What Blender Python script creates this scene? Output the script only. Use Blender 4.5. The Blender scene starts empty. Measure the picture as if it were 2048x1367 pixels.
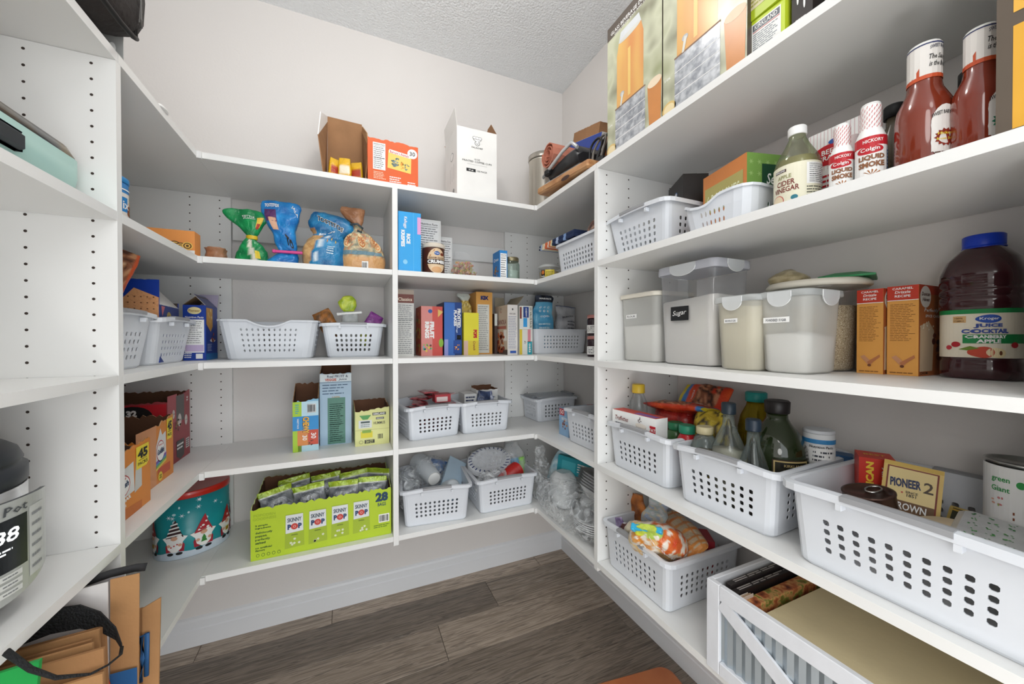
import bpy, bmesh, math, random
from math import sin, cos, pi, radians
from mathutils import Vector, Matrix, noise, Euler
random.seed(7)
sc = bpy.context.scene
COL = sc.collection
# ------------------------------------------------------------------ camera, world, lights, exposure
cam_d = bpy.data.cameras.new('camera'); cam = bpy.data.objects.new('camera', cam_d); COL.objects.link(cam)
sc.camera = cam
cam.location = (0, 0, 1.2326)
cam.rotation_euler = (Matrix.Rotation(-.4143, 4, 'Z') @ Matrix.Rotation(pi/2 - .0087, 4, 'X') @ Matrix.Rotation(-.0012, 4, 'Z')).to_euler()
cam_d.sensor_width = 36; cam_d.lens = 741.45/2048*36; cam_d.clip_start = .02
wd = bpy.data.worlds.new('world'); sc.world = wd; wd.use_nodes = True
wd.node_tree.nodes['Background'].inputs[0].default_value = (.93, .97, 1.0, 1)
wd.node_tree.nodes['Background'].inputs[1].default_value = 2.0
def lamp(name, loc, size, watts, col, rot=(0, 0, 0), shape='DISK'):
    d = bpy.data.lights.new(name, 'AREA'); d.shape = shape; d.size = size; d.energy = watts; d.color = col
    o = bpy.data.objects.new(name, d); COL.objects.link(o); o.location = loc; o.rotation_euler = rot; return o
def bulb(name, loc, r, watts, col):
    d = bpy.data.lights.new(name, 'POINT'); d.shadow_soft_size = r; d.energy = watts; d.color = col
    o = bpy.data.objects.new(name, d); COL.objects.link(o); o.location = loc
bulb('ceiling_globe_light', (.2, .98, 2.50), .07, 7, (1.0, .965, .92))
bulb('added_overhead_fill_light', (.1, -.55, 2.45), .14, 3, (1.0, .97, .94))  # unseen overhead lamp behind the camera, added as fill
for zl, wl in ((.45, 9.5), (1.25, 4.6), (1.95, 4.6)): bulb('photo_fill_light', (.06, -.22, zl), .16, wl, (1.0, .99, .97))
vs = sc.view_settings; vs.view_transform = 'Standard'; vs.look = 'None'; vs.exposure = 0.2; vs.gamma = 1; vs.use_curve_mapping = False

# ------------------------------------------------------------------ materials
def lin(c):
    if isinstance(c, str):
        c = c.lstrip('#'); c = [int(c[i:i+2], 16)/255 for i in (0, 2, 4)]
    return tuple((x/12.92 if x <= .04045 else ((x+.055)/1.055)**2.4) for x in c[:3])
MC = {}
def C(col, r=.5, metal=0, alpha=1, coat=0, bump=0, bscale=60, var=.05, vscale=9, trans=0, ior=1.45):
    key = (str(col), r, metal, alpha, coat, bump, bscale, var, vscale, trans)
    if key in MC: return MC[key]
    m = bpy.data.materials.new('m_%03d' % len(MC)); m.use_nodes = True; MC[key] = m
    nt = m.node_tree; b = nt.nodes['Principled BSDF']; c = lin(col)
    b.inputs['Roughness'].default_value = r; b.inputs['Metallic'].default_value = metal; b.inputs['Alpha'].default_value = alpha
    b.inputs['Coat Weight'].default_value = coat; b.inputs['Transmission Weight'].default_value = trans; b.inputs['IOR'].default_value = ior
    tc = nt.nodes.new('ShaderNodeTexCoord')
    if var:
        n = nt.nodes.new('ShaderNodeTexNoise'); n.inputs['Scale'].default_value = vscale; n.inputs['Detail'].default_value = 3
        rp = nt.nodes.new('ShaderNodeValToRGB')
        rp.color_ramp.elements[0].position = .3; rp.color_ramp.elements[1].position = .7
        rp.color_ramp.elements[0].color = tuple(x*(1-var) for x in c)+(1,); rp.color_ramp.elements[1].color = tuple(min(1, x*(1+var*.5)) for x in c)+(1,)
        nt.links.new(tc.outputs['Object'], n.inputs['Vector']); nt.links.new(n.outputs['Fac'], rp.inputs['Fac']); nt.links.new(rp.outputs['Color'], b.inputs['Base Color'])
    else: b.inputs['Base Color'].default_value = c+(1,)
    if bump:
        n2 = nt.nodes.new('ShaderNodeTexNoise'); n2.inputs['Scale'].default_value = bscale; n2.inputs['Detail'].default_value = 4
        bp = nt.nodes.new('ShaderNodeBump'); bp.inputs['Strength'].default_value = bump; bp.inputs['Distance'].default_value = .01
        nt.links.new(tc.outputs['Object'], n2.inputs['Vector']); nt.links.new(n2.outputs['Fac'], bp.inputs['Height']); nt.links.new(bp.outputs['Normal'], b.inputs['Normal'])
    return m
def VC(r=.3, metal=0, alpha=1, coat=0, bump=.5, bscale=38):
    key = ('VC', r, metal, alpha, coat, bump, bscale)
    if key in MC: return MC[key]
    m = bpy.data.materials.new('film_%03d' % len(MC)); m.use_nodes = True; MC[key] = m
    nt = m.node_tree; b = nt.nodes['Principled BSDF']
    a = nt.nodes.new('ShaderNodeAttribute'); a.attribute_name = 'Col'; nt.links.new(a.outputs['Color'], b.inputs['Base Color'])
    b.inputs['Roughness'].default_value = r; b.inputs['Metallic'].default_value = metal; b.inputs['Alpha'].default_value = alpha; b.inputs['Coat Weight'].default_value = coat
    if bump:
        tc = nt.nodes.new('ShaderNodeTexCoord'); n2 = nt.nodes.new('ShaderNodeTexNoise'); n2.inputs['Scale'].default_value = bscale; n2.inputs['Detail'].default_value = 3
        n2.inputs['Distortion'].default_value = 1.2
        bp = nt.nodes.new('ShaderNodeBump'); bp.inputs['Strength'].default_value = bump; bp.inputs['Distance'].default_value = .01
        nt.links.new(tc.outputs['Object'], n2.inputs['Vector']); nt.links.new(n2.outputs['Fac'], bp.inputs['Height']); nt.links.new(bp.outputs['Normal'], b.inputs['Normal'])
    return m
def GLASS(tint='#f2f6f4', edge='#8f9a96', rough=.03, base=.04, key=None):
    k = ('GL', tint, edge, rough, base)
    if k in MC: return MC[k]
    m = bpy.data.materials.new('clear_%03d' % len(MC)); m.use_nodes = True; MC[k] = m; nt = m.node_tree; nt.nodes.clear()
    out = nt.nodes.new('ShaderNodeOutputMaterial'); mx = nt.nodes.new('ShaderNodeMixShader'); tr = nt.nodes.new('ShaderNodeBsdfTransparent'); gl = nt.nodes.new('ShaderNodeBsdfPrincipled')
    gl.inputs['Base Color'].default_value = lin(tint)+(1,); gl.inputs['Roughness'].default_value = rough; gl.inputs['Metallic'].default_value = .6
    lw = nt.nodes.new('ShaderNodeLayerWeight'); lw.inputs['Blend'].default_value = .35
    rp = nt.nodes.new('ShaderNodeValToRGB'); rp.color_ramp.elements[0].color = lin(tint)+(1,); rp.color_ramp.elements[1].color = lin(edge)+(1,); rp.color_ramp.elements[0].position = .25
    nt.links.new(lw.outputs['Facing'], rp.inputs['Fac']); nt.links.new(rp.outputs['Color'], tr.inputs['Color'])
    mr = nt.nodes.new('ShaderNodeMapRange'); mr.inputs['To Min'].default_value = base; mr.inputs['To Max'].default_value = .55
    nt.links.new(lw.outputs['Fresnel'], mr.inputs['Value']); nt.links.new(mr.outputs['Result'], mx.inputs['Fac'])
    nt.links.new(tr.outputs[0], mx.inputs[1]); nt.links.new(gl.outputs[0], mx.inputs[2]); nt.links.new(mx.outputs[0], out.inputs['Surface'])
    return m
def FILM(lo=.03, hi=.6, scale=30, key=None):
    k = ('FM', lo, hi, scale)
    if k in MC: return MC[k]
    m = bpy.data.materials.new('crinkled_%03d' % len(MC)); m.use_nodes = True; MC[k] = m; nt = m.node_tree; nt.nodes.clear()
    out = nt.nodes.new('ShaderNodeOutputMaterial'); mx = nt.nodes.new('ShaderNodeMixShader'); tr = nt.nodes.new('ShaderNodeBsdfTransparent'); gl = nt.nodes.new('ShaderNodeBsdfPrincipled')
    gl.inputs['Base Color'].default_value = (.85, .88, .9, 1); gl.inputs['Roughness'].default_value = .2; gl.inputs['Metallic'].default_value = 0
    tc = nt.nodes.new('ShaderNodeTexCoord'); n = nt.nodes.new('ShaderNodeTexNoise'); n.inputs['Scale'].default_value = scale; n.inputs['Detail'].default_value = 6; n.inputs['Distortion'].default_value = 2.5
    rp = nt.nodes.new('ShaderNodeValToRGB'); rp.color_ramp.elements[0].position = .42; rp.color_ramp.elements[0].color = (lo, lo, lo, 1); rp.color_ramp.elements[1].position = .66; rp.color_ramp.elements[1].color = (hi, hi, hi, 1)
    bp = nt.nodes.new('ShaderNodeBump'); bp.inputs['Strength'].default_value = 1; bp.inputs['Distance'].default_value = .02
    nt.links.new(tc.outputs['Object'], n.inputs['Vector']); nt.links.new(n.outputs['Fac'], rp.inputs['Fac']); nt.links.new(n.outputs['Fac'], bp.inputs['Height']); nt.links.new(bp.outputs['Normal'], gl.inputs['Normal'])
    nt.links.new(rp.outputs['Color'], mx.inputs['Fac']); nt.links.new(tr.outputs[0], mx.inputs[1]); nt.links.new(gl.outputs[0], mx.inputs[2]); nt.links.new(mx.outputs[0], out.inputs['Surface'])
    return m
def ramp_mat(cols, scale=(1, 1, 1), nscale=5, r=.5, detail=6, dist=0, pos=None, kind='noise', bump=0, rnd=0, metal=0):
    m = bpy.data.materials.new('pattern_%03d' % random.randrange(999)); m.use_nodes = True; nt = m.node_tree; b = nt.nodes['Principled BSDF']
    b.inputs['Roughness'].default_value = r; b.inputs['Metallic'].default_value = metal
    tc = nt.nodes.new('ShaderNodeTexCoord'); mp = nt.nodes.new('ShaderNodeMapping'); mp.inputs['Scale'].default_value = scale
    nt.links.new(tc.outputs['Object'], mp.inputs['Vector'])
    if kind == 'voronoi':
        n = nt.nodes.new('ShaderNodeTexVoronoi'); out = n.outputs['Distance']
    else:
        n = nt.nodes.new('ShaderNodeTexNoise'); n.inputs['Detail'].default_value = detail; n.inputs['Distortion'].default_value = dist; out = n.outputs['Fac']
    n.inputs['Scale'].default_value = nscale
    vec = mp.outputs['Vector']
    if rnd:
        oi = nt.nodes.new('ShaderNodeObjectInfo'); ad = nt.nodes.new('ShaderNodeVectorMath'); ad.operation = 'ADD'
        mu = nt.nodes.new('ShaderNodeMath'); mu.operation = 'MULTIPLY'; mu.inputs[1].default_value = 40; nt.links.new(oi.outputs['Random'], mu.inputs[0])
        nt.links.new(vec, ad.inputs[0]); nt.links.new(mu.outputs[0], ad.inputs[1]); vec = ad.outputs[0]
    nt.links.new(vec, n.inputs['Vector'])
    rp = nt.nodes.new('ShaderNodeValToRGB'); e = rp.color_ramp.elements
    while len(e) < len(cols): e.new(.5)
    pos = pos or [i/(len(cols)-1) for i in range(len(cols))]
    for i, cc in enumerate(cols): e[i].position = pos[i]; e[i].color = lin(cc)+(1,)
    nt.links.new(out, rp.inputs['Fac'])
    last = rp.outputs['Color']
    if rnd:
        hs = nt.nodes.new('ShaderNodeHueSaturation'); mr = nt.nodes.new('ShaderNodeMapRange'); mr.inputs['To Min'].default_value = 1-rnd; mr.inputs['To Max'].default_value = 1+rnd
        nt.links.new(oi.outputs['Random'], mr.inputs['Value']); nt.links.new(mr.outputs['Result'], hs.inputs['Value']); nt.links.new(last, hs.inputs['Color']); last = hs.outputs['Color']
    nt.links.new(last, b.inputs['Base Color'])
    if bump:
        bp = nt.nodes.new('ShaderNodeBump'); bp.inputs['Strength'].default_value = bump; bp.inputs['Distance'].default_value = .004
        nt.links.new(out, bp.inputs['Height']); nt.links.new(bp.outputs['Normal'], b.inputs['Normal'])
    return m

WHITE = C('#ececea', .38, var=.015, vscale=3)
WHITE2 = C('#e4e4e3', .45, var=.02)
WALL = C('#e0dcd9', .9, bump=.05, bscale=120, var=.02, vscale=2)
NOOK = C('#d6d5d3', .9, bump=.05, bscale=120, var=.02, vscale=2)
CEIL = C('#f1f4f6', .95, bump=.8, bscale=110, var=.03, vscale=2)
TRIM = C('#e3e5e8', .4, var=.01)
PLA = C('#dde1e7', .32, var=.012)        # white basket plastic
GRIP = C('#9a9b9e', .45, var=.04)
BRN = C('#9b7350', .85, bump=.1, bscale=30, var=.12, vscale=14)
BRND = C('#6d4a35', .85, bump=.1, bscale=30, var=.12, vscale=14)
KRAFT = C('#b98f64', .85, bump=.1, bscale=25, var=.1, vscale=12)
BLK = C('#17181a', .5); W_ = C('#f4f4f2', .5, var=.01); RED = C('#c0202c', .45); GRY = C('#8b8f93', .5); HOLE = C('#3a302a', .9)
STEEL = C('#b9b9b6', .25, metal=1); FOIL = ramp_mat(['#8a8c8c', '#d8dadb', '#6d6f70', '#eef0f0'], nscale=26, r=.25, metal=.7, bump=.5)
CLEAR = GLASS('#ffffff', '#f0f2f6', .12, .04); CLEAR2 = C('#e8ecec', .3, alpha=.42, var=0); FROST = C('#dcdcd4', .4, alpha=.62, var=0)

# ------------------------------------------------------------------ mesh builder
class M:
    def __init__(s): s.v = []; s.f = []; s.fm = []; s.sm = []; s.mats = []; s.vc = None
    def mi(s, m):
        if m not in s.mats: s.mats.append(m)
        return s.mats.index(m)
    def poly(s, pts, mat, sm=False):
        n = len(s.v); s.v += [tuple(p) for p in pts]; s.f.append(list(range(n, n+len(pts)))); s.fm.append(s.mi(mat)); s.sm.append(sm)
    def box(s, x0, x1, y0, y1, z0, z1, mat, top=None, bev=0):
        n = len(s.v); k = s.mi(mat)
        if bev:
            b = min(bev, (x1-x0)/2.1, (y1-y0)/2.1, (z1-z0)/2.1)
            rings = []
            for z, i in ((z0, b), (z0+b, 0), (z1-b, 0), (z1, b)):
                a0, a1, c0, c1 = x0+i, x1-i, y0+i, y1-i
                rings.append([(a0+b, c0, z), (a1-b, c0, z), (a1, c0+b, z), (a1, c1-b, z), (a1-b, c1, z), (a0+b, c1, z), (a0, c1-b, z), (a0, c0+b, z)])
            s.loft(rings, mat, sm=False); return
        s.v += [(x0, y0, z0), (x1, y0, z0), (x1, y1, z0), (x0, y1, z0), (x0, y0, z1), (x1, y0, z1), (x1, y1, z1), (x0, y1, z1)]
        for q in ((0, 3, 2, 1), (4, 5, 6, 7), (0, 1, 5, 4), (1, 2, 6, 5), (2, 3, 7, 6), (3, 0, 4, 7)):
            s.f.append([n+i for i in q]); s.fm.append(k); s.sm.append(False)
        if top: s.fm[-5] = s.mi(top)
    def loft(s, rings, mat, cap=(1, 1), sm=True, wrap=False, mf=None):
        n = len(s.v); k = s.mi(mat); c = len(rings[0])
        for r in rings: s.v += [tuple(p) for p in r]
        R = len(rings)
        for j in range(R if wrap else R-1):
            kk = s.mi(mf(j)) if mf else k
            for i in range(c):
                a = n+j*c+i; b = n+j*c+(i+1) % c; d = n+((j+1) % R)*c+i; e = n+((j+1) % R)*c+(i+1) % c
                s.f.append([a, b, e, d]); s.fm.append(kk); s.sm.append(sm)
        if not wrap:
            if cap[0]: s.f.append([n+i for i in range(c)][::-1]); s.fm.append(s.mi(mf(0)) if mf else k); s.sm.append(False)
            if cap[1]: s.f.append([n+(R-1)*c+i for i in range(c)]); s.fm.append(s.mi(mf(R-2)) if mf else k); s.sm.append(False)
    def lathe(s, prof, mat, seg=28, cx=0, cy=0, sx=1, sy=1, cap=(1, 1), sq=2, mf=None, sm=True):
        rings = []
        for r, z in prof:
            rings.append([(cx+sx*r*sgp(cos(2*pi*i/seg), 2/sq), cy+sy*r*sgp(sin(2*pi*i/seg), 2/sq), z) for i in range(seg)])
        s.loft(rings, mat, cap, sm, mf=mf)
    def tube(s, path, r, mat, n=8, cap=True, flat=1):
        P = [Vector(p) for p in path]; rings = []
        up = Vector((0, 0, 1))
        for i, p in enumerate(P):
            t = (P[min(i+1, len(P)-1)]-P[max(i-1, 0)]).normalized()
            a = t.cross(up)
            if a.length < .1: a = t.cross(Vector((1, 0, 0)))
            a.normalize(); b = t.cross(a)
            rr = r[i] if isinstance(r, (list, tuple)) else r
            rings.append([p+a*rr*cos(2*pi*k/n)+b*rr*flat*sin(2*pi*k/n) for k in range(n)])
        s.loft(rings, mat, (cap, cap))
    def build(s, name, parent=None, loc=None, rot=None):
        me = bpy.data.meshes.new(name); me.from_pydata(s.v, [], s.f)
        for m in s.mats: me.materials.append(m)
        me.polygons.foreach_set('material_index', s.fm); me.polygons.foreach_set('use_smooth', s.sm)
        if s.vc:
            a = me.color_attributes.new('Col', 'FLOAT_COLOR', 'POINT')
            vc = s.vc+[(.8, .8, .8)]*(len(s.v)-len(s.vc))
            a.data.foreach_set('color', [x for c in vc for x in (c[0], c[1], c[2], 1)])
        me.update()
        o = bpy.data.objects.new(name, me); COL.objects.link(o)
        if parent: o.parent = parent
        if loc is not None: o.location = loc
        if rot is not None: o.rotation_euler = rot if isinstance(rot, (tuple, Euler)) else (0, 0, rot)
        return o
def sgp(x, e): return math.copysign(abs(x)**e, x)
def tag(o, label, cat, group=None):
    o['label'] = label; o['category'] = cat
    if group: o['group'] = group
    return o
def thing(name, label, cat, loc, rot=0, group=None):
    o = bpy.data.objects.new(name, None); COL.objects.link(o); o.location = loc; o.empty_display_size = .05
    o.rotation_euler = rot if isinstance(rot, tuple) else (0, 0, rot)
    return tag(o, label, cat, group)
def stru(o): o['kind'] = 'structure'; return o
# surfaces for flat print: S(u, v, layer)
class Pl:
    def __init__(s, o, U, V): s.o = Vector(o); s.U = Vector(U); s.V = Vector(V); s.n = s.U.cross(s.V).normalized(); s.flat = True
    def __call__(s, u, v, h): return s.o+s.U*u+s.V*v+s.n*(.00025+.00025*h)
class Cy:   # cylinder of radius r about (cx, cy): u along the arc from the front (-y, turned by a0), v up
    def __init__(s, r, cx=0, cy=0, a0=0, z0=0, rf=None): s.r = r; s.c = (cx, cy); s.a0 = a0; s.z0 = z0; s.rf = rf; s.flat = False
    def __call__(s, u, v, h):
        a = -pi/2+s.a0+u/s.r; r = (s.rf(v) if s.rf else s.r)+.0005+.0003*h
        return Vector((s.c[0]+r*cos(a), s.c[1]+r*sin(a), s.z0+v))
def bf(w, d, h):  # faces of a box standing on its base centre
    return dict(front=Pl((-w/2, -d/2, 0), (1, 0, 0), (0, 0, 1)), right=Pl((w/2, -d/2, 0), (0, 1, 0), (0, 0, 1)),
                left=Pl((-w/2, d/2, 0), (0, -1, 0), (0, 0, 1)), back=Pl((w/2, d/2, 0), (-1, 0, 0), (0, 0, 1)), top=Pl((-w/2, -d/2, h), (1, 0, 0), (0, 1, 0)))
def pg(m, S, pts, mat, l=0): m.poly([S(u, v, l) for u, v in pts], mat)
def rc(m, S, u0, v0, u1, v1, mat, l=0):
    if S.flat: pg(m, S, [(u0, v0), (u1, v0), (u1, v1), (u0, v1)], mat, l); return
    n = max(1, int(abs(u1-u0)/.006)); k = max(1, int(abs(v1-v0)/.02))
    for i in range(n):
        for j in range(k):
            a, b = u0+(u1-u0)*i/n, u0+(u1-u0)*(i+1)/n; c, d = v0+(v1-v0)*j/k, v0+(v1-v0)*(j+1)/k
            pg(m, S, [(a, c), (b, c), (b, d), (a, d)], mat, l)
def el(m, S, cu, cv, ru, rv, mat, l=0, n=20):
    if S.flat: pg(m, S, [(cu+ru*cos(2*pi*i/n), cv+rv*sin(2*pi*i/n)) for i in range(n)], mat, l); return
    k = 10
    for j in range(k):   # vertical strips keep to the curve
        a0, a1 = pi-pi*j/k, pi-pi*(j+1)/k
        pg(m, S, [(cu+ru*cos(a0), cv-rv*sin(a0)), (cu+ru*cos(a1), cv-rv*sin(a1)), (cu+ru*cos(a1), cv+rv*sin(a1)), (cu+ru*cos(a0), cv+rv*sin(a0))], mat, l)
TXT = {}
def tmesh(s, bold, shear):
    k = (s, bold, shear)
    if k not in TXT:
        c = bpy.data.curves.new('t', 'FONT'); c.body = s; c.resolution_u = 1 if len(s) > 8 else 2; c.offset = bold; c.shear = shear; c.fill_mode = 'BOTH'; c.extrude = 0
        o = bpy.data.objects.new('t', c); COL.objects.link(o); bpy.context.view_layer.update()
        me = bpy.data.meshes.new_from_object(o)
        me.calc_loop_triangles()
        v = [(p.co.x, p.co.y) for p in me.vertices]; t = [tuple(x.vertices) for x in me.loop_triangles]
        tt = []
        for a, b, d in t:
            A, B, D = v[a], v[b], v[d]
            cr = (B[0]-A[0])*(D[1]-A[1])-(B[1]-A[1])*(D[0]-A[0])
            tt.append((a, b, d) if cr > 0 else (a, d, b))
        bpy.data.objects.remove(o); bpy.data.curves.remove(c); bpy.data.meshes.remove(me)
        xs = [p[0] for p in v]; ys = [p[1] for p in v]
        TXT[k] = (v, tt, (min(xs), max(xs), min(ys), max(ys)))
    return TXT[k]
def tx(m, S, s, cu, cv, hgt, mat, w=None, rot=0, l=2, bold=0.015, shear=0, arc=0):
    v, t, (x0, x1, y0, y1) = tmesh(s, bold, shear)
    sy = hgt/(y1-y0); sx = sy if w is None else w/(x1-x0)
    ca, sa = cos(radians(rot)), sin(radians(rot)); n = len(m.v); k = m.mi(mat)
    for x, y in v:
        a = (x-(x0+x1)/2)*sx; b = (y-(y0+y1)/2)*sy
        if arc: b += arc*(1-(2*a/((x1-x0)*sx))**2)
        m.v.append(tuple(S(cu+a*ca-b*sa, cv+a*sa+b*ca, l)))
    for q in t: m.f.append([n+i for i in q]); m.fm.append(k); m.sm.append(False)
def small(m, S, u0, v0, u1, v1, n, mat, l=1, th=.45, ragged=.25, seed=1):   # rows of print too small to read
    R = random.Random(seed); dv = (v1-v0)/n
    for i in range(n):
        v = v1-dv*(i+.5); e = u1-(u1-u0)*R.random()*ragged; u = u0
        while u < e-.001:
            ww = min((u1-u0)*R.uniform(.1, .28), e-u)
            pg(m, S, [(u, v-dv*th/2), (u+ww, v-dv*th/2), (u+ww, v+dv*th/2), (u, v+dv*th/2)], mat, l); u += ww+(u1-u0)*.03
def facts(m, S, u0, v0, u1, v1, n=12, bg=None, ink=None, title=True, seed=3):
    ink = ink or C('#4a4d52'); bg = bg or W_; w = u1-u0; h = v1-v0
    rc(m, S, u0, v0, u1, v1, bg, 1)
    if title: tx(m, S, 'Nutrition Facts', (u0+u1)/2, v1-h*.06, h*.055, BLK, w=w*.88, l=3)
    rc(m, S, u0+w*.05, v1-h*.13, u1-w*.05, v1-h*.12, BLK, 2); rc(m, S, u0+w*.05, v0+h*.42, u1-w*.05, v0+h*.428, BLK, 2)
    small(m, S, u0+w*.06, v0+h*.03, u1-w*.06, v1-h*.15, n, ink, 2, .3, .35, seed)
def barcode(m, S, u0, v0, u1, v1, bg=W_):
    rc(m, S, u0, v0, u1, v1, bg, 1); R = random.Random(5); u = u0+(u1-u0)*.08
    while u < u1-(u1-u0)*.1:
        ww = (u1-u0)*R.choice((.02, .04, .06)); rc(m, S, u, v0+(v1-v0)*.12, u+ww, v1-(v1-v0)*.12, BLK, 2); u += ww+(u1-u0)*R.choice((.02, .05))
def star(m, S, cu, cv, r, mat, l=2, n=6, inner=.4, rot=0):
    pg(m, S, [(cu+(r if i % 2 == 0 else r*inner)*cos(pi*i/n+rot), cv+(r if i % 2 == 0 else r*inner)*sin(pi*i/n+rot)) for i in range(2*n)], mat, l)
def blob(m, S, cu, cv, r, cols, n=14, l=2, seed=0, ru=None, size=.28):
    R = random.Random(seed); ru = ru or r
    for i in range(n):
        a = R.uniform(0, 2*pi); q = R.random()**.5; s = R.uniform(.6, 1.2)*size*r
        el(m, S, cu+ru*q*cos(a), cv+r*q*sin(a), s*R.uniform(.6, 1.3), s*R.uniform(.6, 1.3), C(R.choice(cols), .5), l+i % 3, 8)
# placing on the three shelf runs: returns (loc, rotz, width)
SZ = {1: 1.832, 2: 1.499, 3: 1.157, 4: .8036, 5: .467}
XL, XD, XR, YF, YB, YL = -.4412, .1543, .7769, 1.4925, 1.88, 1.041
def PB(x0, x1, yf, d, z): return (((x0+x1)/2, yf+d/2, z), 0, x1-x0)
def PLf(y0, y1, xf, d, z): return ((xf-d/2, (y0+y1)/2, z), pi/2, y1-y0)
def PR(y1, y0, xf, d, z): return ((xf+d/2, (y0+y1)/2, z), -pi/2, y1-y0)

# ------------------------------------------------------------------ room
XWL, XWR, YNEAR, ZC = -.83, 1.15, -1.3, 2.665
def bx(name, x0, x1, y0, y1, z0, z1, mat, parent=None, bev=0):
    m = M(); m.box(x0, x1, y0, y1, z0, z1, mat, bev=bev); return m.build(name, parent)
stru(bx('wall_back', XWL-.1, XWR+.1, YB, YB+.1, 0, ZC, WALL))
stru(bx('wall_left', XWL-.1, XWL, YNEAR, YB, 0, ZC, WALL))
stru(bx('wall_right', XWR, XWR+.1, YNEAR, YB, 0, ZC, WALL))
stru(bx('ceiling', XWL-.1, XWR+.1, YNEAR, YB+.1, ZC, ZC+.08, CEIL))
fl = stru(bx('floor', XWL-.1, XWR+.1, YNEAR, YB+.1, -.05, -.004, C('#3b332d', .8)))
PLK = ramp_mat(['#62574f', '#918374', '#b0a192', '#74685d', '#c2b5a5'], scale=(1.3, 26, 1), nscale=3.4, r=.42, detail=10, dist=1.1, pos=[.25, .42, .52, .6, .78], bump=.2, rnd=.42)
row = 0; y1 = YB
yedges = [1.88, 1.775, 1.582, 1.389, 1.196, 1.003, .81, .617, .424, .231, .038, -.155, -.348, -.541, -.734, -.927, -1.12, -1.3]
joints = {0: [-.55, -.074, .95], 1: [.628], 2: [.345], 3: [1.09, -.2], 4: [.1], 5: [.75]}
mesh_cache = {}
for i in range(len(yedges)-1):
    js = joints.get(i, [(-.5+.47*i) % 1.7-.7]); xs = [XWL-.05]+sorted(js)+[XWR+.05]
    for a, b in zip(xs, xs[1:]):
        m = M(); m.box(a+.0009, b-.0009, yedges[i+1]+.0009, yedges[i]-.0009, -.006, 0, PLK, bev=.0012); m.build('plank', fl)
def baseboard(name, pts_fn, length):
    m = M(); prof = [(0, 0), (.016, 0), (.016, .066), (.0125, .070), (.0125, .098), (.008, .106), (.0, .112)]
    m.loft([[pts_fn(t, a, b) for a, b in prof] for t in (0, length)], TRIM, sm=False); return stru(m.build(name))
baseboard('baseboard_back', lambda t, a, b: (XWL+t, YB-a, b), XWR-XWL)
baseboard('baseboard_right', lambda t, a, b: (XWR-a, YNEAR+t, b), YB-YNEAR)
baseboard('baseboard_left', lambda t, a, b: (XWL+a, YNEAR+t, b), YB-YNEAR)

# ------------------------------------------------------------------ shelving
T = .0195
def holes(parent, cols, face, z0=.50, z1=1.80, r=.0028):
    m = M(); z = z0
    while z < z1:
        for c in cols:
            p = face(c, z); n = 8
            m.poly([p[0]+Vector(p[1])*r*cos(2*pi*i/n)+Vector((0, 0, 1))*r*sin(2*pi*i/n) for i in range(n)], HOLE)
        z += .032
    o = m.build('peg_holes', parent); o['kind'] = 'stuff'; return o
def bracket(parent, x, y, z, dx, dy):    # small metal angle under a shelf
    m = M(); m.box(-.008, .008, 0, .002, -.03, 0, STEEL); m.box(-.008, .008, 0, .022, -.002, 0, STEEL)
    m.lathe([(.0025, .0), (.0025, .0015)], GRY, 8); o = m.build('bracket', parent, (x, y, z), math.atan2(-dx, dy)); return o
Yn = .10
LU_ = thing('shelving_unit', 'white wall-hung shelving along the left wall, two bays of five shelves', 'shelving', (XL, YL, 0))
RU_ = thing('shelving_unit', 'white wall-hung shelving along the right wall, two bays of five shelves', 'shelving', (XR, YL, 0))
BU_ = thing('shelving_unit', 'white wall-hung shelving across the back wall with one centre divider', 'shelving', (XD, YF, 0))
def loc(o): o.location = -Vector(o.parent.location); return o
for U, x0, x1, xa, xb in ((LU_, XWL+.002, XL, XWL+.002, XL), (RU_, XR, XWR-.002, XR, XWR-.002)):
    for s in range(1, 6):
        z = SZ[s]
        if s == 1:
            loc(bx('shelf', x0, x1, Yn-.08, YL+.008, z-T, z, WHITE, U)); loc(bx('shelf', x0, x1, YL+.010, YB-.003, z-T, z, WHITE, U))
        else:
            loc(bx('shelf', x0, x1, Yn, YL-.001, z-T, z, WHITE, U)); loc(bx('shelf', x0, x1, YL+.0195, YB-.022, z-T, z, WHITE, U))
    loc(bx('divider_panel', xa, xb, YL, YL+.0185, .435, SZ[1]-T-.0006, WHITE, U))
    loc(bx('end_panel', xa, xb, YB-.0205, YB-.002, .435, SZ[1]-T-.0006, WHITE, U))
    loc(bx('end_panel', xa, xb, Yn-.0195, Yn-.001, .435, SZ[1]-T-.0006, WHITE, U))
sl = [XL-.037, XL-.133, XL-.33]; sr = [XR+.037, XR+.133, XR+.33]
for U, cols in ((LU_, sl), (RU_, sr)):
    loc(holes(U, cols, lambda c, z: (Vector((c, YL-.0004, z)), (1, 0, 0)), .515))
    loc(holes(U, cols, lambda c, z: (Vector((c, YB-.0209, z)), (1, 0, 0)), .515, r=.0026))
loc(bx('shelf', XL+.0005, XR-.0005, YF, YB-.003, SZ[1]-T, SZ[1], WHITE, BU_))
for s in range(2, 6):
    loc(bx('shelf', XL+.0005, XD-.0005, YF, YB-.003, SZ[s]-T, SZ[s], WHITE, BU_)); loc(bx('shelf', XD+.0200, XR-.0005, YF, YB-.003, SZ[s]-T, SZ[s], WHITE, BU_))
loc(bx('divider_panel', XD, XD+.0195, YF-.0015, YB-.003, .432, SZ[1]-T-.0006, WHITE, BU_))
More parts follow.
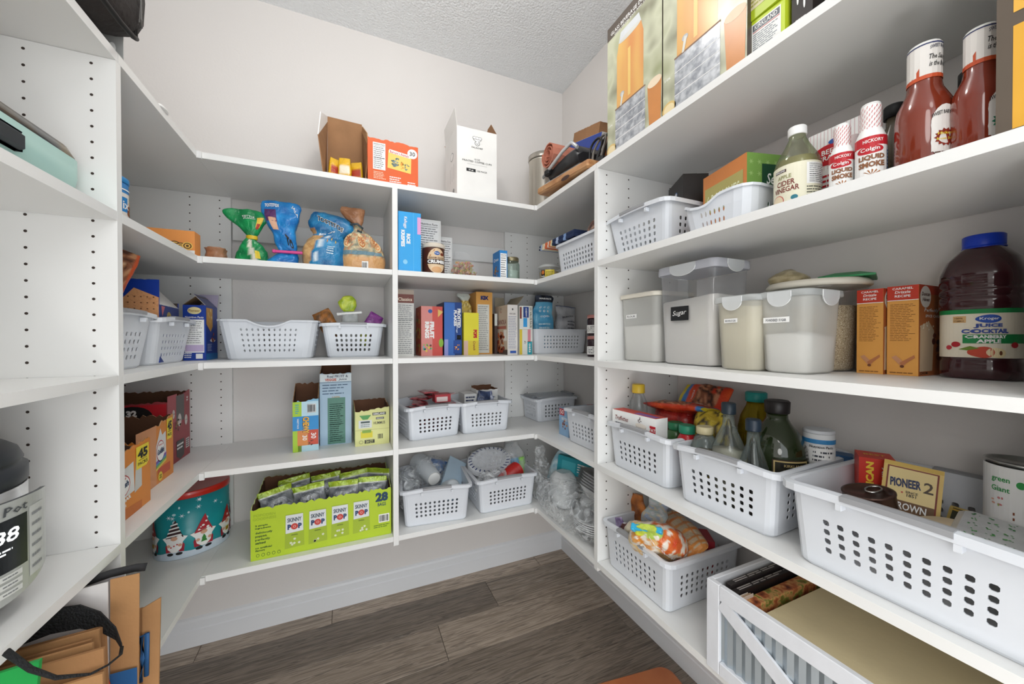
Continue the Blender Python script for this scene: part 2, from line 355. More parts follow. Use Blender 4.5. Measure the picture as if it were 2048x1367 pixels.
for s in range(1, 6):   # little end cleats where the runs meet
    z = SZ[s]
    loc(bx('end_cleat', XL+.0005, XL+.013, YF-.009, YF-.0005, z-T-.004, z-.0015, WHITE2, BU_)); loc(bx('end_cleat', XR-.013, XR-.0005, YF-.009, YF-.0005, z-T-.004, z-.0015, WHITE2, BU_))
for a, b in ((XL+.004, XD-.001), (XD+.0205, XR-.001)):
    loc(bx('mounting_rail', a, b, YB-.017, YB-.003, 1.640, 1.722, WHITE2, BU_, bev=.002))
# rail under the top shelf of the right bay nearest the door
loc(bx('mounting_rail', XWR-.017, XWR-.003, Yn+.01, YL-.002, 1.640, 1.722, WHITE2, RU_, bev=.002))
loc(bx('mounting_rail', XWR-.017, XWR-.003, YL+.02, YB-.024, 1.640, 1.722, WHITE2, RU_, bev=.002))
GRYL = C('#b4b5b3', .4, metal=.2)
# metal plate standing at the top of the left divider
m = M(); m.box(-.0, .036, 0, .0015, 0, .075, GRYL, bev=.0004); m.box(.0, .036, -.022, 0, 0, .0015, GRYL)
S = Pl((0, 0, 0), (1, 0, 0), (0, 0, 1)); el(m, S, .018, .022, .006, .011, W_, 1)
tag(m.build('metal_bracket', None, (XL-.036, YL+.03, SZ[1]), 0), 'steel angle plate with an oval slot standing on the left top shelf', 'bracket')
m = M(); m.lathe([(.012, 0), (.012, .004), (.004, .012)], W_, 14, sx=1, sy=2.2, mf=None)
tag(m.build('shelf_clip', None, (XL-.006, 1.262, SZ[1]+.0002)), 'small white rounded plastic clip on the edge of the left top shelf', 'clip')

# ------------------------------------------------------------------ generic builders
def basket(name, label, loc, rot, w, d, h, cols=(8, 10), rows=4, taper=.02, cr=.018, rim=.012, lip=.012, bow=.007, grips='fb', group=None,
           topoff=None, hz=(.22, .72), mat=PLA, cham=.22, hspan=.80, cat='basket', fill=.46, grip_w=.42):
    t = thing(name, label, cat, loc, rot, group)
    a1, b1 = w/2-rim, d/2-rim; a0, b0 = a1-taper, b1-taper
    def edges(n):
        out = []
        for k in range(n):
            c = -hspan+2*hspan*(k+.5)/n; hw = hspan/n*fill
            out += [c-hw, c+hw]
        return out
    st = []
    for side in range(4):
        n = cols[0] if side % 2 == 0 else cols[1]; e = edges(n)
        st.append((side, -1, False))
        for k, x in enumerate(e): st.append((side, x, k % 2 == 0))
        st.append((side, 1, False))
        for q in (1, 2): st.append((side, ('c', q*30), False))
    def P(stn, a, b, r, z):
        side, x, _ = stn
        ux = ((1, 0), (0, 1), (-1, 0), (0, -1))[side]; nx = ((0, -1), (1, 0), (0, 1), (-1, 0))[side]
        A, B = (a, b) if side % 2 == 0 else (b, a)
        if isinstance(x, tuple):
            q = radians(x[1]); px = A-r+r*sin(q); py = B-r+r*cos(q)
        else: px = x*(A-r); py = B
        return (ux[0]*px+nx[0]*py, ux[1]*px+nx[1]*py, z)
    def top(p):
        f = p[0]/a1
        if topoff: return topoff(f, p[1] < 0, p)
        return bow*(1-f*f)
    hs = h*(hz[1]-hz[0]); zs = [0, .006]
    for k in range(rows):
        c = h*hz[0]+hs*(k+.5)/rows; q = hs/rows*(fill+.12)*.5; zs += [c-q, c+q]
    zs += [h]
    nI = len(st); nJ = len(zs); m = M(); k0 = m.mi(mat)
    ax = [[None]*nI for _ in zs]
    for j, z in enumerate(zs):
        f = z/h; ins = .004 if j == 0 else 0
        for i in range(nI):
            p = P(st[i], a0+(a1-a0)*f-ins, b0+(b1-b0)*f-ins, cr, z)
            if j == nJ-1: p = (p[0], p[1], z+top(p))
            ax[j][i] = len(m.v); m.v.append(p)
    def hole(i, j): i %= nI; return 0 <= j < nJ-1 and st[i][2] and j >= 2 and j % 2 == 0 and j <= 2*rows
    sp = {}
    def split(a, b):
        key = (min(a, b), max(a, b))
        if key not in sp:
            va, vb = Vector(m.v[key[0]]), Vector(m.v[key[1]]); n = len(m.v)
            m.v.append(tuple(va.lerp(vb, cham))); m.v.append(tuple(va.lerp(vb, 1-cham))); sp[key] = (n, n+1)
        q = sp[key]; return q if key[0] == a else q[::-1]
    for j in range(nJ-1):
        for i in range(nI):
            i2 = (i+1) % nI; c = [ax[j][i], ax[j][i2], ax[j+1][i2], ax[j+1][i]]
            nb = [hole(i, j-1), hole(i+1, j), hole(i, j+1), hole(i-1, j)]
            if hole(i, j):
                e = [split(c[q], c[(q+1) % 4]) for q in range(4)]
                for q in range(4): m.f.append([c[q], e[q][0], e[q-1][1]]); m.fm.append(k0); m.sm.append(False)
            else:
                f = []
                for q in range(4):
                    f.append(c[q])
                    if nb[q]: f += list(split(c[q], c[(q+1) % 4]))
                m.f.append(f); m.fm.append(k0); m.sm.append(False)
    m.f.append([ax[0][i] for i in range(nI)][::-1]); m.fm.append(k0); m.sm.append(False)
    o = m.build('bin_body', t); md = o.modifiers.new('wall', 'SOLIDIFY'); md.thickness = .0022; md.offset = -1
    m = M(); rings = []
    for i in range(nI):
        ring = []
        for off, dz in ((-.001, 0), (rim*.3, .0015), (rim, 0), (rim, -lip), (rim-.0018, -lip), (rim-.0022, -.003), (-.001, -.003)):
            p = P(st[i], a1+off, b1+off, cr+off, h); ring.append((p[0], p[1], h+dz+top(p)))
        rings.append(ring)
    m.loft(rings, mat, wrap=True, sm=False); rim_o = m.build('rim', t)
    for g in grips:
        sgn = -1 if g == 'f' else 1; m = M(); rings = []
        for k in range(9):
            x = (-1+2*k/8)*grip_w*2*a1*.5; y = sgn*b1; zz = h+bow*(1-(x/a1)**2)
            rings.append([(x, y+sgn*q, zz+r) for q, r in ((-.004, .0015), (rim*.4, .0035), (rim+.0025, .0015), (rim+.0025, -lip*.55), (rim+.0003, -lip*.6), (-.004, -.001))][::-sgn])
        m.loft(rings, GRIP, sm=False); m.build('handle_grip', rim_o)['label'] = 'grey handle grip'
        for sx in (-1, 1):
            m = M(); x = sx*grip_w*1.05*a1; y = sgn*b1; m.box(x-.004, x+.004, min(y, y+sgn*rim), max(y, y+sgn*rim), h-lip-.008, h-lip+.003, mat); m.build('grip_clip', rim_o)
    return t
def carton(name, label, place, d, h, base, art=None, opn=None, jag=.004, inside=BRN, tilt=None, group=None, cat='box', th=.0022, flaps=None, torn=None, wob=1, top=None):
    loc, rz, w = place
    rot = (0, 0, rz) if tilt is None else (tilt[0], tilt[1], rz+tilt[2])
    t = thing(name, label, cat, loc, rot, group); m = M(); R = random.Random(hash(label) % 999 if False else len(label)*7+int(w*1000))
    B = base if isinstance(base, dict) else {}
    bm_ = B.get('all') if B else base
    F = bf(w, d, h)
    if opn is None:
        m.box(-w/2, w/2, -d/2, d/2, 0, h, bm_)
        for f, mt in B.items():
            if f != 'all': rc(m, F[f], 0, 0, d if f in ('left', 'right') else w, d if f == 'top' else h, mt, 0)
        # folded top: seam and tuck flap
        if top is not False:
            mm = M(); mm.box(-w/2+.001, w/2-.001, -d/2+.001, d/2*.1, h+.0001, h+.0011, bm_); mm.build('top_flap', t)
    else:
        H = {f: h for f in ('front', 'right', 'back', 'left')}; H.update(opn)
        cs = [(-w/2, -d/2), (w/2, -d/2), (w/2, d/2), (-w/2, d/2)]; cj = {}
        for q, f in enumerate(('front', 'right', 'back', 'left')):
            (xa, ya), (xb, yb) = cs[q], cs[(q+1) % 4]; L = math.hypot(xb-xa, yb-ya); n = max(4, int(L/.008))
            ux, uy = (xb-xa)/L, (yb-ya)/L; nx, ny = uy, -ux
            hh = H[f]; ha, hb = hh if isinstance(hh, tuple) else (hh, hh)
            tops = []
            for k in range(n+1):
                tops.append(ha+(hb-ha)*k/n+R.uniform(-jag, jag)*(1 if 0 < k < n else .3))
            mf = B.get(f, bm_)
            for k in range(n):
                a, b = L*k/n, L*(k+1)/n; ia, ib = max(a, th), min(b, L-th)
                o = lambda s, z, e: (xa+ux*s-nx*e, ya+uy*s-ny*e, z)
                m.poly([o(a, 0, 0), o(b, 0, 0), o(b, tops[k+1], 0), o(a, tops[k], 0)], mf)
                m.poly([o(ib, th, th), o(ia, th, th), o(ia, tops[k], th), o(ib, tops[k+1], th)], inside)
                m.poly([o(a, tops[k], 0), o(b, tops[k+1], 0), o(ib, tops[k+1], th), o(ia, tops[k], th)], torn or KRAFT)
        m.poly([(-w/2, -d/2, 0), (-w/2, d/2, 0), (w/2, d/2, 0), (w/2, -d/2, 0)], bm_); m.poly([(-w/2, -d/2, th), (w/2, -d/2, th), (w/2, d/2, th), (-w/2, d/2, th)], inside)
    if art:
        for f, fn in art.items(): fn(m, F[f], d if f in ('left', 'right') else w, d if f == 'top' else h)
    m.build('carton', t)
    for fl_ in (flaps or []):   # (side, length, angle from vertical outward, colour out, colour in)
        side, L, ang, mo, mi_ = fl_[:5]; q = ('front', 'right', 'back', 'left').index(side)
        ww = w if q % 2 == 0 else d; dd = d if q % 2 == 0 else w
        mm = M(); c, s_ = cos(radians(ang)), sin(radians(ang)); hh = fl_[5] if len(fl_) > 5 else h; tp = fl_[6] if len(fl_) > 6 else .92
        p = [(-ww/2, -dd/2, hh), (ww/2, -dd/2, hh), (ww/2*tp, -dd/2-L*s_, hh+L*c), (-ww/2*tp, -dd/2-L*s_, hh+L*c)]
        e = Vector((0, -c, -s_))*-.0012
        mm.poly(p, mo); mm.poly([Vector(x)+e for x in p][::-1], mi_)
        for k in range(4): mm.poly([p[k], Vector(p[k])+e, Vector(p[(k+1) % 4])+e, p[(k+1) % 4]], mi_)
        o = mm.build('flap', t); o.rotation_euler = (0, 0, pi/2*q)
    return t
def smooth_secs(secs, v):
    n = len(secs)-1; x = v*n; i = min(int(x), n-1); f = x-i; f = f*f*(3-2*f) if False else f
    p0, p1, p2, p3 = secs[max(i-1, 0)], secs[i], secs[i+1], secs[min(i+2, n)]
    return [.5*((2*b)+(-a+c)*f+(2*a-5*b+4*c-d)*f*f+(-a+3*b-3*c+d)*f**3) for a, b, c, d in zip(p0, p1, p2, p3)]
def pouch_fn(secs, wr, seed, ex=.75, ws=28):
    secs = [tuple(s)+(0,)*(5-len(s)) for s in secs]
    def P(t, v):
        z, hw, hd, cx, cy = smooth_secs(secs, v); hw = max(hw, .001); hd = max(hd, .001)
        x = hw*sgp(cos(t), ex); y = hd*sgp(sin(t), ex)
        n = noise.noise(Vector((x*ws+seed*3.1, y*ws, z*ws))); n2 = noise.noise(Vector((x*ws*3+seed, y*ws*2, z*ws*2.3)))
        k = wr*(n+.45*n2)*min(1, v*6)
        dx, dy = cos(t), sin(t)
        return Vector((cx+x+dx*k*.6, cy+y+dy*k, z+k*.3*min(1, v*4)*(1 if v < .999 else 1)))
    return P
def pouch(label, loc, rot, secs, col, cat='bag', name='snack_bag', wr=.006, seed=1, nt=44, nv=40, ex=.75, mat=None, group=None, parts=None, ws=28, deco=None, parent=None):
    P = pouch_fn(secs, wr, seed, ex, ws); m = M(); mat = mat or VC(.28); rings = []; vc = []
    for j in range(nv+1):
        v = j/nv; ring = []
        for i in range(nt):
            t = 2*pi*i/nt-pi/2-pi; p = P(t, v); ring.append(p)
            u = ((t+pi/2+pi) % (2*pi)-pi)/pi   # 0 = front centre
            c = col(u, v, p) if callable(col) else lin(col)
            vc.append(c)
        rings.append(ring)
    m.loft(rings, mat); m.vc = vc
    if deco:
        class PS:
            flat = False
            def __call__(s, u, v, h):   # u -1..1 across the front, v 0..1 up
                a = max(-.999, min(.999, u)); c = abs(a)**(1/ex); t = -(pi/2)+math.asin(sgp(c, 1)*(1 if a > 0 else -1)) if False else math.atan2(-math.sqrt(max(0, 1-c*c)), math.copysign(c, a))
                p = P(t, v); return p+Vector((a*.3, -1, 0)).normalized()*(.0012+.0005*h)
        deco(m, PS())
    if parent is not None: return m.build(name, parent, loc, rot)
    if parts:
        t = thing(name, label, cat, loc, rot, group); m.build('bag_body', t); parts(t, P); return t
    return tag(m.build(name, None, loc, rot), label, cat, group)
def rctext(m, S, u0, v0, u1, v1, mat, l=0, nu=6, nv=6):
    for i in range(nu):
        for j in range(nv):
            a, b = u0+(u1-u0)*i/nu, u0+(u1-u0)*(i+1)/nu; c, d = v0+(v1-v0)*j/nv, v0+(v1-v0)*(j+1)/nv
            m.poly([S(a, c, l), S(b, c, l), S(b, d, l), S(a, d, l)], mat)
def clip_bar(t, x, y, z, L, col, rz=0, tilt=0, th=.006, hh=.01):
    m = M(); m.box(-L/2, L/2, -th, th, -hh/2, hh/2, C(col, .35), bev=.0025); m.box(-L/2-.004, -L/2+.006, -th*1.3, th*1.3, -hh/2-.001, hh/2+.001, C(col, .35), bev=.002)
    return m.build('bag_clip', t, (x, y, z), (0, tilt, rz))
def L_(c): return lin(c)
def mix(a, b, t): return tuple(x+(y-x)*t for x, y in zip(a, b))

# ================================================================== TOP SHELF
z = SZ[1]+.0003
# open brown carton lying with its open front towards the room, packets of snacks inside
t = thing('open_carton', 'tall open brown cardboard carton standing on the back top shelf with yellow packets inside', 'box', (-.011, 1.53+.10, z))
m = M()
def panel(m, p, th, n, mat):   # thick quad, n = direction of thickness
    q = [Vector(x)+Vector(n)*th for x in p]; m.poly(p, mat); m.poly(q[::-1], mat)
    for k in range(4): m.poly([p[k], q[k], q[(k+1) % 4], p[(k+1) % 4]], mat)
panel(m, [(-.068, .09, 0), (.070, .09, 0), (.066, .09, .318), (-.066, .09, .322)], .003, (0, 1, 0), BRN); m.build('back_panel', t)
m = M(); panel(m, [(-.070, -.10, 0), (-.070, .09, 0), (-.066, .09, .30), (-.088, -.095, .15)], .003, (-1, 0, 0), BRN)
panel(m, [(-.088, -.095, .15), (-.066, .09, .30), (-.066, .092, .322), (-.082, -.04, .265)], .003, (-1, 0, 0), W_); m.build('side_panel', t)
m = M(); panel(m, [(.070, .09, 0), (.070, -.10, 0), (.082, -.095, .14), (.066, .09, .285)], .003, (1, 0, 0), BRN)
panel(m, [(.066, .09, .285), (.082, -.095, .14), (.080, -.03, .225), (.066, .07, .30)], .003, (1, 0, 0), KRAFT); m.build('side_panel', t)
m = M(); panel(m, [(-.07, -.10, 0), (.07, -.10, 0), (.07, .09, 0), (-.07, .09, 0)], .003, (0, 0, 1), BRN); m.build('bottom_panel', t)
m = M(); panel(m, [(-.05, .02, .003), (.05, .02, .003), (.05, .05, .12), (-.05, .05, .12)], .003, (0, 1, 0), C('#8a6a58', .85)); m.build('tuck_flap', t)
for k, (x, y, r, lab) in enumerate(((-.038, -.03, .35, 'small yellow snack packet leaning left inside the open brown carton'), (.0, -.045, -.1, 'small yellow and white packet lying in the middle of the open brown carton'), (.045, -.03, -.3, 'small yellow packet standing right inside the open brown carton'))):
    pouch(lab, (-.011+x, 1.63+y, z+.0045), (-.25, r*.4, r), [(0, .020, .002), (.03, .024, .010), (.08, .023, .009), (.112, .020, .001)],
          lambda u, v, p, k=k: mix(L_('#e8b820'), L_('#f4ead2') if k == 1 else L_('#b3402a'), 1 if (.35 < v < .6 and abs(u) < .3) else 0), name='snack_packet', seed=k+3, nt=20, nv=12, wr=.003)
# orange box
OR = C('#e0622c', .5)
def art(m, S, w, h):
    facts(m, S, w*.10, h*.30, w*.34, h*.92, 11)
    small(m, S, w*.11, h*.08, w*.35, h*.26, 5, C('#f3c9ae'), seed=2); small(m, S, w*.42, h*.05, w*.66, h*.2, 3, W_, seed=4); small(m, S, w*.78, h*.03, w*.98, h*.13, 2, W_, seed=6)
    pg(m, S, [(w*.40, h*.80), (w*.86, h*.74), (w*.85, h*.32), (w*.38, h*.38)], C('#f0d06a'), 1)
    pg(m, S, [(w*.42, h*.82), (w*.84, h*.76), (w*.83, h*.68), (w*.41, h*.74)], W_, 2)
    tx(m, S, 'Barnum\'s Animals', w*.62, h*.75, h*.07, RED, w=w*.38, rot=-6, l=3)
    blob(m, S, w*.55, h*.54, h*.10, ['#6d7f80', '#8b9c96', '#4f6b6f'], 16, 2, 3); blob(m, S, w*.76, h*.46, h*.07, ['#5f6c6a', '#7c8f86'], 10, 2, 8); blob(m, S, w*.64, h*.48, h*.08, ['#e09a3a', '#e8bb55'], 8, 1, 9)
    el(m, S, w*.88, h*.80, h*.115, h*.115, W_, 3); tx(m, S, '30', w*.88, h*.80, h*.10, BLK, l=4)
carton('snack_carton', 'orange cardboard box of 30 animal cracker packs on the back top shelf', PB(.068, .256, 1.512, .11, z), .11, .165, OR, {'front': art}, opn=dict(front=(.168, .163), right=.16, back=.15, left=.16), jag=.0035, inside=BRN)
# white coffee cup carton with flaps open
def art(m, S, w, h):
    k = C('#50504e')
    el(m, S, w*.50, h*.855, w*.10, h*.03, k, 1); el(m, S, w*.50, h*.853, w*.088, h*.024, W_, 2)
    for q in (-.07, 0, .07): el(m, S, w*(.5+q), h*.875, w*.05, h*.022, k, 2, 12); el(m, S, w*(.5+q), h*.875, w*.04, h*.017, W_, 3, 12)
    el(m, S, w*.5, h*.80, w*.065, h*.035, k, 1); el(m, S, w*.5, h*.80, w*.052, h*.029, W_, 2); el(m, S, w*.47, h*.805, w*.01, h*.004, k, 3, 8); el(m, S, w*.53, h*.805, w*.01, h*.004, k, 3, 8)
    pg(m, S, [(w*.46, h*.79), (w*.5, h*.797), (w*.54, h*.79), (w*.5, h*.785)], k, 3)
    tx(m, S, 'PALACHEF', w*.5, h*.735, h*.022, k, w=w*.28); tx(m, S, '10 OZ', w*.5, h*.565, h*.024, k); tx(m, S, 'PRINTED COFFEE CUPS', w*.5, h*.53, h*.026, k, w=w*.74)
    rc(m, S, w*.25, h*.487, w*.75, h*.489, k, 1); rc(m, S, w*.23, h*.38, w*.46, h*.425, BLK, 1); tx(m, S, '10 oz', w*.345, h*.402, h*.024, W_, l=3); tx(m, S, '100 PACK', w*.62, h*.402, h*.024, k, w=w*.26)
def art2(m, S, w, h):
    k = C('#8a8a88'); el(m, S, w*.6, h*.66, w*.12, h*.06, k, 1, 12); el(m, S, w*.6, h*.66, w*.10, h*.05, W_, 2, 12)
    for q in (.45, .6, .75): rc(m, S, w*q, h*.3, w*(q+.012), h*.52, k, 1)
    for q in (.4, .72): el(m, S, w*q, h*.12, w*.08, h*.05, k, 1, 12)
t = carton('cup_carton', 'white cardboard carton for printed paper coffee cups with open flaps on the back top shelf', PB(.418, .597, 1.522, .20, z), .20, .296, C('#ecebe8', .55), {'front': art, 'left': art2},
       opn=dict(front=.296, right=.296, back=.296, left=.296), jag=0, inside=KRAFT, flaps=[('left', .075, 6, C('#ecebe8', .55), C('#e6e4e0'), .296, .95), ('right', .085, 3, C('#ecebe8', .55), BRN, .296, .22), ('back', .06, 60, C('#ecebe8', .55), KRAFT)])
# steel canister in the corner
t = thing('canister', 'tall brushed metal canister in the back right corner of the top shelf', 'canister', (.935, 1.715, z))
m = M(); m.lathe([(.072, 0), (.075, .004), (.075, .308), (.0765, .310), (.0765, .316), (.072, .318)], ramp_mat(['#a9a399', '#cfc9bd', '#98928a'], (6, 6, .2), 3, .3, metal=.6), 40); m.build('can_body', t)
m = M(); m.lathe([(.078, .319), (.079, .323), (.079, .344), (.07, .350), (.012, .352)], ramp_mat(['#8d877e', '#c9c3b8'], (4, 4, 1), 3, .25, metal=.7), 40); m.build('lid', t)
# wooden board, griddle, mat roll, box, cords
t = thing('cutting_board', 'thick wooden cutting board overhanging the edge of the right top shelf', 'board', (.880, 1.268, z+.018), (0, radians(5.2), radians(-90)))
WOOD = ramp_mat(['#8f5b35', '#b98658', '#c89a6c', '#7a4a2a'], (.9, 5, 5), 9, .5, 8, .6, [.3, .48, .6, .8])
m = M(); m.box(-.195, .185, -.115, .10, 0, .030, WOOD, bev=.006); S = Pl((-.195, -.115, 0), (1, 0, 0), (0, 0, 1)); el(m, S, .235, .004, .03, .008, C('#3e2116'), 2)
m.build('board', t); 
GRD = C('#222326', .35)
t = thing('sandwich_press', 'black and silver electric griddle press lying on the wooden cutting board', 'appliance', (.872, 1.31, z+.052), (0, radians(5.2), radians(-90)))
t.scale = (1, 1, 1.3)
m = M(); m.box(-.15, .13, -.075, .09, 0, .022, C('#b7b9bc', .35, metal=.4), bev=.008); m.build('base_tray', t)
m = M(); rings = []
for x, zt in ((-.185, .028), (-.165, .034), (-.13, .030), (-.10, .044), (-.03, .062), (.04, .075), (.10, .074), (.13, .05)):
    rings.append([(x, -.078+.0 if x > -.12 else -.03, .022 if x > -.12 else .015), (x, -.085 if x > -.12 else -.035, zt*.75), (x, -.06 if x > -.12 else -.02, zt), (x, .06 if x > -.12 else .02, zt), (x, .08 if x > -.12 else .03, .022 if x > -.12 else .015)])
m.loft(rings, GRD, sm=True); m.build('housing', t)
m = M(); m.tube([(-.14, -.085, .035), (-.05, -.092, .052), (.03, -.092, .073), (.09, -.09, .082), (.125, -.085, .06)], .006, C('#c9cbcd', .3, metal=.5), 8); m.build('trim_band', t)
m = M(); m.box(-.115, -.075, -.096, -.07, .03, .05, BLK, bev=.004); m.build('latch', t)
t = thing('mat_roll', 'rolled pink foam mat lying on the griddle press on the right top shelf', 'roll', (.825, 1.455, z+.222), (0, radians(90), 0))
m = M(); PK = C('#c98069', .7, bump=.2); sp = []
for k in range(40):
    a = k/40*2*pi*3.4; r = .010+.0135*a/(2*pi); sp.append((r*cos(a), r*sin(a)))
out = [(x*1.09, y*1.09) for x, y in sp]
for k in range(39):
    for z0_, z1_ in ((-.01, .11),):
        p = [(sp[k][0], sp[k][1]), (sp[k+1][0], sp[k+1][1]), (out[k+1][0], out[k+1][1]), (out[k][0], out[k][1])]
        m.loft([[(x, y, zz) for x, y in p] for zz in (z0_, z1_)], PK, sm=False)
m.build('foam', t)
BLU = C('#1b3f9c', .4)
def art(m, S, w, h):
    rc(m, S, 0, 0, w*.99, h, BLU, 1); small(m, S, w*.1, h*.1, w*.8, h*.35, 3, W_, 2, seed=5)
def art2(m, S, w, h): small(m, S, w*.1, h*.1, w*.9, h*.9, 5, BLU, 2, seed=5)
carton('gadget_box', 'dark blue and white cardboard box lying on the griddle press beside the pink roll', PR(1.50, 1.25, .945, .10, z+.205), .10, .068, {'all': W_, 'front': BLU}, {'front': art, 'left': art2}, tilt=(0, radians(14), 0))
carton('brown_carton', 'small brown open cardboard box resting on the blue box at the right top shelf', PR(1.47, 1.27, .955, .09, z+.279), .09, .03, BRN, opn=dict(front=.045, left=.04, right=.045, back=.05), jag=.001, tilt=(0, radians(14), 0))
t = thing('power_cord', 'coiled black and grey power cords hanging over the edge of the right top shelf', 'cord', (.815, 1.09, z))
for k in range(6):
    m = M(); R = random.Random(k); ox = k*.006
    path = [(ox+.012*math.sin(a*1.0)+.02, .05-.022*k+.030*cos(a)+.012*math.sin(2*a+k), .076+.066*sin(a)) for a in [2*pi*i/22 for i in range(23)]]
    m.tube(path, .0045, [C('#1f2022', .45), C('#77736c', .5), C('#2b2a2a', .45)][k % 3], 6, cap=False); m.build('cord_loop', t)
m = M(); m.box(.0, .03, -.02, .02, .0, .05, C('#252525', .5), bev=.006); m.build('plug', t)
pouch('crumpled orange paper pouch tucked behind the power cords on the right top shelf', (.875, 1.10, z), (0, 0, -pi/2), [(0, .03, .02), (.05, .035, .022), (.10, .03, .018), (.15, .025, .004)], lambda u, v, p: mix(L_('#b8652e'), L_('#e0a066'), .5+.5*noise.noise(p*60)), name='paper_pouch', seed=9, nt=24, nv=16)

# beverage dispenser boxes
ph = {k: C(v, .3, var=.1, vscale=12) for k, v in dict(bg='#6d6650', gr='#9aa070', lt='#d8d8d0', tea='#cf8a4e', tea2='#e4b45c', ice='#d9dde0', met='#b5b8bd', met2='#9a9ea6', lem='#e2c37c', wood='#4a4038').items()}
def disp(m, S, w, h, k=0):
    rc(m, S, 0, 0, w, h, ramp_mat(['#57503f', '#8f9468', '#c9cbb0', '#6d6a52', '#d9d8cf'], (1, 1, 1), 9, .28, 2), 0)
    rc(m, S, 0, h*.90, w, h, C('#5a5048', .4), 1)
    tx(m, S, 'GLASS BEVERAGE DISPENSER', w*.5, h*.935, h*.028, W_, w=w*.86, l=2); tx(m, S, 'WITH METAL BASE AND STAND', w*.5, h*.905, h*.013, W_, w=w*.7, l=2)
    pg(m, S, [(w*.20, h*.33), (w*.70, h*.33), (w*.70, h*.72), (w*.66, h*.80), (w*.24, h*.80), (w*.20, h*.72)], ramp_mat(['#c97c44', '#d99257', '#e6b86a', '#cf8548'], (1, 3, .3), 14, .25, 1), 1)
    pg(m, S, [(w*.24, h*.80), (w*.66, h*.80), (w*.62, h*.87), (w*.28, h*.87)], ph['ice'], 1); el(m, S, w*.45, h*.80, w*.2, h*.018, ph['lt'], 2)
    rc(m, S, w*.42, h*.36, w*.47, h*.70, C('#ecc877', .3), 2)
    rc(m, S, w*.17, 0.004, w*.73, h*.33, ramp_mat(['#a6a9ae', '#cdd0d4', '#8c9098', '#dcdee0'], (1, 1, 1), 60, .3, 3, metal=.2), 2)
    for q in (.10, .17, .24): rc(m, S, w*.17, h*q, w*.73, h*(q+.004), W_, 3)
    rc(m, S, w*.165, h*.325, w*.735, h*.335, C('#8b6a50'), 3)
    el(m, S, w*.31, h*.41, w*.04, h*.018, ph['met'], 3); pg(m, S, [(w*.27, h*.33), (w*.30, h*.33), (w*.34, h*.41), (w*.30, h*.42)], ph['lt'], 4)
    pg(m, S, [(w*.80, h*.02), (w*.98, h*.02), (w*.995, h*.30), (w*.77, h*.30)], ph['tea'], 2); el(m, S, w*.885, h*.30, w*.11, h*.03, C('#edd9bd'), 3)
    el(m, S, w*.09, h*.05, w*.10, h*.045, ph['lem'], 2); el(m, S, w*.09, h*.05, w*.075, h*.032, C('#efdcae'), 3)
    tx(m, S, '2 GAL', w*.07, h*.24, h*.014, W_, w=w*.09, l=3)
carton('dispenser_box', 'tall photo-printed glass beverage dispenser box beside the coiled power cords', PR(1.014, .778, .797, .21, z), .21, .43, ph['wood'], {'front': disp, 'left': lambda m, S, w, h: rc(m, S, 0, 0, w, h, C('#6b5a4d'), 0)})
carton('dispenser_box', 'tall photo-printed glass beverage dispenser box beside the lime green boxes', PR(.774, .538, .797, .21, z), .21, .43, ph['wood'], {'front': disp})
LIME = C('#c3d62e', .4); LIME2 = C('#b4c928', .4)
def kart(m, S, w, h):
    rc(m, S, w*.10, h*.10, w*.90, h*.90, W_, 1); rc(m, S, w*.13, h*.68, w*.87, h*.86, C('#6d7077'), 2); tx(m, S, 'KIRKLAND', w*.5, h*.77, h*.13, W_, w=w*.62, l=4)
    rc(m, S, w*.13, h*.64, w*.87, h*.66, RED, 2); small(m, S, w*.14, h*.13, w*.86, h*.6, 8, C('#8f949a'), 2, seed=8)
def kart2(m, S, w, h):
    rc(m, S, w*.06, h*.25, w*.9, h*.9, C('#d8cfa6'), 1); small(m, S, w*.1, h*.3, w*.85, h*.8, 5, C('#a5a24c'), 2, .5, seed=2)
carton('nut_bar_box', 'lime green box with a white ingredients panel, lower of two on the top shelf', PR(.545, .470, .812, .13, z+.016), .13, .076, LIME, {'front': kart}, tilt=(radians(0), radians(0), radians(0)))
carton('nut_bar_box', 'lime green snack box stacked on another lime green box, right top shelf', PR(.548, .468, .808, .13, z+.094), .13, .085, LIME2, {'front': kart2}, tilt=(radians(0), radians(0), radians(-3)))
m = M(); m.box(-.04, .04, -.06, .06, 0, .0155, C('#d7d9d6'), bev=.003); S = Pl((-.04, -.06, 0), (1, 0, 0), (0, 0, 1)); pg(m, S, [(.012, .002), (.06, .002), (.05, .010), (.03, .013)], RED, 1)
tag(m.build('flat_packet', None, (.875, .51, z), -pi/2), 'flat pale packet lying under the stacked lime green boxes', 'packet')
def bart(m, S, w, h):
    rc(m, S, 0, h*.75, w*.12, h, C('#d1502a'), 1); el(m, S, w*.3, h*.62, w*.05, h*.1, W_, 2); el(m, S, w*.62, h*.5, w*.05, h*.1, W_, 2); small(m, S, w*.2, h*.12, w*.75, h*.3, 2, W_, 2, .5, seed=3)
carton('treat_box', 'black snack box with white oval spots behind the lime green boxes', PR(.462, .425, .82, .14, z), .14, .12, C('#2c2624', .5), {'front': bart, 'right': bart}, opn=dict(front=.12, right=(.11, .07), back=.12, left=.12), jag=.001, inside=C('#b8aa9c'), flaps=[('right', .07, 60, C('#b8aa9c'), C('#2a2a2c'), .075)])
m = M()
for k in range(5): m.box(-.03+.0, .19, -.06+.004*k, .12, .018*k, .018*k+.0165, C(['#5e6166', '#3c3f45', '#85878a', '#4b4e54', '#6f7276'][k], .95, bump=.8, bscale=220), bev=.006)
tag(m.build('folded_cloth', None, (.86, .36, z), -pi/2), 'stack of folded grey and charcoal cloths on the right top shelf', 'cloth')
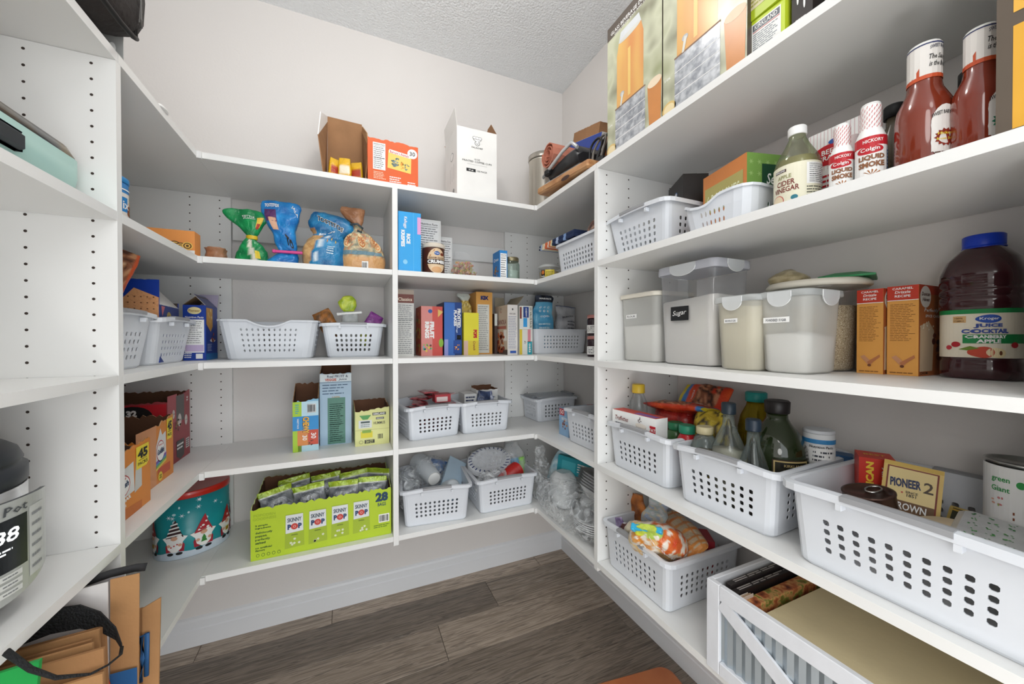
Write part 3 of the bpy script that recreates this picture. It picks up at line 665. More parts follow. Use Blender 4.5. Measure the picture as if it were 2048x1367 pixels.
# left: dark mesh-sided bag overhanging the shelf
t = thing('storage_bag', 'dark brown fabric bag with a mesh side hanging over the left top shelf edge', 'bag', (-.52, 1.02, z))
m = M(); rings = []
DK = C('#2c2725', .75, bump=.3, bscale=90, var=.3)
for y, hw, zt, zb in ((-.32, .12, .26, .012), (-.20, .135, .27, .004), (-.06, .14, .27, .003), (.0, .14, .26, .012), (.045, .13, .25, .035), (.075, .10, .23, .075)):
    ring = []
    for i in range(24):
        a = 2*pi*i/24; ring.append((-.02+hw*sgp(cos(a), .55), y-.02+.05*cos(a)*.8, (zt+zb)/2+(zt-zb)/2*sgp(sin(a), .55)))
    rings.append(ring)
m.loft(rings, DK); m.build('bag_body', t)
m = M(); MESH = C('#8e8c89', .8, alpha=.75)
for k in range(11):
    zz = .075+k*.016; m.tube([(.124, .01, zz), (.112, .045, zz), (.085, .068, zz)], .0013, MESH, 4)
for k in range(7):
    x, y = .124-.0065*k, .01+.0097*k; m.tube([(x, y, .07), (x, y, .25)], .0013, MESH, 4)
m.build('mesh_side', t)
m = M(); m.tube([(.10, -.30, .016), (.116, -.2, .010), (.120, -.06, .010), (.119, -.01, .018), (.108, .03, .040), (.085, .052, .068), (.03, .06, .075)], .005, C('#191817', .6), 8); m.tube([(.106, .035, .045), (.103, .045, .12), (.10, .048, .25)], .003, C('#191817', .6), 6); m.build('piping', t)

# ================================================================== SECOND SHELF
z = SZ[2]+.0003
def facts_side(col=W_, n=12, **k): return lambda m, S, w, h: facts(m, S, w*.08, h*.05, w*.92, h*.95, n, col, **k)
# blue round tin at the left divider
t = thing('food_can', 'blue canister with a food picture half hidden by the left divider on the second shelf', 'can', (-.54, 1.205, z))
m = M(); m.lathe([(.046, 0), (.047, .003), (.047, .108), (.045, .110)], C('#2a83c6', .35), 36)
S = Cy(.047, a0=pi/2+.1); rc(m, S, -.045, .022, .05, .085, C('#e8e2da'), 0); rc(m, S, -.035, .04, -.004, .075, C('#2a83c6'), 1)
blob(m, S, .022, .05, .028, ['#c88a5e', '#e8c9a4', '#8c4a2a', '#d9a472', '#6f8a3f'], 16, 1, 2, ru=.022); rc(m, S, -.06, .022, .06, .026, W_, 2); rc(m, S, -.06, .092, .06, .095, W_, 2); tx(m, S, 'Mix', -.02, .057, .02, W_, l=3)
m.build('can_body', t)
m = M(); m.lathe([(.0475, .1105), (.0485, .112), (.0485, .122), (.046, .124)], C('#2f8bcb', .35), 36); m.build('lid', t)
# noodle pack
def art(m, S, w, h):
    rc(m, S, 0, 0, w, h*.22, C('#ecebe8'), 1); k = C('#5a3c22')
    for i, (cx, cy) in enumerate(((.60, .28), (.70, .36), (.80, .30), (.90, .38), (.98, .30), (.52, .22))):
        for q in range(5):
            r = h*.22*(1-q*.19)
            if cx*w+r < w: el(m, S, w*cx, h*cy, r, r*.9, (C('#f0c261') if q % 2 else k), 2+i*5+q, 16)
    pg(m, S, [(w*.36, h*.50), (w*.62, h*.28), (w*.66, h*.34), (w*.40, h*.60)], k, 2); pg(m, S, [(w*.37, h*.52), (w*.61, h*.31), (w*.62, h*.34), (w*.39, h*.56)], W_, 3)
    tx(m, S, 'RAMEN', w*.16, h*.55, h*.16, k, w=w*.2)
carton('noodle_box', 'orange noodle box with drawn noodles and chopsticks near the left corner, second shelf', PB(-.62, -.452, 1.502, .05, z), .05, .078, C('#eb9a52', .5), {'front': art})
pouch('small open crumpled brown paper bag behind the orange noodle box', (-.415, 1.575, z), 0, [(0, .024, .03), (.015, .028, .032), (.03, .026, .028), (.042, .030, .032)], lambda u, v, p: mix(L_('#8a5f45'), L_('#b98a68'), .5+.5*noise.noise(p*50)), name='paper_bag', seed=4, wr=.012, nt=28, nv=14)
# green bag twisted shut with a yellow band
def gcol(u, v, p):
    if abs(u+.12+.5*(v-.5)) < .05 and v < .45: return L_('#d8d3c2')
    n = noise.noise(p*40)
    return mix(L_('#0b6b3d'), L_('#1fa35c'), .5+.7*n)
def deco(m, S):
    tx(m, S, 'KETTLE', .1, .80, .035, W_, w=.55, l=1); tx(m, S, 'JALAPENO', .12, .755, .03, W_, w=.6, l=1)
    rctext(m, S, .50, .62, .80, .80, C('#e6c24a'), 0, 4, 4); rctext(m, S, .55, .60, .75, .68, C('#b0392b'), 1, 3, 3); rctext(m, S, .3, .12, .6, .22, C('#e4c93c'), 0, 4, 4)
pouch('dark green snack bag twisted shut with a yellow band, leftmost bag on second shelf', (-.318, 1.60, z), 0,
      [(0, .048, .028), (.02, .052, .030), (.055, .040, .024), (.09, .018, .013), (.100, .014, .011, .001), (.13, .034, .016, -.004), (.16, .060, .012, -.012), (.182, .066, .007, -.018), (.196, .040, .003, -.020)], gcol, wr=.010, seed=2, ex=.85, deco=deco,
      parts=lambda t, P: (lambda m: (m.lathe([(.0165, .090), (.018, .092), (.018, .102), (.0165, .104)], C('#d9b62c', .4), 20, sy=.8), m.build('twist_band', t)))(M()))
def bcol(u, v, p):
    n = noise.noise(p*35)
    return mix(L_('#0f5aa8'), L_('#2b9be0'), .5+.6*n)
def deco(m, S):
    tx(m, S, 'TOSTITOS', -.45, .84, .045, W_, w=.75, l=2, bold=.05); rctext(m, S, -.85, .66, -.25, .79, C('#5a2f63'), 0, 4, 5); rctext(m, S, -.72, .58, -.3, .70, C('#d9a98c'), 1, 4, 4)
    tx(m, S, 'TO', .45, .46, .10, BLK, w=.6, l=2, rot=-8, bold=.06); tx(m, S, 'JALA', .72, .80, .05, W_, w=.4, l=2, rot=-18, shear=.3)
pouch('bright blue tortilla chip bag pinched by a pink clip on the second shelf', (-.222, 1.60, z), 0,
      [(0, .052, .028, -.004), (.02, .050, .030), (.045, .036, .016, .012), (.058, .030, .012, .016), (.08, .034, .018, .010), (.12, .036, .024, .004), (.16, .050, .026, -.002), (.20, .062, .018, -.004), (.232, .060, .007, -.005), (.240, .030, .002, -.005)], bcol, wr=.009, seed=5, deco=deco,
      parts=lambda t, P: clip_bar(t, .022, -.016, .053, .098, '#d9468c', tilt=radians(-1)))
def tcol(u, v, p):
    n = noise.noise(p*30)
    if v < .50 and u < -.12+.35*v-.1 : return mix(L_('#b98a55'), L_('#d8b27c'), .5+.8*noise.noise(p*90))
    if v < .5 and abs(u-(-.14+.3*v)) < .018: return L_('#d9e3e8')
    if v > .5 and u < -.25 and v < .64: return mix(L_('#a87a4c'), L_('#c9a06a'), .5+.8*n)
    return mix(L_('#0e4f86'), L_('#2d92c4'), .5+.6*n)
def deco(m, S):
    tx(m, S, 'TOSTITOS', -.05, .73, .09, W_, w=1.15, l=1, rot=-10, bold=.07); tx(m, S, 'TOSTITOS', -.05, .73, .075, BLK, w=1.1, l=3, rot=-10, bold=.03); tx(m, S, 'Bite Size', -.2, .55, .05, W_, w=.8, l=2, rot=6)
    star(m, S, .3, .42, .05, C('#e3b63c'), 1, 5); star(m, S, .52, .36, .04, C('#e3b63c'), 1, 5); star(m, S, .1, .37, .04, C('#d88f3a'), 1, 5)
    small(m, S, .1, .2, .5, .3, 4, C('#cfe2ec'), 1)
pouch('large blue tortilla chip bag with a clear window, folded over at the top', (-.083, 1.605, z), 0,
      [(0, .072, .048, -.0), (.025, .076, .052), (.07, .074, .050, 0), (.105, .066, .042, .004), (.128, .052, .026, .014), (.150, .076, .030, .026), (.178, .080, .028, .022), (.205, .058, .016, .010), (.218, .030, .004, -.01)], tcol, wr=.009, seed=8, deco=deco)
def pcol(u, v, p):
    n = noise.noise(p*70); 
    if v > .66: return mix(L_('#8c5c3c'), L_('#b98560'), .5+.8*noise.noise(p*40))
    if v < .20: return mix(L_('#c9935c'), L_('#dcae78'), .5+.5*n)
    q = noise.noise(p*95)
    c = [L_('#7d8f7c'), L_('#cdbb95'), L_('#b8693c'), L_('#4f6a68')][min(3, max(0, int((q+.5)*4)))]
    return mix(c, L_('#c9b088'), .3)
def deco(m, S):
    for cu, cv, r in ((-.72, .36, .2), (.0, .36, .22), (.72, .34, .2)):
        for q, cc in ((1, '#e6d3a4'), (.82, '#d9803c'), (.70, '#ecd9a8')): el(m, S, cu, cv, r*q, r*q*.46, C(cc), int(3-q*2), 10)
        for k in range(8):
            a = 2*pi*k/8; pg(m, S, [(cu, cv), (cu+r*.62*cos(a-.2), cv+r*.28*sin(a-.2)), (cu+r*.62*cos(a+.2), cv+r*.28*sin(a+.2))], C('#c9662c'), 4)
    rctext(m, S, -.95, .20, .95, .235, C('#6b8a96'), 0, 16, 1)
    rctext(m, S, -.06, .05, .22, .15, W_, 1, 4, 3)
    for k in range(7): rctext(m, S, -.04+.03*k, .06, -.025+.03*k, .14, BLK, 3, 1, 1)
pouch('brown patterned chip bag with orange medallions, twisted top, against the centre divider', (.052, 1.605, z), 0,
      [(0, .080, .046), (.02, .084, .050), (.07, .082, .048), (.11, .070, .040, -.004), (.145, .045, .026, -.012), (.170, .020, .015, -.016), (.185, .015, .012, -.018), (.21, .034, .018, -.030), (.235, .046, .014, -.036), (.252, .044, .006, -.034)], pcol, wr=.008, seed=12, deco=deco,
      parts=lambda t, P: (lambda m: (m.tube([(-.045, -.02, .18), (-.02, -.024, .185), (.0, -.02, .17), (-.005, -.018, .155), (-.02, -.022, .16)], .004, C('#3b4a52', .4), 8), m.build('twist_tie', t)))(M()))
# right bay
SKY = C('#2aa4e8', .4)
def art(m, S, w, h):
    rc(m, S, w*.66, 0, w*.68, h, C('#56b8ee'), 1); rc(m, S, w*.84, h*.64, w, h*.93, C('#e3a6d6'), 1)
    tx(m, S, 'Kelloggs', w*.30, h*.82, w*.17, W_, w=h*.2, rot=-90, shear=.2); tx(m, S, 'RICE', w*.44, h*.55, w*.17, W_, w=h*.17, rot=-90, bold=.05); tx(m, S, 'KRISPIES', w*.20, h*.55, w*.17, W_, w=h*.28, rot=-90, bold=.05)
    el(m, S, w*.3, h*.16, w*.1, h*.04, C('#8cd0f4'), 1)
carton('cereal_box', 'bright blue rice cereal box standing against the centre divider on the second shelf', PB(.179, .266, 1.512, .19, z), .19, .235, SKY, {'front': art}, top=False)
def art(m, S, w, h): facts(m, S, w*.04, h*.28, w*.9, h*.96, 14, C('#dcdcdc')); blob(m, S, w*.86, h*.33, w*.09, ['#3c2a20', '#6b4a36'], 5, 3, 2)
carton('cereal_box', 'tall grey nutrition-panel box behind the breadcrumb tub on the second shelf', PB(.272, .367, 1.60, .19, z), .19, .243, C('#d4d4d2'), {'front': art}, top=False)
carton('cracker_box', 'short grey nutrition-panel box to the right behind the breadcrumb tub', PB(.372, .430, 1.65, .13, z), .13, .19, C('#d2d3d2'), {'front': facts_side(C('#dcdcdc'), 14)}, top=False)
t = thing('crumb_tub', 'brown round tub of cracker crumbs with a cream oval label and cap', 'tub', (.327, 1.565, z))
m = M(); m.lathe([(.044, 0), (.046, .004), (.046, .108), (.043, .112)], C('#4e2616', .35), 40); m.build('tub_body', t)
m = M(); m.lathe([(.047, .109), (.048, .112), (.048, .124), (.044, .128)], C('#ded4c4', .4), 40); m.build('lid', t)
m = M(); S = Cy(.046, a0=.12); el(m, S, 0, .054, .041, .052, C('#e3c7a2'), 0); rc(m, S, -.045, .040, .045, .060, C('#3a1c12'), 1); tx(m, S, 'CRUMBS', 0, .050, .014, W_, w=.078, l=4, bold=.05); tx(m, S, 'GRAHAM CRACKER', 0, .066, .008, C('#5a2a18'), w=.07, l=3)
el(m, S, .0, .085, .012, .008, C('#2a5ca8'), 2); tx(m, S, 'Kroger', 0, .085, .006, W_, l=3); pg(m, S, [(-.03, .074), (-.027, .072), (-.008, .098), (-.012, .099)], C('#b5682f'), 2); el(m, S, .024, .082, .010, .006, C('#7a3a24'), 2); el(m, S, 0, .018, .022, .012, C('#d9a878'), 1)
m.build('label', t)
# clear bag of coloured cereal
t = thing('cereal_bag', 'clear plastic bag of mixed pink and yellow cereal rings on the second shelf', 'bag', (.475, 1.62, z))
R = random.Random(3); m = M()
cc = [C(c, .6) for c in ('#d98a8a', '#e6c15a', '#d9a04e', '#c96f6f', '#b9c46a', '#e0b9a0')]
for k in range(330):
    a = R.uniform(0, 2*pi); q = R.random()**.5; zz = R.uniform(.004, .078); f = (1-(zz/.095)**2)**.5; x, y = .062*q*f*cos(a), .046*q*f*sin(a)
    rot = Euler((R.uniform(0, 3), R.uniform(0, 3), 0)).to_matrix(); mt = R.choice(cc); rings = []
    for i in range(6):
        b = 2*pi*i/6; rings.append([tuple(rot @ Vector(((.0042+.0018*cos(c))*cos(b), (.0042+.0018*cos(c))*sin(b), .0018*sin(c)))+Vector((x, y, zz))) for c in (0, 2.1, 4.2)])
    m.loft(rings, mt, wrap=True)
o = m.build('cereal', t); o['kind'] = 'stuff'
pouch('', None, None, [(0, .064, .048), (.03, .070, .052), (.075, .058, .042), (.10, .040, .026, .0), (.118, .030, .01, -.01), (.125, .015, .002, -.012)], '#eef0f2', name='plastic_film', mat=VC(.08, 0, .09, bump=.6), wr=.008, seed=3, parent=t)
def art(m, S, w, h): facts(m, S, w*.1, h*.06, w*.9, h*.9, 9)
def art2(m, S, w, h): rc(m, S, 0, 0, w, h, C('#2d7fc4'), 0); blob(m, S, w*.5, h*.35, h*.2, ['#4a2a1a', '#8a5a34', '#c99a5a'], 14, 2, 4, ru=w*.3); tx(m, S, 'Oreo', w*.5, h*.72, h*.12, W_, w=w*.7)
carton('pudding_box', 'small blue food box with a dark picture side on the second shelf', PB(.622, .660, 1.552, .085, z), .085, .132, C('#2f86cc', .45), {'front': art, 'left': art2}, top=False)
m = M(); m.box(-.05, .05, -.03, .03, 0, .007, C('#5d2a68', .4), bev=.002); tag(m.build('packet', None, (.55, 1.60, z), .1), 'thin purple packet lying in front of the small blue food box', 'packet')
t = thing('glass_jar', 'clear glass mason jar with a gold metal lid standing in the right corner, second shelf', 'jar', (.700, 1.60, z))
GL = GLASS('#e6efe9', '#9fb0a6')
m = M(); m.lathe([(.034, 0), (.038, .006), (.038, .078), (.033, .090), (.031, .096)], GL, 32, sq=2.3); m.build('glass', t)
m = M(); m.lathe([(.031, .004), (.0345, .008), (.0345, .05), (.0, .055)], C('#cfd5d2', .8), 24); m.build('contents', t)
m = M(); m.lathe([(.034, .093), (.0355, .095), (.0355, .109), (.033, .112)], C('#8d8468', .35, metal=.7), 32); m.build('lid', t)
t = thing('snack_cup', 'round clear plastic cup of grain with a yellow label beside the white hole bin', 'cup', (.868, 1.535, z))
m = M(); m.lathe([(.040, 0), (.044, .005), (.050, .060), (.050, .064)], CLEAR, 32); m.build('cup_body', t)
m = M(); m.lathe([(.038, .003), (.046, .045), (.0, .048)], ramp_mat(['#a58a5a', '#e0cb98', '#7a6238'], nscale=300, r=.8, detail=2), 32); m.build('contents', t)
m = M(); m.lathe([(.052, .064), (.053, .066), (.053, .072), (.046, .075), (.044, .078), (.0, .079)], CLEAR2, 32); m.build('lid', t)
m = M(); S = Cy(.048, a0=-.55); rc(m, S, -.040, .008, -.018, .052, C('#2b2523'), 0); rc(m, S, -.018, .008, .026, .052, C('#e3cf4a'), 0); el(m, S, -.029, .04, .007, .009, C('#d97a35'), 2); small(m, S, -.014, .02, .022, .045, 4, C('#7a6a20'), 2); tx(m, S, 'nuts', -.029, .022, .007, W_, l=3); m.build('label', t)
t = thing('food_bag', 'pale frosted bag lying behind the grain cup on the second shelf', 'bag', (.98, 1.70, z), .5)
m = M()
pouch('', None, None, [(0, .085, .05), (.03, .09, .055), (.06, .07, .04), (.085, .04, .02), (.10, .03, .003)], '#d5d6cf', name='bag_body', mat=VC(.5, 0, .8), wr=.008, seed=31, parent=t)
# white bin with rectangular holes, striped cloth and chocolate bag on it
t = basket('storage_bin', 'white plastic bin with small holes on the far right second shelf', (.807+.14, 1.232, z), -pi/2, .315, .28, .128, cols=(11, 9), rows=4, taper=.012, rim=.008, lip=.010, bow=0, grips='', hz=(.14, .70), hspan=.84, fill=.46)
t = thing('folded_towel', 'folded navy, orange and cream striped cloth hanging over the white hole bin', 'towel', (.868, 1.36, z+.138), (0, 0, radians(-90)))
m = M(); th_ = .013
bands = [(-.172, '#1f2f52'), (-.158, '#b4c3e0'), (-.142, '#e8d9b0'), (-.128, '#efe8dc'), (-.118, '#dd6f42'), (-.092, '#efe8dc'), (-.082, '#dd7a4c'), (-.066, '#e8d9b0'), (-.052, '#1f2f52'), (-.02, '#aebfdc'), (.0, '#1f2f52'), (.04, '#7f9cc8'), (.06, '#1f2f52'), (.12, '#1f2f52')]
for lay in range(2):
    for (xa, ca), (xb, _) in zip(bands, bands[1:]):
        def sec(x):
            q = max(0, (-.150-x)/.022); hh = th_*(1-.55*q*q); zz = .0005+lay*(th_+.0006); s_ = .056-.002*lay
            return [(x, -s_, zz+th_/2-hh/2), (x, -s_*1.02, zz+th_/2), (x, -s_, zz+th_/2+hh/2), (x, s_, zz+th_/2+hh/2), (x, s_*1.02, zz+th_/2), (x, s_, zz+th_/2-hh/2)]
        m.loft([sec(xa), sec(xb)], C(ca, .9, bump=.4, bscale=200), sm=False)
m.build('cloth', t)
pouch('shiny brown candy bag lying in the far right white bin', (.89, 1.165, z+.095), (0, 0, -pi/2), [(0, .06, .045), (.03, .065, .05), (.07, .055, .04), (.10, .035, .02), (.112, .015, .004)],
      lambda u, v, p: [L_('#3a211a'), L_('#6d4030'), L_('#c9a58c')][min(2, max(0, int((noise.noise(p*75)+.45)*3)))], name='candy_bag', seed=14, nt=28, nv=18)
# near bay, second shelf
t = basket('storage_basket', 'white handled basket holding brown boxes on the right second shelf', (.807+.165, .910, z), -pi/2, .285, .33, .132, cols=(8, 10), rows=4, taper=.022, hz=(.14, .70))
def art(m, S, w, h): el(m, S, w*.55, h*.80, .012, .010, C('#3d6fb0'), 1); el(m, S, w*.55, h*.80, .009, .007, W_, 2); tx(m, S, '100% WHOLE GRAIN', w*.55, h*.66, h*.05, C('#d9b98a'), w=w*.8)
DB = C('#2a2523', .5)
carton('pasta_box', 'dark brown whole grain food box standing in the handled basket, second shelf', ((.99, .860, z+.006), radians(-118), .125), .075, .225, {'all': DB, 'left': C('#6a5c4c')}, {'front': art, 'left': art})
t = basket('storage_bin', 'low white bin with a wavy front edge and round holes on the second shelf', (.807+.125, .636, z), -pi/2, .196, .25, .064, cols=(6, 6), rows=2, taper=.010, rim=.005, lip=.006, bow=0, grips='', hz=(.12, .85), cr=.035, hspan=.66, fill=.42, cham=.3,
           topoff=lambda f, fr, p: (.019*math.exp(-((f+1)/.32)**2)+.019/(1+math.exp(-11*(f-.05))) if fr else .017))
OG = C('#dd8a4a', .5)
def art(m, S, w, h):
    rc(m, S, w*.05, h*.40, w*.93, h*.80, C('#b9b06a'), 1); rc(m, S, w*.03, h*.28, w*.97, h*.34, C('#c97a40'), 1); tx(m, S, '6 POUCHES', w*.48, h*.60, h*.15, C('#eef2c8'), w=w*.76, l=3, bold=.02)
def art2(m, S, w, h):
    rc(m, S, 0, 0, w, h, C('#7ea852'), 0)
    for i in range(5):
        for j in range(6): star(m, S, w*(.1+.2*i), h*(.08+.16*j), .008, C('#a3c678'), 1, 6, .3)
    rc(m, S, w*.36, h*.30, w*1.0, h*.86, C('#1c4a30'), 2); tx(m, S, 'Seeds', w*.72, h*.66, h*.15, W_, w=w*.5, l=4, shear=.2); tx(m, S, 'Change', w*.72, h*.44, h*.15, W_, w=w*.55, l=4, shear=.2)
carton('pouch_box', 'orange and green box of 6 pouches standing in the wavy white bin', ((.955, .655, z+.005), radians(-104), .155), .115, .178, OG, {'front': art, 'right': art2}, top=False)
# bottles
LAST = [None]
def bottle(name, label, loc, body, prof, cap, capprof, rot=0, seg=36, sq=2, sx=1, sy=1, liquid=None, lab=None, cat='bottle', group=None):
    t = thing(name, label, cat, loc, rot, group); LAST[0] = t
    m = M(); m.lathe(prof, body, seg, sx=sx, sy=sy, sq=sq); bo = m.build('bottle_body', t)
    if liquid: m = M(); m.lathe(liquid[0], liquid[1], seg, sx=sx, sy=sy, sq=sq); m.build('contents', t)
    if capprof:
        m = M(); m.lathe(capprof, cap, 24); m.build('cap', t)
    if lab: m = M(); lab(m); m.build('label', bo)
    return t
def lab(m):
    S = Cy(.0405, a0=-.98); CR = C('#e9e5cd', .5); rc(m, S, -.075, .004, .075, .092, CR, 0); rc(m, S, .012, .045, .058, .088, W_, 1); facts(m, S, .014, .046, .056, .087, 9); small(m, S, .012, .008, .056, .042, 6, C('#6e6f60'), 1)
    rc(m, S, -.046, .078, -.022, .084, C('#4a3030'), 1); tx(m, S, 'KIRKLAND', -.034, .081, .004, W_, w=.02, l=3); tx(m, S, 'APPLE', -.026, .068, .008, C('#9a9a6a'), w=.026); tx(m, S, 'CIDER', -.024, .055, .011, C('#7b2f2a'), w=.034); tx(m, S, 'VINEGAR', -.024, .042, .011, C('#7b2f2a'), w=.048)
    el(m, S, -.008, .022, .006, .005, C('#2f7a8c'), 1); el(m, S, -.04, .02, .014, .013, C('#c9605a'), 1, 10); el(m, S, -.04, .02, .0125, .0115, C('#ead9b9'), 2, 10)
bottle('vinegar_bottle', 'clear glass cider vinegar bottle with a cream label and white cap, second shelf', (.87, .478, z), GLASS('#e6e9da', '#adb299', .05, .06),
       [(.038, 0), (.0405, .004), (.0405, .095), (.036, .112), (.022, .138), (.0145, .155), (.014, .166)], W_, [(.016, .160), (.0165, .162), (.0165, .176), (.015, .178)], liquid=([(.036, .003), (.0385, .006), (.0385, .09), (.034, .108), (.0, .11)], C('#cbbf86', .2, alpha=.6)), lab=lab)
def art(m, S, w, h):
    for k in range(14): rc(m, S, w*(.03+.07*k), 0, w*(.045+.07*k), h, C('#e3c9cb'), 1)
    el(m, S, w*.42, h*.68, w*.38, h*.13, RED, 2); tx(m, S, 'BEEF', w*.42, h*.72, h*.06, W_, l=4); tx(m, S, 'GRAVY', w*.42, h*.645, h*.06, W_, l=4); el(m, S, w*.5, h*.83, w*.1, h*.03, C('#2a5ca8'), 3); rc(m, S, w*.2, h*.15, w*.8, h*.5, W_, 2); small(m, S, w*.25, h*.2, w*.75, h*.45, 4, RED, 3)
carton('gravy_box', 'white and red striped box behind the smoke flavouring bottles on the second shelf', PR(.475, .385, .905, .05, z), .05, .163, W_, {'front': art})
for k, (y, r, h, lb) in enumerate(((.389, .0175, .128, 'shorter red and white smoke flavouring bottle beside the striped gravy box'), (.347, .020, .142, 'taller red and white smoke flavouring bottle beside the barbecue sauce'))):
    def lab(m, r=r, h=h):
        S = Cy(r+.0006, a0=-.92); b = h*.58
        rc(m, S, -r*1.6, 0.002, r*2.2, b, W_, 0); rc(m, S, -r*1.6, b*.80, r*2.2, b, RED, 1); tx(m, S, 'HICKORY', -.1*r, b*.90, b*.07, W_, w=r*1.3, l=3); el(m, S, -.3*r, b*.72, r*.9, b*.09, RED, 1); tx(m, S, 'Colgin', -.3*r, b*.72, b*.10, W_, w=r*1.2, l=4)
        tx(m, S, 'LIQUID', -.2*r, b*.55, b*.12, C('#8a5a3a'), w=r*1.7, l=3, bold=.05); tx(m, S, 'SMOKE', -.2*r, b*.41, b*.12, C('#8a5a3a'), w=r*1.7, l=3, bold=.05)
        for a in (-50, -25, 0, 25, 50): pg(m, S, [(-.2*r, b*.18), (-.2*r+.7*r*sin(radians(a)), b*.18+.13*b*cos(radians(a))), (-.2*r+.6*r*sin(radians(a+10)), b*.16+.13*b*cos(radians(a+10)))], C('#a86a34'), 2)
        rc(m, S, -.8*r, b*.06, .5*r, b*.12, C('#6b4326'), 2); rc(m, S, r*.95, b*.05, r*2.1, b*.75, C('#dfe6ee'), 1); small(m, S, r*1.0, b*.08, r*2.0, b*.72, 9, C('#3f6fa8'), 2, seed=k)
        for q in range(9):
            for p in range(11): u = r*(-1.6+.3*p)+(.15*r if q % 2 else 0); v = b+.014+(h-b-.018)*q/9; m.poly([Cy(r*.68, a0=-1.0)(u+du, v+dv, 2) for du, dv in ((0, 0), (.0009, .0004), (.0022, .005), (.0013, .0046))], RED)
    bottle('sauce_bottle', lb, (.845, y, z), W_, [(r*.97, 0), (r, .002), (r, h*.60), (r*.84, h*.66), (r*.66, h*.72), (r*.66, h*.80), (r*.68, h*.985), (r*.62, h)], W_, [(r*.64, h), (r*.65, h+.001), (r*.60, h+.0025)], lab=lab)
for k, (x, y, hh) in enumerate(((.905, .40, .128), (.90, .312, .132))):
    m = M(); r = .017; m.lathe([(r, 0), (r, .07), (r*.7, .088), (r*.7, hh)], C('#e3d0cf', .5), 20, mf=lambda j: C('#e3d0cf', .5) if j > 0 else C('#7c2b34', .4))
    tag(m.build('sauce_bottle', None, (x, y, z)), ['pale striped bottle neck showing between the two smoke flavouring bottles', 'pale striped flavouring bottle half hidden behind the nearer barbecue sauce'][k], 'bottle')
bottle('condiment_bottle', 'dark bottle with a black cap behind the taller smoke flavouring bottle', (.95, .355, z), C('#5b5244', .2), [(.022, 0), (.022, .11), (.012, .135), (.012, .15)], BLK, [(.0155, .150), (.0155, .172), (.014, .174)])
bottle('condiment_bottle', 'dark bottle with a black cap between the two barbecue sauce bottles', (.93, .252, z), C('#3a2b26', .2), [(.022, 0), (.022, .105), (.012, .13), (.012, .145)], BLK, [(.017, .145), (.017, .166), (.015, .168)])
for k, (y, h, rr, mc, lb) in enumerate(((.283, .202, .034, '#7a2f1c', 'barbecue sauce bottle with a yellow sunburst label and white neck wrap'), (.224, .185, .030, '#7c2d1a', 'barbecue sauce bottle with a green sunburst label and white neck wrap'))):
    def lab(m, h=h, rr=rr, k=k):
        S = Cy(rr+.0004, a0=-.55); Wt = C('#e9e5e0'); 
        el(m, S, 0, h*.30, .017, h*.15, Wt, 1); el(m, S, 0, h*.17, .017, h*.13, Wt, 0); rc(m, S, -.0165, h*.10, .0165, h*.34, Wt, 0); tx(m, S, 'SWEET BABY RAY\'S', 0, h*.37, .006, BLK, w=.032, l=3, arc=.004)
        cc = ['#8a2a1a', '#1c7a5a'][k]; star(m, S, 0, h*.20, .014, C(cc), 2, 14, .78); tx(m, S, ['Hickory', 'Sweet'][k], 0, h*.225, .0055, C('#f0d23c'), w=.02, l=5); tx(m, S, ['Brown Sugar', 'Spicy'][k], 0, h*.185, .005, C('#f0d23c'), w=.022, l=5); small(m, S, -.013, h*.06, .013, h*.1, 2, C('#5a3a2a'), 2)
    def wrap(m, h=h, rr=rr):
        Wt = C('#e9e5e0'); N = Cy(rr*.56, a0=-1.0); v0 = h*.72; c_ = pi*rr*.56
        rc(m, N, -c_, v0, c_, h*.985, Wt, 1); rc(m, N, -c_, h*.968, c_, h*.978, C('#2a3565'), 2); rc(m, N, -c_, v0-.003, c_, v0+.003, C('#c9532c'), 2); pg(m, N, [(-.022, v0), (-.010, v0+.016), (-.010, v0)], C('#c9532c'), 3)
        tx(m, N, 'SWEET BABY', .012, h*.935, .0055, C('#3a3f55'), w=.022, l=3, arc=.002); tx(m, N, 'The Sauce', .012, h*.865, .008, BLK, w=.024, l=3, shear=.3); tx(m, N, 'is the Boss', .012, h*.81, .008, BLK, w=.024, l=3, shear=.3)
    bottle('sauce_bottle', lb, (.852, y, z), C(mc, .12, coat=.6, var=.08), [(rr*.95, 0), (rr, .005), (rr*.99, h*.22), (rr, h*.42), (rr*.93, h*.52), (rr*.62, h*.64), (rr*.55, h*.72), (rr*.55, h*.9)], W_, [(rr*.555, h*.9), (rr*.56, h*.985), (rr*.53, h)], lab=lab)
    m = M(); wrap(m); m.build('neck_wrap', bpy.data.objects[-1] if False else LAST[0])
def art(m, S, w, h):
    rc(m, S, w*.12, h*.02, w*.9, h*.56, C('#e0a83a'), 1); tx(m, S, 'Heavy Duty', w*.32, h*.24, w*.11, C('#4a3a28'), w=h*.36, rot=90, l=3)
    for q in (.68, .80, .92): rc(m, S, w*.12, h*(q-.05), w*.5, h*(q+.04), C('#e6b04a'), 1); star(m, S, w*.3, h*q, .012, C('#c9852c'), 2, 5)
carton('foil_box', 'tall brown box with a yellow panel at the right edge of the second shelf', PR(.195, .08, .79, .10, z), .10, .245, C('#5e5348', .5), {'front': art})

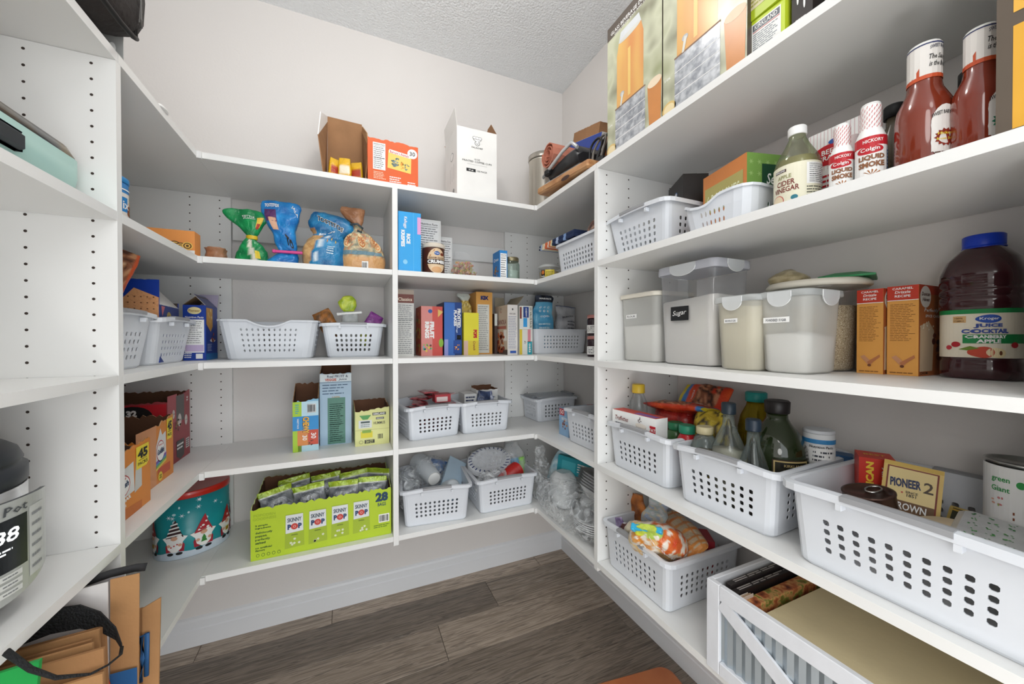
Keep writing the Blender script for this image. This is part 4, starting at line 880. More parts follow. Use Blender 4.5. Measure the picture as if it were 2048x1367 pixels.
# ================================================================== THIRD SHELF
z = SZ[3]+.0003
LB = 'white handled basket '
basket('storage_basket', LB+'beside the left divider on the third shelf, under the blue cracker box', (-.480-.160, 1.205, z), pi/2, .285, .32, .140, cols=(8, 10), taper=.02, hz=(.14, .70))
basket('storage_basket', LB+'left of the blue biscuit mix box, third shelf', (-.484-.160, 1.499, z), pi/2, .285, .32, .136, cols=(8, 10), taper=.02, hz=(.14, .70))
def ncol(u, v, p):
    if u > .32 and u < .5: return L_('#c9552a')
    q = noise.noise(p*60); return [L_('#4e2a1c'), L_('#8c5436'), L_('#c08c62'), L_('#dfb892')][min(3, max(0, int((q+.5)*4)))]
pouch('tall brown bag printed with nuts leaning out of the basket by the left divider', (-.640, 1.210, z+.030), (0, radians(19), radians(30)), [(0, .045, .03), (.06, .055, .032), (.15, .062, .028), (.24, .068, .018), (.295, .066, .006), (.302, .066, .002)], ncol, name='nut_bag', seed=21, wr=.006)
CB = C('#123a9c', .35)
CRK = ramp_mat(['#a8643a', '#d99e6c', '#c98550'], nscale=120, r=.7, detail=2)
def art(m, S, w, h):
    fl_ = w*.995
    rc(m, S, w*.0, -.0, w, h*.28, CB, 1); rc(m, S, 0, h*.46, w, h*.475, C('#1f5fc4'), 1)
    pg(m, S, [(w*.50, h*.74), (w*.66, h*.66), (w*.995, h*.67), (w*.995, h*1.12), (w*.78, h*1.27)], CRK, 2)
    pg(m, S, [(w*.485, h*.745), (w*.655, h*.65), (w*.997, h*.655), (w*.997, h*.67), (w*.66, h*.665), (w*.5, h*.74)], C('#e8c09a'), 3)
    for i in range(7):
        for j in range(5):
            u, v = w*(.62+.055*i), h*(.72+.10*j)
            if v < h*(.72+.5*(u/w-.5)/.28): el(m, S, u, v, .0022, .0016, C('#5a2f18'), 4, 6)
    el(m, S, w*.80, h*.44, w*.17, h*.16, W_, 3, 28); rc(m, S, w*.80, h*.28, w*.97, h*.58, W_, 3); tx(m, S, '4', w*.80, h*.51, h*.13, CB, l=5, bold=.04); tx(m, S, 'STACKS', w*.82, h*.38, h*.07, CB, w=w*.2, l=5)
def art2(m, S, w, h):
    rc(m, S, 0, 0, w, h, C('#17357f'), 0); pg(m, S, [(w*.08, h*.98), (w*.25, h*.98), (w*.12, h*.8)], C('#c96a72'), 1); el(m, S, w*.45, h*.80, w*.12, h*.1, C('#b9a04a'), 1, 12); el(m, S, w*.45, h*.78, w*.08, h*.05, C('#3a3a34'), 2, 12)
t = carton('cracker_carton', 'blue graham cracker box printed with a big cracker and the number 4', ((-.645, 1.505, z+.006), radians(5), .25), .185, .172, CB, {'front': lambda m, S, w, h: (rc(m, S, 0, h, w, h*1.40, CB, 0), art(m, S, w, h)), 'right': art2}, opn=dict(front=(.238, .245), right=.172, back=.19, left=.172), jag=.001, inside=C('#4a3f36', .8),
           flaps=[('right', .085, -38, C('#d9d7d3'), C('#b9b2a8'), .172, .75)])
def art(m, S, w, h):
    el(m, S, w*.5, h*.90, w*.30, h*.065, C('#e6d9a0'), 1); tx(m, S, 'Pioneer', w*.5, h*.90, h*.045, C('#9a6a2a'), w=w*.5, l=3); rc(m, S, w*.08, h*.14, w*.92, h*.74, W_, 1); tx(m, S, 'Nutrition Facts', w*.5, h*.78, h*.04, W_, w=w*.8); small(m, S, w*.12, h*.3, w*.88, h*.72, 11, C('#4a4d52'), 2, .25, .3); rc(m, S, w*.1, h*.16, w*.9, h*.28, C('#c9b6d9'), 2)
    rc(m, S, w*.55, h*.03, w*.85, h*.12, W_, 1); small(m, S, w*.05, h*.04, w*.4, h*.14, 3, W_, 1)
def art2(m, S, w, h):
    rc(m, S, 0, 0, w, h*.12, C('#2a7ac0'), 1); pg(m, S, [(w*.03, h*.96), (w*.55, h*.96), (w*.55, h*.62), (w*.38, h*.52), (w*.03, h*.66)], C('#dba450'), 1); blob(m, S, w*.3, h*.82, w*.18, ['#edd08a', '#e9c06a', '#f2dfae'], 8, 2, 1)
    blob(m, S, w*.55, h*.42, w*.17, ['#8a3a1f', '#b95a34', '#6a2a18'], 9, 2, 2); el(m, S, w*.55, h*.36, w*.24, h*.03, W_, 1); small(m, S, w*.1, h*.16, w*.5, h*.30, 6, C('#b9c6e6'), 2)
carton('biscuit_mix_box', 'tall blue biscuit mix box with open flaps in the left corner of the third shelf', PB(-.533, -.468, 1.655, .125, z), .125, .196, C('#1a3f9e', .4), {'front': art, 'right': art2}, opn=dict(front=.196, right=.196, back=.196, left=.196), jag=0, inside=C('#8a7358', .8),
       flaps=[('right', .055, -42, C('#59608c'), C('#c9c0b4'), .196, .95), ('left', .05, -48, C('#59608c'), C('#8a7358'), .196, .95), ('back', .06, 30, C('#59608c'), C('#b9b0c9'))])
basket('storage_basket', 'large white round-holed basket with a scooped front edge in the left bay, third shelf', (-.270, 1.605+.115, z), 0, .330, .23, .146, cols=(11, 7), rows=5, taper=.022, cr=.035, rim=.006, lip=.006, bow=0, grips='', hz=(.16, .82), hspan=.80, fill=.36, cham=.3,
       topoff=lambda f, fr, p: -.022*max(0, math.cos(f*pi/2/.40))**.8 if (fr and abs(f) < .40) else 0.0)
basket('storage_basket', LB+'holding snack bags beside the centre divider on the third shelf', (.018, 1.655+.095, z), 0, .262, .19, .138, cols=(8, 6), taper=.020, hz=(.15, .72), bow=.004)
def mk(c1, c2, sc_=60): return lambda u, v, p: mix(L_(c1), L_(c2), min(1, max(0, .5+1.2*noise.noise(p*sc_))))
pouch('orange and brown chip bag corner sticking out left of the white clip', (-.052, 1.742, z+.082), (radians(-6), radians(-28), 0), [(0, .03, .012), (.05, .034, .012), (.10, .036, .006), (.125, .036, .002)], mk('#6a4a2a', '#c9803a'), name='chip_bag', seed=41, nt=24, nv=14)
pouch('purple chip bag corner sticking out right of the white clip', (.062, 1.742, z+.088), (radians(-6), radians(30), 0), [(0, .03, .012), (.05, .032, .012), (.09, .030, .006), (.11, .030, .002)], mk('#7a2a86', '#b060b4'), name='chip_bag', seed=42, nt=24, nv=14)
pouch('clear bag gathered by a long white clip above the small handled basket', (.005, 1.722, z+.05), 0, [(0, .05, .03), (.05, .045, .025), (.09, .035, .014), (.128, .03, .008), (.14, .032, .008)], mk('#c9d0cf', '#eef2f2'), name='clear_bag', seed=43, wr=.008, mat=VC(.15, 0, .4, bump=.7),
      parts=lambda t, P: clip_bar(t, .0, -.005, .134, .095, '#f1f1ee', tilt=radians(-6)), nt=30, nv=20)
pouch('bright lime green bag top above the long white clip', (.0, 1.725, z+.192), (0, radians(-5), 0), [(0, .020, .008), (.02, .032, .012), (.045, .036, .014), (.06, .022, .012), (.066, .010, .006)], mk('#9ab62a', '#d3e04a', 40), name='green_bag', seed=44, wr=.010, nt=30, nv=18)
pouch('small lime green packet leaning right in the small handled basket', (.045, 1.715, z+.05), (0, radians(24), 0), [(0, .018, .008), (.05, .022, .008), (.09, .018, .003)], mk('#a8bf3a', '#d8dc5a'), name='snack_packet', seed=45, nt=20, nv=10)
# right bay boxes
GRYB = C('#cfcfcb')
def art(m, S, w, h):
    rc(m, S, 0, h*.80, w, h*.93, C('#6f3a30'), 1); rc(m, S, 0, h*.93, w, h, C('#a89a8c'), 1); tx(m, S, 'Classics', w*.5, h*.855, h*.05, C('#e8d9c4'), w=w*.8); small(m, S, w*.06, h*.04, w*.94, h*.78, 26, C('#5e6166'), 2, .3, .2); rc(m, S, w*.05, h*.55, w*.95, h*.553, BLK, 3)
carton('cereal_box', 'tall grey and brown nutrition-panel box against the centre divider on the third shelf', PB(.182, .254, 1.618, .20, z), .20, .284, GRYB, {'front': art}, top=False)
RB = C('#cf4f45', .4)
def art(m, S, w, h):
    rc(m, S, 0, 0, w*.52, h, C('#dc8d86'), 1); pg(m, S, [(w*.52, 0), (w, 0), (w, h), (w*.60, h)], RB, 1); el(m, S, w*.42, h*.90, w*.10, h*.04, C('#2a5ca8'), 2)
    tx(m, S, 'FRUIT', w*.50, h*.52, w*.2, W_, w=h*.34, rot=-90, l=4, bold=.06); tx(m, S, 'RINGS', w*.27, h*.52, w*.2, W_, w=h*.34, rot=-90, l=4, bold=.06); blob(m, S, w*.3, h*.17, h*.09, ['#4fa9a0', '#8cc46a', '#e8c95a', '#6fb8c9', '#d96a5a'], 16, 3, 7, ru=w*.24)
    for k in range(5): pg(m, S, [(w*.78, h*.78), (w*(.78+.05*k), h*(.95-.01*k)), (w*(.82+.05*k), h*(.93-.01*k))], C('#e6c06a'), 3)
    el(m, S, w*.93, h*.26, w*.11, h*.09, C('#8cb83f'), 3)
def art2(m, S, w, h): rc(m, S, 0, 0, w, h, C('#c9583f'), 0); blob(m, S, w*.5, h*.45, h*.42, ['#e0c04a', '#7aa04a', '#d9803a', '#a83a2a', '#e6a85a'], 60, 1, 5, ru=w*.42, size=.10)
carton('cereal_box', 'red and pink fruit ring cereal box on the third shelf', PB(.291, .386, 1.655, .14, z), .14, .220, RB, {'front': art, 'left': art2}, top=False)
def art(m, S, w, h):
    rc(m, S, 0, 0, w*.60, h*.99, C('#3a6fc0'), 1); rc(m, S, w*.60, h*.30, w, h, C('#173f86'), 1); tx(m, S, 'FROSTED', w*.84, h*.70, w*.2, W_, w=h*.36, rot=-90, l=4, bold=.05); tx(m, S, 'FLAKES', w*.63, h*.70, w*.17, W_, w=h*.30, rot=-90, l=4, bold=.05)
    rc(m, S, w*.52, h*.03, w, h*.28, C('#1d4a9a'), 2); blob(m, S, w*.76, h*.15, w*.16, ['#d9903a', '#e8b060', '#c9702a'], 8, 3, 3); tx(m, S, 'Kelloggs', w*.72, h*.50, w*.10, C('#c9d9f0'), w=h*.16, rot=-90, l=4, shear=.2); rc(m, S, 0, 0, w*.22, h*.30, C('#9aa0dc'), 2); barcode(m, S, w*.72, h*.30, w*.95, h*.38)
carton('cereal_box', 'blue frosted cereal box between the red and the yellow boxes on the third shelf', PB(.396, .478, 1.665, .16, z), .16, .243, C('#16356f', .4), {'front': art}, top=False)
def art(m, S, w, h):
    rc(m, S, 0, h*.12, w, h, C('#e6dc3a'), 1); rc(m, S, 0, 0, w*.28, h*.34, C('#d9b8a8'), 2); rc(m, S, w*.28, 0, w, h*.34, C('#dfc93a'), 2); tx(m, S, 'POPS', w*.76, h*.50, w*.26, RED, w=h*.2, rot=-90, l=4, bold=.08); tx(m, S, 'Crunch', w*.70, h*.22, w*.16, C('#8a2a2a'), w=h*.22, rot=-90, l=4, shear=.2)
carton('cereal_box', 'short yellow cereal box in front of the clear bag of cereal, third shelf', PB(.484, .556, 1.652, .08, z), .08, .196, C('#ddd23c', .4), {'front': art}, top=False)
pouch('clear twisted bag of yellow cereal above the short yellow box on the third shelf', (.527, 1.775, z), 0, [(0, .03, .025), (.10, .034, .028), (.18, .034, .028), (.235, .030, .024), (.262, .018, .012), (.285, .034, .008, -.008), (.298, .03, .003, -.01)],
      lambda u, v, p: [L_('#a8883a'), L_('#d9bc5c'), L_('#ecdc9a')][min(2, max(0, int((noise.noise(p*130)+.5)*3)))] if v < .68 else L_('#c9cfc9'), name='cereal_bag', seed=51, wr=.007, nt=30, nv=26)
def art(m, S, w, h):
    rc(m, S, w*.08, h*.02, w*.80, h*.80, C('#dcdcd6'), 1); small(m, S, w*.12, h*.06, w*.76, h*.78, 24, C('#6b6e72'), 2, .28, .25); tx(m, S, 'KIX', w*.52, h*.905, h*.065, C('#23306e'), l=4, bold=.09)
carton('cereal_box', 'tall orange corn puff cereal box marked in blue letters, right bay of third shelf', PB(.568, .652, 1.725, .12, z), .12, .305, C('#e0a554', .45), {'front': art, 'left': lambda m, S, w, h: rc(m, S, 0, 0, w, h*.4, C('#c98a3a'), 0)}, top=False)
carton('snack_carton', 'dark narrow box standing between the orange cereal box and the open granola box', PB(.662, .676, 1.72, .12, z), .12, .20, C('#4a3a34', .5), {'front': lambda m, S, w, h: rc(m, S, 0, h*.7, w, h, C('#cfd2cc'), 1)}, top=False)
def art(m, S, w, h): tx(m, S, 'KROGER', w*.5, h*.82, h*.03, C('#5a4a4a'), w=w*.6); el(m, S, w*.5, h*.91, w*.08, h*.022, C('#5a5a5a'), 1, 10); small(m, S, w*.08, h*.12, w*.92, h*.78, 20, C('#8088a8'), 2, .28, .2); rc(m, S, w*.25, h*.03, w*.85, h*.08, C('#3a5fb0'), 2)
def art2(m, S, w, h):
    rc(m, S, 0, 0, w, h, C('#cdbdab'), 0); tx(m, S, 'GRANOLA', w*.5, h*.66, h*.10, C('#8a3f3a'), w=w*.8); rc(m, S, w*.1, h*.52, w*.9, h*.58, C('#b56a5e'), 1); blob(m, S, w*.45, h*.25, h*.2, ['#a84a34', '#c96a44', '#8a3a2a', '#d99a6a'], 30, 2, 8, ru=w*.35); rc(m, S, w*.7, h*.28, w*.95, h*.5, W_, 1); rc(m, S, 0, 0, w, h*.10, C('#4a3f3a'), 1); blob(m, S, w*.5, h*.9, h*.05, ['#3a4a5a', '#b56a5e'], 6, 2, 8)
carton('granola_box', 'white and brown granola box with its top flap standing open, third shelf', PB(.683, .735, 1.605, .16, z), .16, .236, C('#dedad6', .5), {'front': art, 'left': art2}, opn=dict(front=.236, left=.236, right=.236, back=.236), jag=0, inside=C('#8a8274'), flaps=[('right', .055, 38, C('#c9bfae'), C('#9a917e'), .236, 1), ('back', .05, 10, C('#c9bfae'), C('#9a917e'))])
YB_ = C('#d9c13f', .45)
def art(m, S, w, h):
    rc(m, S, w*.0, 0, w*.72, h, C('#dfe0da'), 1); rc(m, S, w*.28, h*.50, w*.70, h*.96, C('#1f3f86'), 2); tx(m, S, 'CHEWY', w*.5, h*.72, w*.13, W_, w=h*.38, rot=-90, l=5); rc(m, S, w*.02, h*.45, w*.16, h*.95, C('#7a3a34'), 2); rc(m, S, w*.28, h*.1, w*.58, h*.48, C('#3a9ad9'), 2)
    tx(m, S, '20! VALUE PACK', w*.86, h*.5, w*.16, C('#4a4020'), w=h*.9, rot=-90, l=4)
def art2(m, S, w, h):
    rc(m, S, 0, 0, w*.2, h, YB_, 1); rc(m, S, w*.62, h*.5, w*.85, h, C('#d98a94'), 2); rc(m, S, w*.6, 0, w*.96, h*.52, C('#2f9aa8'), 2); tx(m, S, 'oats', w*.78, h*.26, w*.16, W_, w=h*.36, rot=-90, l=5); blob(m, S, w*.42, h*.46, w*.1, ['#3a3a3a', '#5a5a5a'], 6, 2, 4)
carton('granola_bar_box', 'white and yellow value pack snack bar box, upper of two stacked on the third shelf', PB(.743, .812, 1.60, .12, z+.1205), .12, .112, C('#d9dad2'), {'front': art}, top=False)
carton('granola_bar_box', 'pale snack bar box with a teal corner, lower of two stacked on the third shelf', PB(.743, .812, 1.60, .12, z), .12, .120, C('#dcdcd4'), {'front': art2}, top=False)
basket('storage_basket', 'low white basket of coffee bags in the right corner of the third shelf', (.982, 1.605+.12, z), 0, .318, .24, .122, cols=(12, 8), rows=4, taper=.008, rim=.004, lip=.005, bow=0, grips='', hz=(.20, .78), hspan=.80, fill=.34, cr=.02, cham=.3)
def ccol(u, v, p):
    if v > .72: return mix(L_('#0f1424'), L_('#3a4050'), .5+1.5*noise.noise(p*50))
    return mix(L_('#2a8cc0'), L_('#7cc6e6'), .5+.8*noise.noise(p*22)) if abs(u) < .42 else L_('#123a5a')
def deco(m, S):
    tx(m, S, 'WAVE-BRITE', 0, .80, .045, W_, w=1.3, l=1, bold=.04); 
    for a in (-.4, 0, .4):
        for b in (.56, .47): el(m, S, a, b, .10, .026, W_, 1, 10); el(m, S, a, b, .06, .016, C('#5fb4dc'), 2, 10)
    tx(m, S, 'KITCHEN', .0, .37, .025, W_, w=.8, l=1); small(m, S, -.6, .12, .6, .3, 5, C('#bfe0f0'), 1)
pouch('tall bag with a black top and light blue front in the low corner basket', (.925, 1.70, z+.005), (radians(-3), 0, 0), [(0, .05, .03), (.08, .058, .034), (.17, .060, .026), (.22, .058, .020), (.25, .052, .022, .008), (.285, .056, .012, .014), (.298, .050, .004, .012)], ccol, name='coffee_bag', seed=61, deco=deco, wr=.006)
def ccol(u, v, p):
    if v > .84: return L_('#26386f')
    return mix(L_('#8f9096'), L_('#c9cacc'), .5+.7*noise.noise(p*26))
def deco(m, S): tx(m, S, 'BARKSIDE', .05, .52, .055, C('#3a3a40'), w=1.25, l=1, rot=4); small(m, S, -.1, .3, .8, .42, 3, C('#6a6a70'), 1); rctext(m, S, -.7, .05, .1, .30, C('#33343a'), 1, 8, 4); rctext(m, S, -.25, .12, -.1, .35, C('#aaaab0'), 2, 3, 3)
pouch('silver grey coffee bag with a navy blue top in the low corner basket', (1.055, 1.70, z+.005), (radians(-4), radians(4), 0), [(0, .05, .032), (.07, .062, .036), (.16, .058, .028), (.20, .056, .016), (.238, .062, .005), (.245, .062, .002)], ccol, name='coffee_bag', seed=62, deco=deco, wr=.006)
for k in range(2):
    t = thing('spice_jar', ['dark jar with a pink lid standing on another jar beside the right divider', 'dark jar with a pink lid, lower of two stacked beside the right divider'][k], 'jar', (.938, 1.285, z+(.088 if k == 0 else 0)), 0)
    m = M(); m.lathe([(.023, 0), (.026, .004), (.026, .066), (.022, .072)], C('#33222a', .15), 28); m.build('glass', t)
    m = M(); m.lathe([(.025, .0722), (.026, .074), (.026, .084), (.024, .0865)], C('#c98a84', .35, metal=.4), 28); m.build('lid', t)
    m = M(); S = Cy(.0263, a0=-.85); rc(m, S, -.04, .010, .04, .044, W_, 0); small(m, S, -.036, .014, .036, .040, 4, C('#5a5a60'), 1, seed=k); m.build('label', t)
# frosted food containers
def tub(label, loc, rot, w, d, h, fill_, ccol_, lidh=.016, tap=.008, body=CLEAR2, lidm=None, sticker=None, cat='container', clips=True, cr=.022):
    t = thing('food_container', label, cat, loc, rot); lidm = lidm or CLEAR2
    def ring(a, b, r, zz, n=5):
        out = []
        for sx, sy, q0 in ((1, -1, -90), (1, 1, 0), (-1, 1, 90), (-1, -1, 180)):
            for k in range(n+1):
                q = radians(q0+90*k/n); out.append((sx*(a-r)+r*cos(q), sy*(b-r)+r*sin(q), zz))
        return out
    m = M(); a, b = w/2, d/2
    m.loft([ring(a-tap-.006, b-tap-.006, cr, 0), ring(a-tap, b-tap, cr, .006), ring(a-.002, b-.002, cr, h-lidh-.004), ring(a, b, cr, h-lidh)], body); m.build('container_body', t)
    m = M(); e = .003; R2 = random.Random(int(w*9999)); nn = 10; f = fill_/h
    aa = lambda q: a-tap*(1-q)-e
    rings = [ring(aa(0)-.005, b-tap-e-.005, cr, .002), ring(aa(0), b-tap-e, cr, .007)]
    tops = ring(aa(f), b-tap*(1-f)-e, cr, fill_)
    tops = [(x, y, zz+.006*noise.noise(Vector((x*18, y*18, w*50)))*2+(fill_*.02*x/a)) for x, y, zz in tops]
    rings.append(tops); rings.append([(x*.5, y*.5, zz+.004) for x, y, zz in tops]); m.loft(rings, ccol_); m.build('contents', t)
    m = M(); m.loft([ring(a+.003, b+.003, cr, h-lidh), ring(a+.004, b+.004, cr, h-lidh+.003), ring(a+.003, b+.003, cr, h-.003), ring(a-.004, b-.004, cr, h-.0005), ring(a-.007, b-.007, cr*.8, h-.0005), ring(a-.010, b-.010, cr*.8, h-.005)], lidm); lo = m.build('lid', t)
    if clips:
        for S, ww in ((Pl((-w/2, -b-.004, 0), (1, 0, 0), (0, 0, 1)), w), (Pl((a+.004, -d/2, 0), (0, 1, 0), (0, 0, 1)), d)):
            m = M(); c = ww*.5; rr = ww*.22; pts = [(c-rr, h-.004), (c-rr, h-.016)]+[(c-rr*cos(q), h-.016-.020*sin(q)) for q in [pi*k/10 for k in range(1, 10)]]+[(c+rr, h-.016), (c+rr, h-.004)]
            fr = [S(u, v, 0) for u, v in pts][::-1]; bk = [S(u, v, 0)+S.n*.003 for u, v in pts][::-1]; m.loft([fr, bk], C('#eceff0', .25, alpha=.5, var=0), sm=False); m.tube([S(u, v, 8) for u, v in pts], .0009, C('#f4f6f6', .2), 5); m.build('lid_clip', lo)
    if sticker:
        m = M(); S = Pl((-w/2, -b-.0012+tap*.5, 0), (1, 0, 0), (0, 0, 1)); sticker(m, S, w, h); m.build('label', t)
    return t
POW = C('#f2f0ec', .95, bump=.1, bscale=40, var=.01); CREAM = C('#e8e2d3', .45)
FR2 = C('#e4e4df', .35, alpha=.5, var=0)
def st(txt_, u, v, ww, hh, bg=W_, fg=None, ts=.5, sh=0):
    def f(m, S, w, h): pg(m, S, [(w*u-ww/2, h*v-hh/2), (w*u+ww/2, h*v-hh/2+.001), (w*u+ww/2, h*v+hh/2+.001), (w*u-ww/2, h*v+hh/2)], bg, 1); tx(m, S, txt_, w*u, h*v, hh*ts, fg or C('#5f6166'), w=ww*.78, l=4, shear=sh)
    return f
tub('frosted flour container with a cream lid beside the right divider, third shelf', (.866+.085, .952, z), -pi/2, .17, .17, .226, .115, POW, body=FR2, lidm=CREAM, sticker=st('FLOUR', .34, .66, .050, .013), clips=False)
tub('tall clear container of sugar with a black name sticker on the third shelf', (.866+.0725, .765, z), -pi/2, .196, .145, .289, .188, POW, lidh=.026, body=CLEAR, lidm=C('#e2e4ee', .25, alpha=.55, var=0), sticker=lambda m, S, w, h: (rc(m, S, w*.26, h*.44, w*.58, h*.58, C('#1d1e20', .6), 2), tx(m, S, 'Sugar', w*.42, h*.51, .018, W_, w=w*.25, l=5, rot=4, shear=.35, bold=0)))
tub('frosted beige brown sugar container just right of the tall sugar container', (.835+.07, .594, z), -pi/2, .108, .14, .178, .150, C('#cfc5a6', .9, var=.08), body=C('#e2dfd2', .35, alpha=.5, var=0), sticker=st('BROWN SUGAR', .42, .66, .034, .010))
tub('frosted container half filled with powdered sugar in front of the rice container', (.852+.066, .462+.037, z), -pi/2, .108, .132, .180, .082, POW, body=FR2, sticker=st('POWDERED SUGAR', .40, .64, .054, .012))
t = thing('rice_container', 'big round clear container of rice with a cream lid on the third shelf', 'container', (1.043, .530, z))
m = M(); m.lathe([(.062, 0), (.070, .006), (.076, .15), (.084, .175), (.094, .19), (.094, .197)], CLEAR, 40); m.build('container_body', t)
RICE = ramp_mat(['#8f7a5c', '#d3c2a0', '#b9a684', '#efe6cf'], nscale=420, r=.8, detail=1, pos=[.35, .48, .55, .68])
m = M(); m.lathe([(.060, .002), (.068, .008), (.0735, .150), (.0, .156)], RICE, 40); m.build('contents', t)
m = M(); m.lathe([(.097, .194), (.101, .197), (.101, .203), (.095, .210), (.0, .212)], CREAM, 48); m.build('lid', t)
pouch('clear rounded bag of beige grain lying on the rice container lid', (1.015, .575, z+.2125), 0, [(0, .04, .035), (.01, .046, .038), (.022, .036, .028), (.032, .014, .010), (.035, .006, .004)], mk('#9a8c6a', '#c9bc9a', 90), name='grain_bag', seed=71, wr=.004, nt=28, nv=12, ws=40)
m = M(); GRN = C('#1f8a4f', .4); q = [(-.055, -.045), (.055, -.05), (.062, .045), (-.058, .05)]
m.loft([[(x, y, .0) for x, y in q], [(x*1.02, y*1.02, .004) for x, y in q], [(x*.45, y*.45, .014) for x, y in q]], GRN, sm=False)
tag(m.build('container_lid', None, (1.068, .478, z+.2125), .4), 'green square plastic lid lying on top of the rice container', 'lid')
def cake(big):
    def art(m, S, w, h):
        rc(m, S, 0, h*.84, w, h, C('#c23a26'), 1); tx(m, S, 'CARAMEL', w*.5, h*.97, h*.024, W_, w=w*.66); tx(m, S, 'Drizzle', w*.5, h*.93, h*.03, W_, w=w*.5, shear=.2); tx(m, S, 'RECIPE', w*.5, h*.885, h*.026, W_, w=w*.5); rc(m, S, 0, h*.835, w, h*.842, W_, 2)
        small(m, S, w*.1, h*.38, w*.92, h*.80, 22, C('#8a5a2a'), 2, .28, .35, 7 if big else 9)
        pg(m, S, [(w*.15, h*.20), (w*.30, h*.22), (w*.62, h*.13), (w*.50, h*.09)], C('#c9906a'), 2); pg(m, S, [(w*.48, h*.10), (w*.90, h*.20), (w*.88, h*.23), (w*.42, h*.14)], C('#b8744a'), 3); el(m, S, w*.5, h*.10, w*.07, h*.016, C('#6a3a24'), 4, 10); small(m, S, w*.1, h*.015, w*.9, h*.04, 1, C('#8a5a2a'), 2)
    return art
def cake2(m, S, w, h):
    rc(m, S, 0, 0, w, h, C('#b86a3a'), 0); rc(m, S, 0, h*.9, w, h, C('#c2452a'), 1); el(m, S, w*.25, h*.87, w*.22, h*.12, C('#e9e2d8'), 2); tx(m, S, 'Duncan', w*.25, h*.90, h*.04, C('#5a2a24'), w=w*.34, l=4, shear=.2); tx(m, S, 'Hines', w*.25, h*.84, h*.04, C('#5a2a24'), w=w*.28, l=4, shear=.2)
    tx(m, S, 'Perfectly', w*.5, h*.72, h*.05, W_, w=w*.6, shear=.2); tx(m, S, 'SPICE CAKE', w*.55, h*.66, h*.03, W_, w=w*.6); pg(m, S, [(w*.03, h*.05), (w*.55, h*.05), (w*.62, h*.5), (w*.4, h*.6), (w*.05, h*.55)], C('#dcc2a2'), 1); blob(m, S, w*.3, h*.56, h*.06, ['#efe2cc', '#e2ceb0', '#f4ecdc'], 12, 2, 4, ru=w*.3); blob(m, S, w*.75, h*.35, h*.16, ['#7a3a24', '#8f4a2c', '#5f2a1c'], 10, 1, 9, ru=w*.2); tx(m, S, 'CHUM', w*.2, h*.03, h*.03, BLK, w=w*.3)
CK = C('#e0a04e', .45)
carton('cake_mix_box', 'orange and red cake mix box standing next to the rice container, third shelf', PR(.441, .397, 1.022, .10, z), .10, .180, CK, {'front': cake(0), 'right': cake2}, top=False)
carton('cake_mix_box', 'orange and red spice cake mix box next to the juice bottle, third shelf', PR(.394, .347, 1.030, .105, z), .105, .182, CK, {'front': cake(1), 'right': cake2}, top=False)
# juice
t = thing('juice_bottle', 'large plastic bottle of dark cranberry apple juice with a blue cap on the third shelf', 'bottle', (1.092, .282, z), 0)
JU = C('#3d1a1f', .1, coat=.6, var=.1)
m = M(); m.lathe([(.048, 0), (.051, .004), (.051, .030), (.048, .036), (.0505, .040), (.0505, .128), (.053, .132), (.053, .150), (.0495, .153), (.053, .156), (.053, .165), (.0495, .168), (.053, .172), (.052, .195), (.044, .220), (.026, .243), (.022, .246), (.022, .252)], JU, 44, sq=2.7, sx=1, sy=1)
m.build('bottle_body', t)
m = M(); m.lathe([(.026, .246), (.0265, .248), (.0265, .266), (.024, .268)], C('#143fc4', .35), 36)
m.lathe([(.027, .243), (.0275, .2445), (.026, .2462)], C('#143fc4', .35), 36, cap=(0, 0)); m.build('cap', t)
m = M()
class SqS:
    flat = False
    def __call__(s, u, v, h):
        a = -pi/2-1.27+u/.052; r = .0512+.0004*h; return Vector((r*sgp(cos(a), 2/2.7), r*sgp(sin(a), 2/2.7), v))
S = SqS(); CRm = C('#e9e0cc', .5); rc(m, S, -.075, .040, .075, .128, CRm, 0); rc(m, S, -.075, .120, .075, .128, C('#1c8a4a'), 1); rc(m, S, -.022, .066, .075, .082, C('#1c8a4a'), 1)
el(m, S, .0, .110, .014, .0075, C('#1f4fb0'), 1); tx(m, S, 'Kroger', .0, .110, .006, W_, w=.021, l=4); tx(m, S, 'JUICE', 0, .0975, .008, C('#2f4a9a'), w=.030, l=3, bold=.05); tx(m, S, 'COCKTAIL', 0, .088, .008, C('#2f4a9a'), w=.046, l=3, bold=.05)
tx(m, S, 'CRANBERRY', 0, .078, .006, W_, w=.040, l=4, bold=.04); tx(m, S, 'APPLE', 0, .070, .0065, W_, w=.026, l=4, bold=.04)
rc(m, S, -.034, .104, -.019, .116, C('#d9b07a'), 1); tx(m, S, '100%', -.0265, .112, .003, C('#7a5a34'), w=.01, l=3); tx(m, S, 'VITAMIN C', -.0265, .107, .003, C('#7a5a34'), w=.012, l=3)
for u, v, q, c in ((-.030, .064, .006, '#b3202c'), (-.040, .058, .005, '#c23a44'), (.034, .063, .006, '#b3202c'), (-.006, .050, .012, '#c9482f'), (.010, .049, .010, '#ecd9a8'), (.006, .050, .010, '#f1e2b8')): el(m, S, u, v, q, q*.85, C(c), 2)
pg(m, S, [(-.026, .055), (-.016, .061), (-.010, .057), (-.018, .053)], C('#6f8a2a'), 3); el(m, S, .013, .049, .002, .004, C('#6a3a1a'), 4, 8)
m.build('label', t)
bx_ = M(); bx_.box(-.055, .055, -.10, .10, 0, .25, C('#26282a', .5), bev=.004)
tag(bx_.build('storage_tin', None, (.90, .112, z), -pi/2), 'tall black box cut off by the right edge of the picture on the third shelf', 'box')

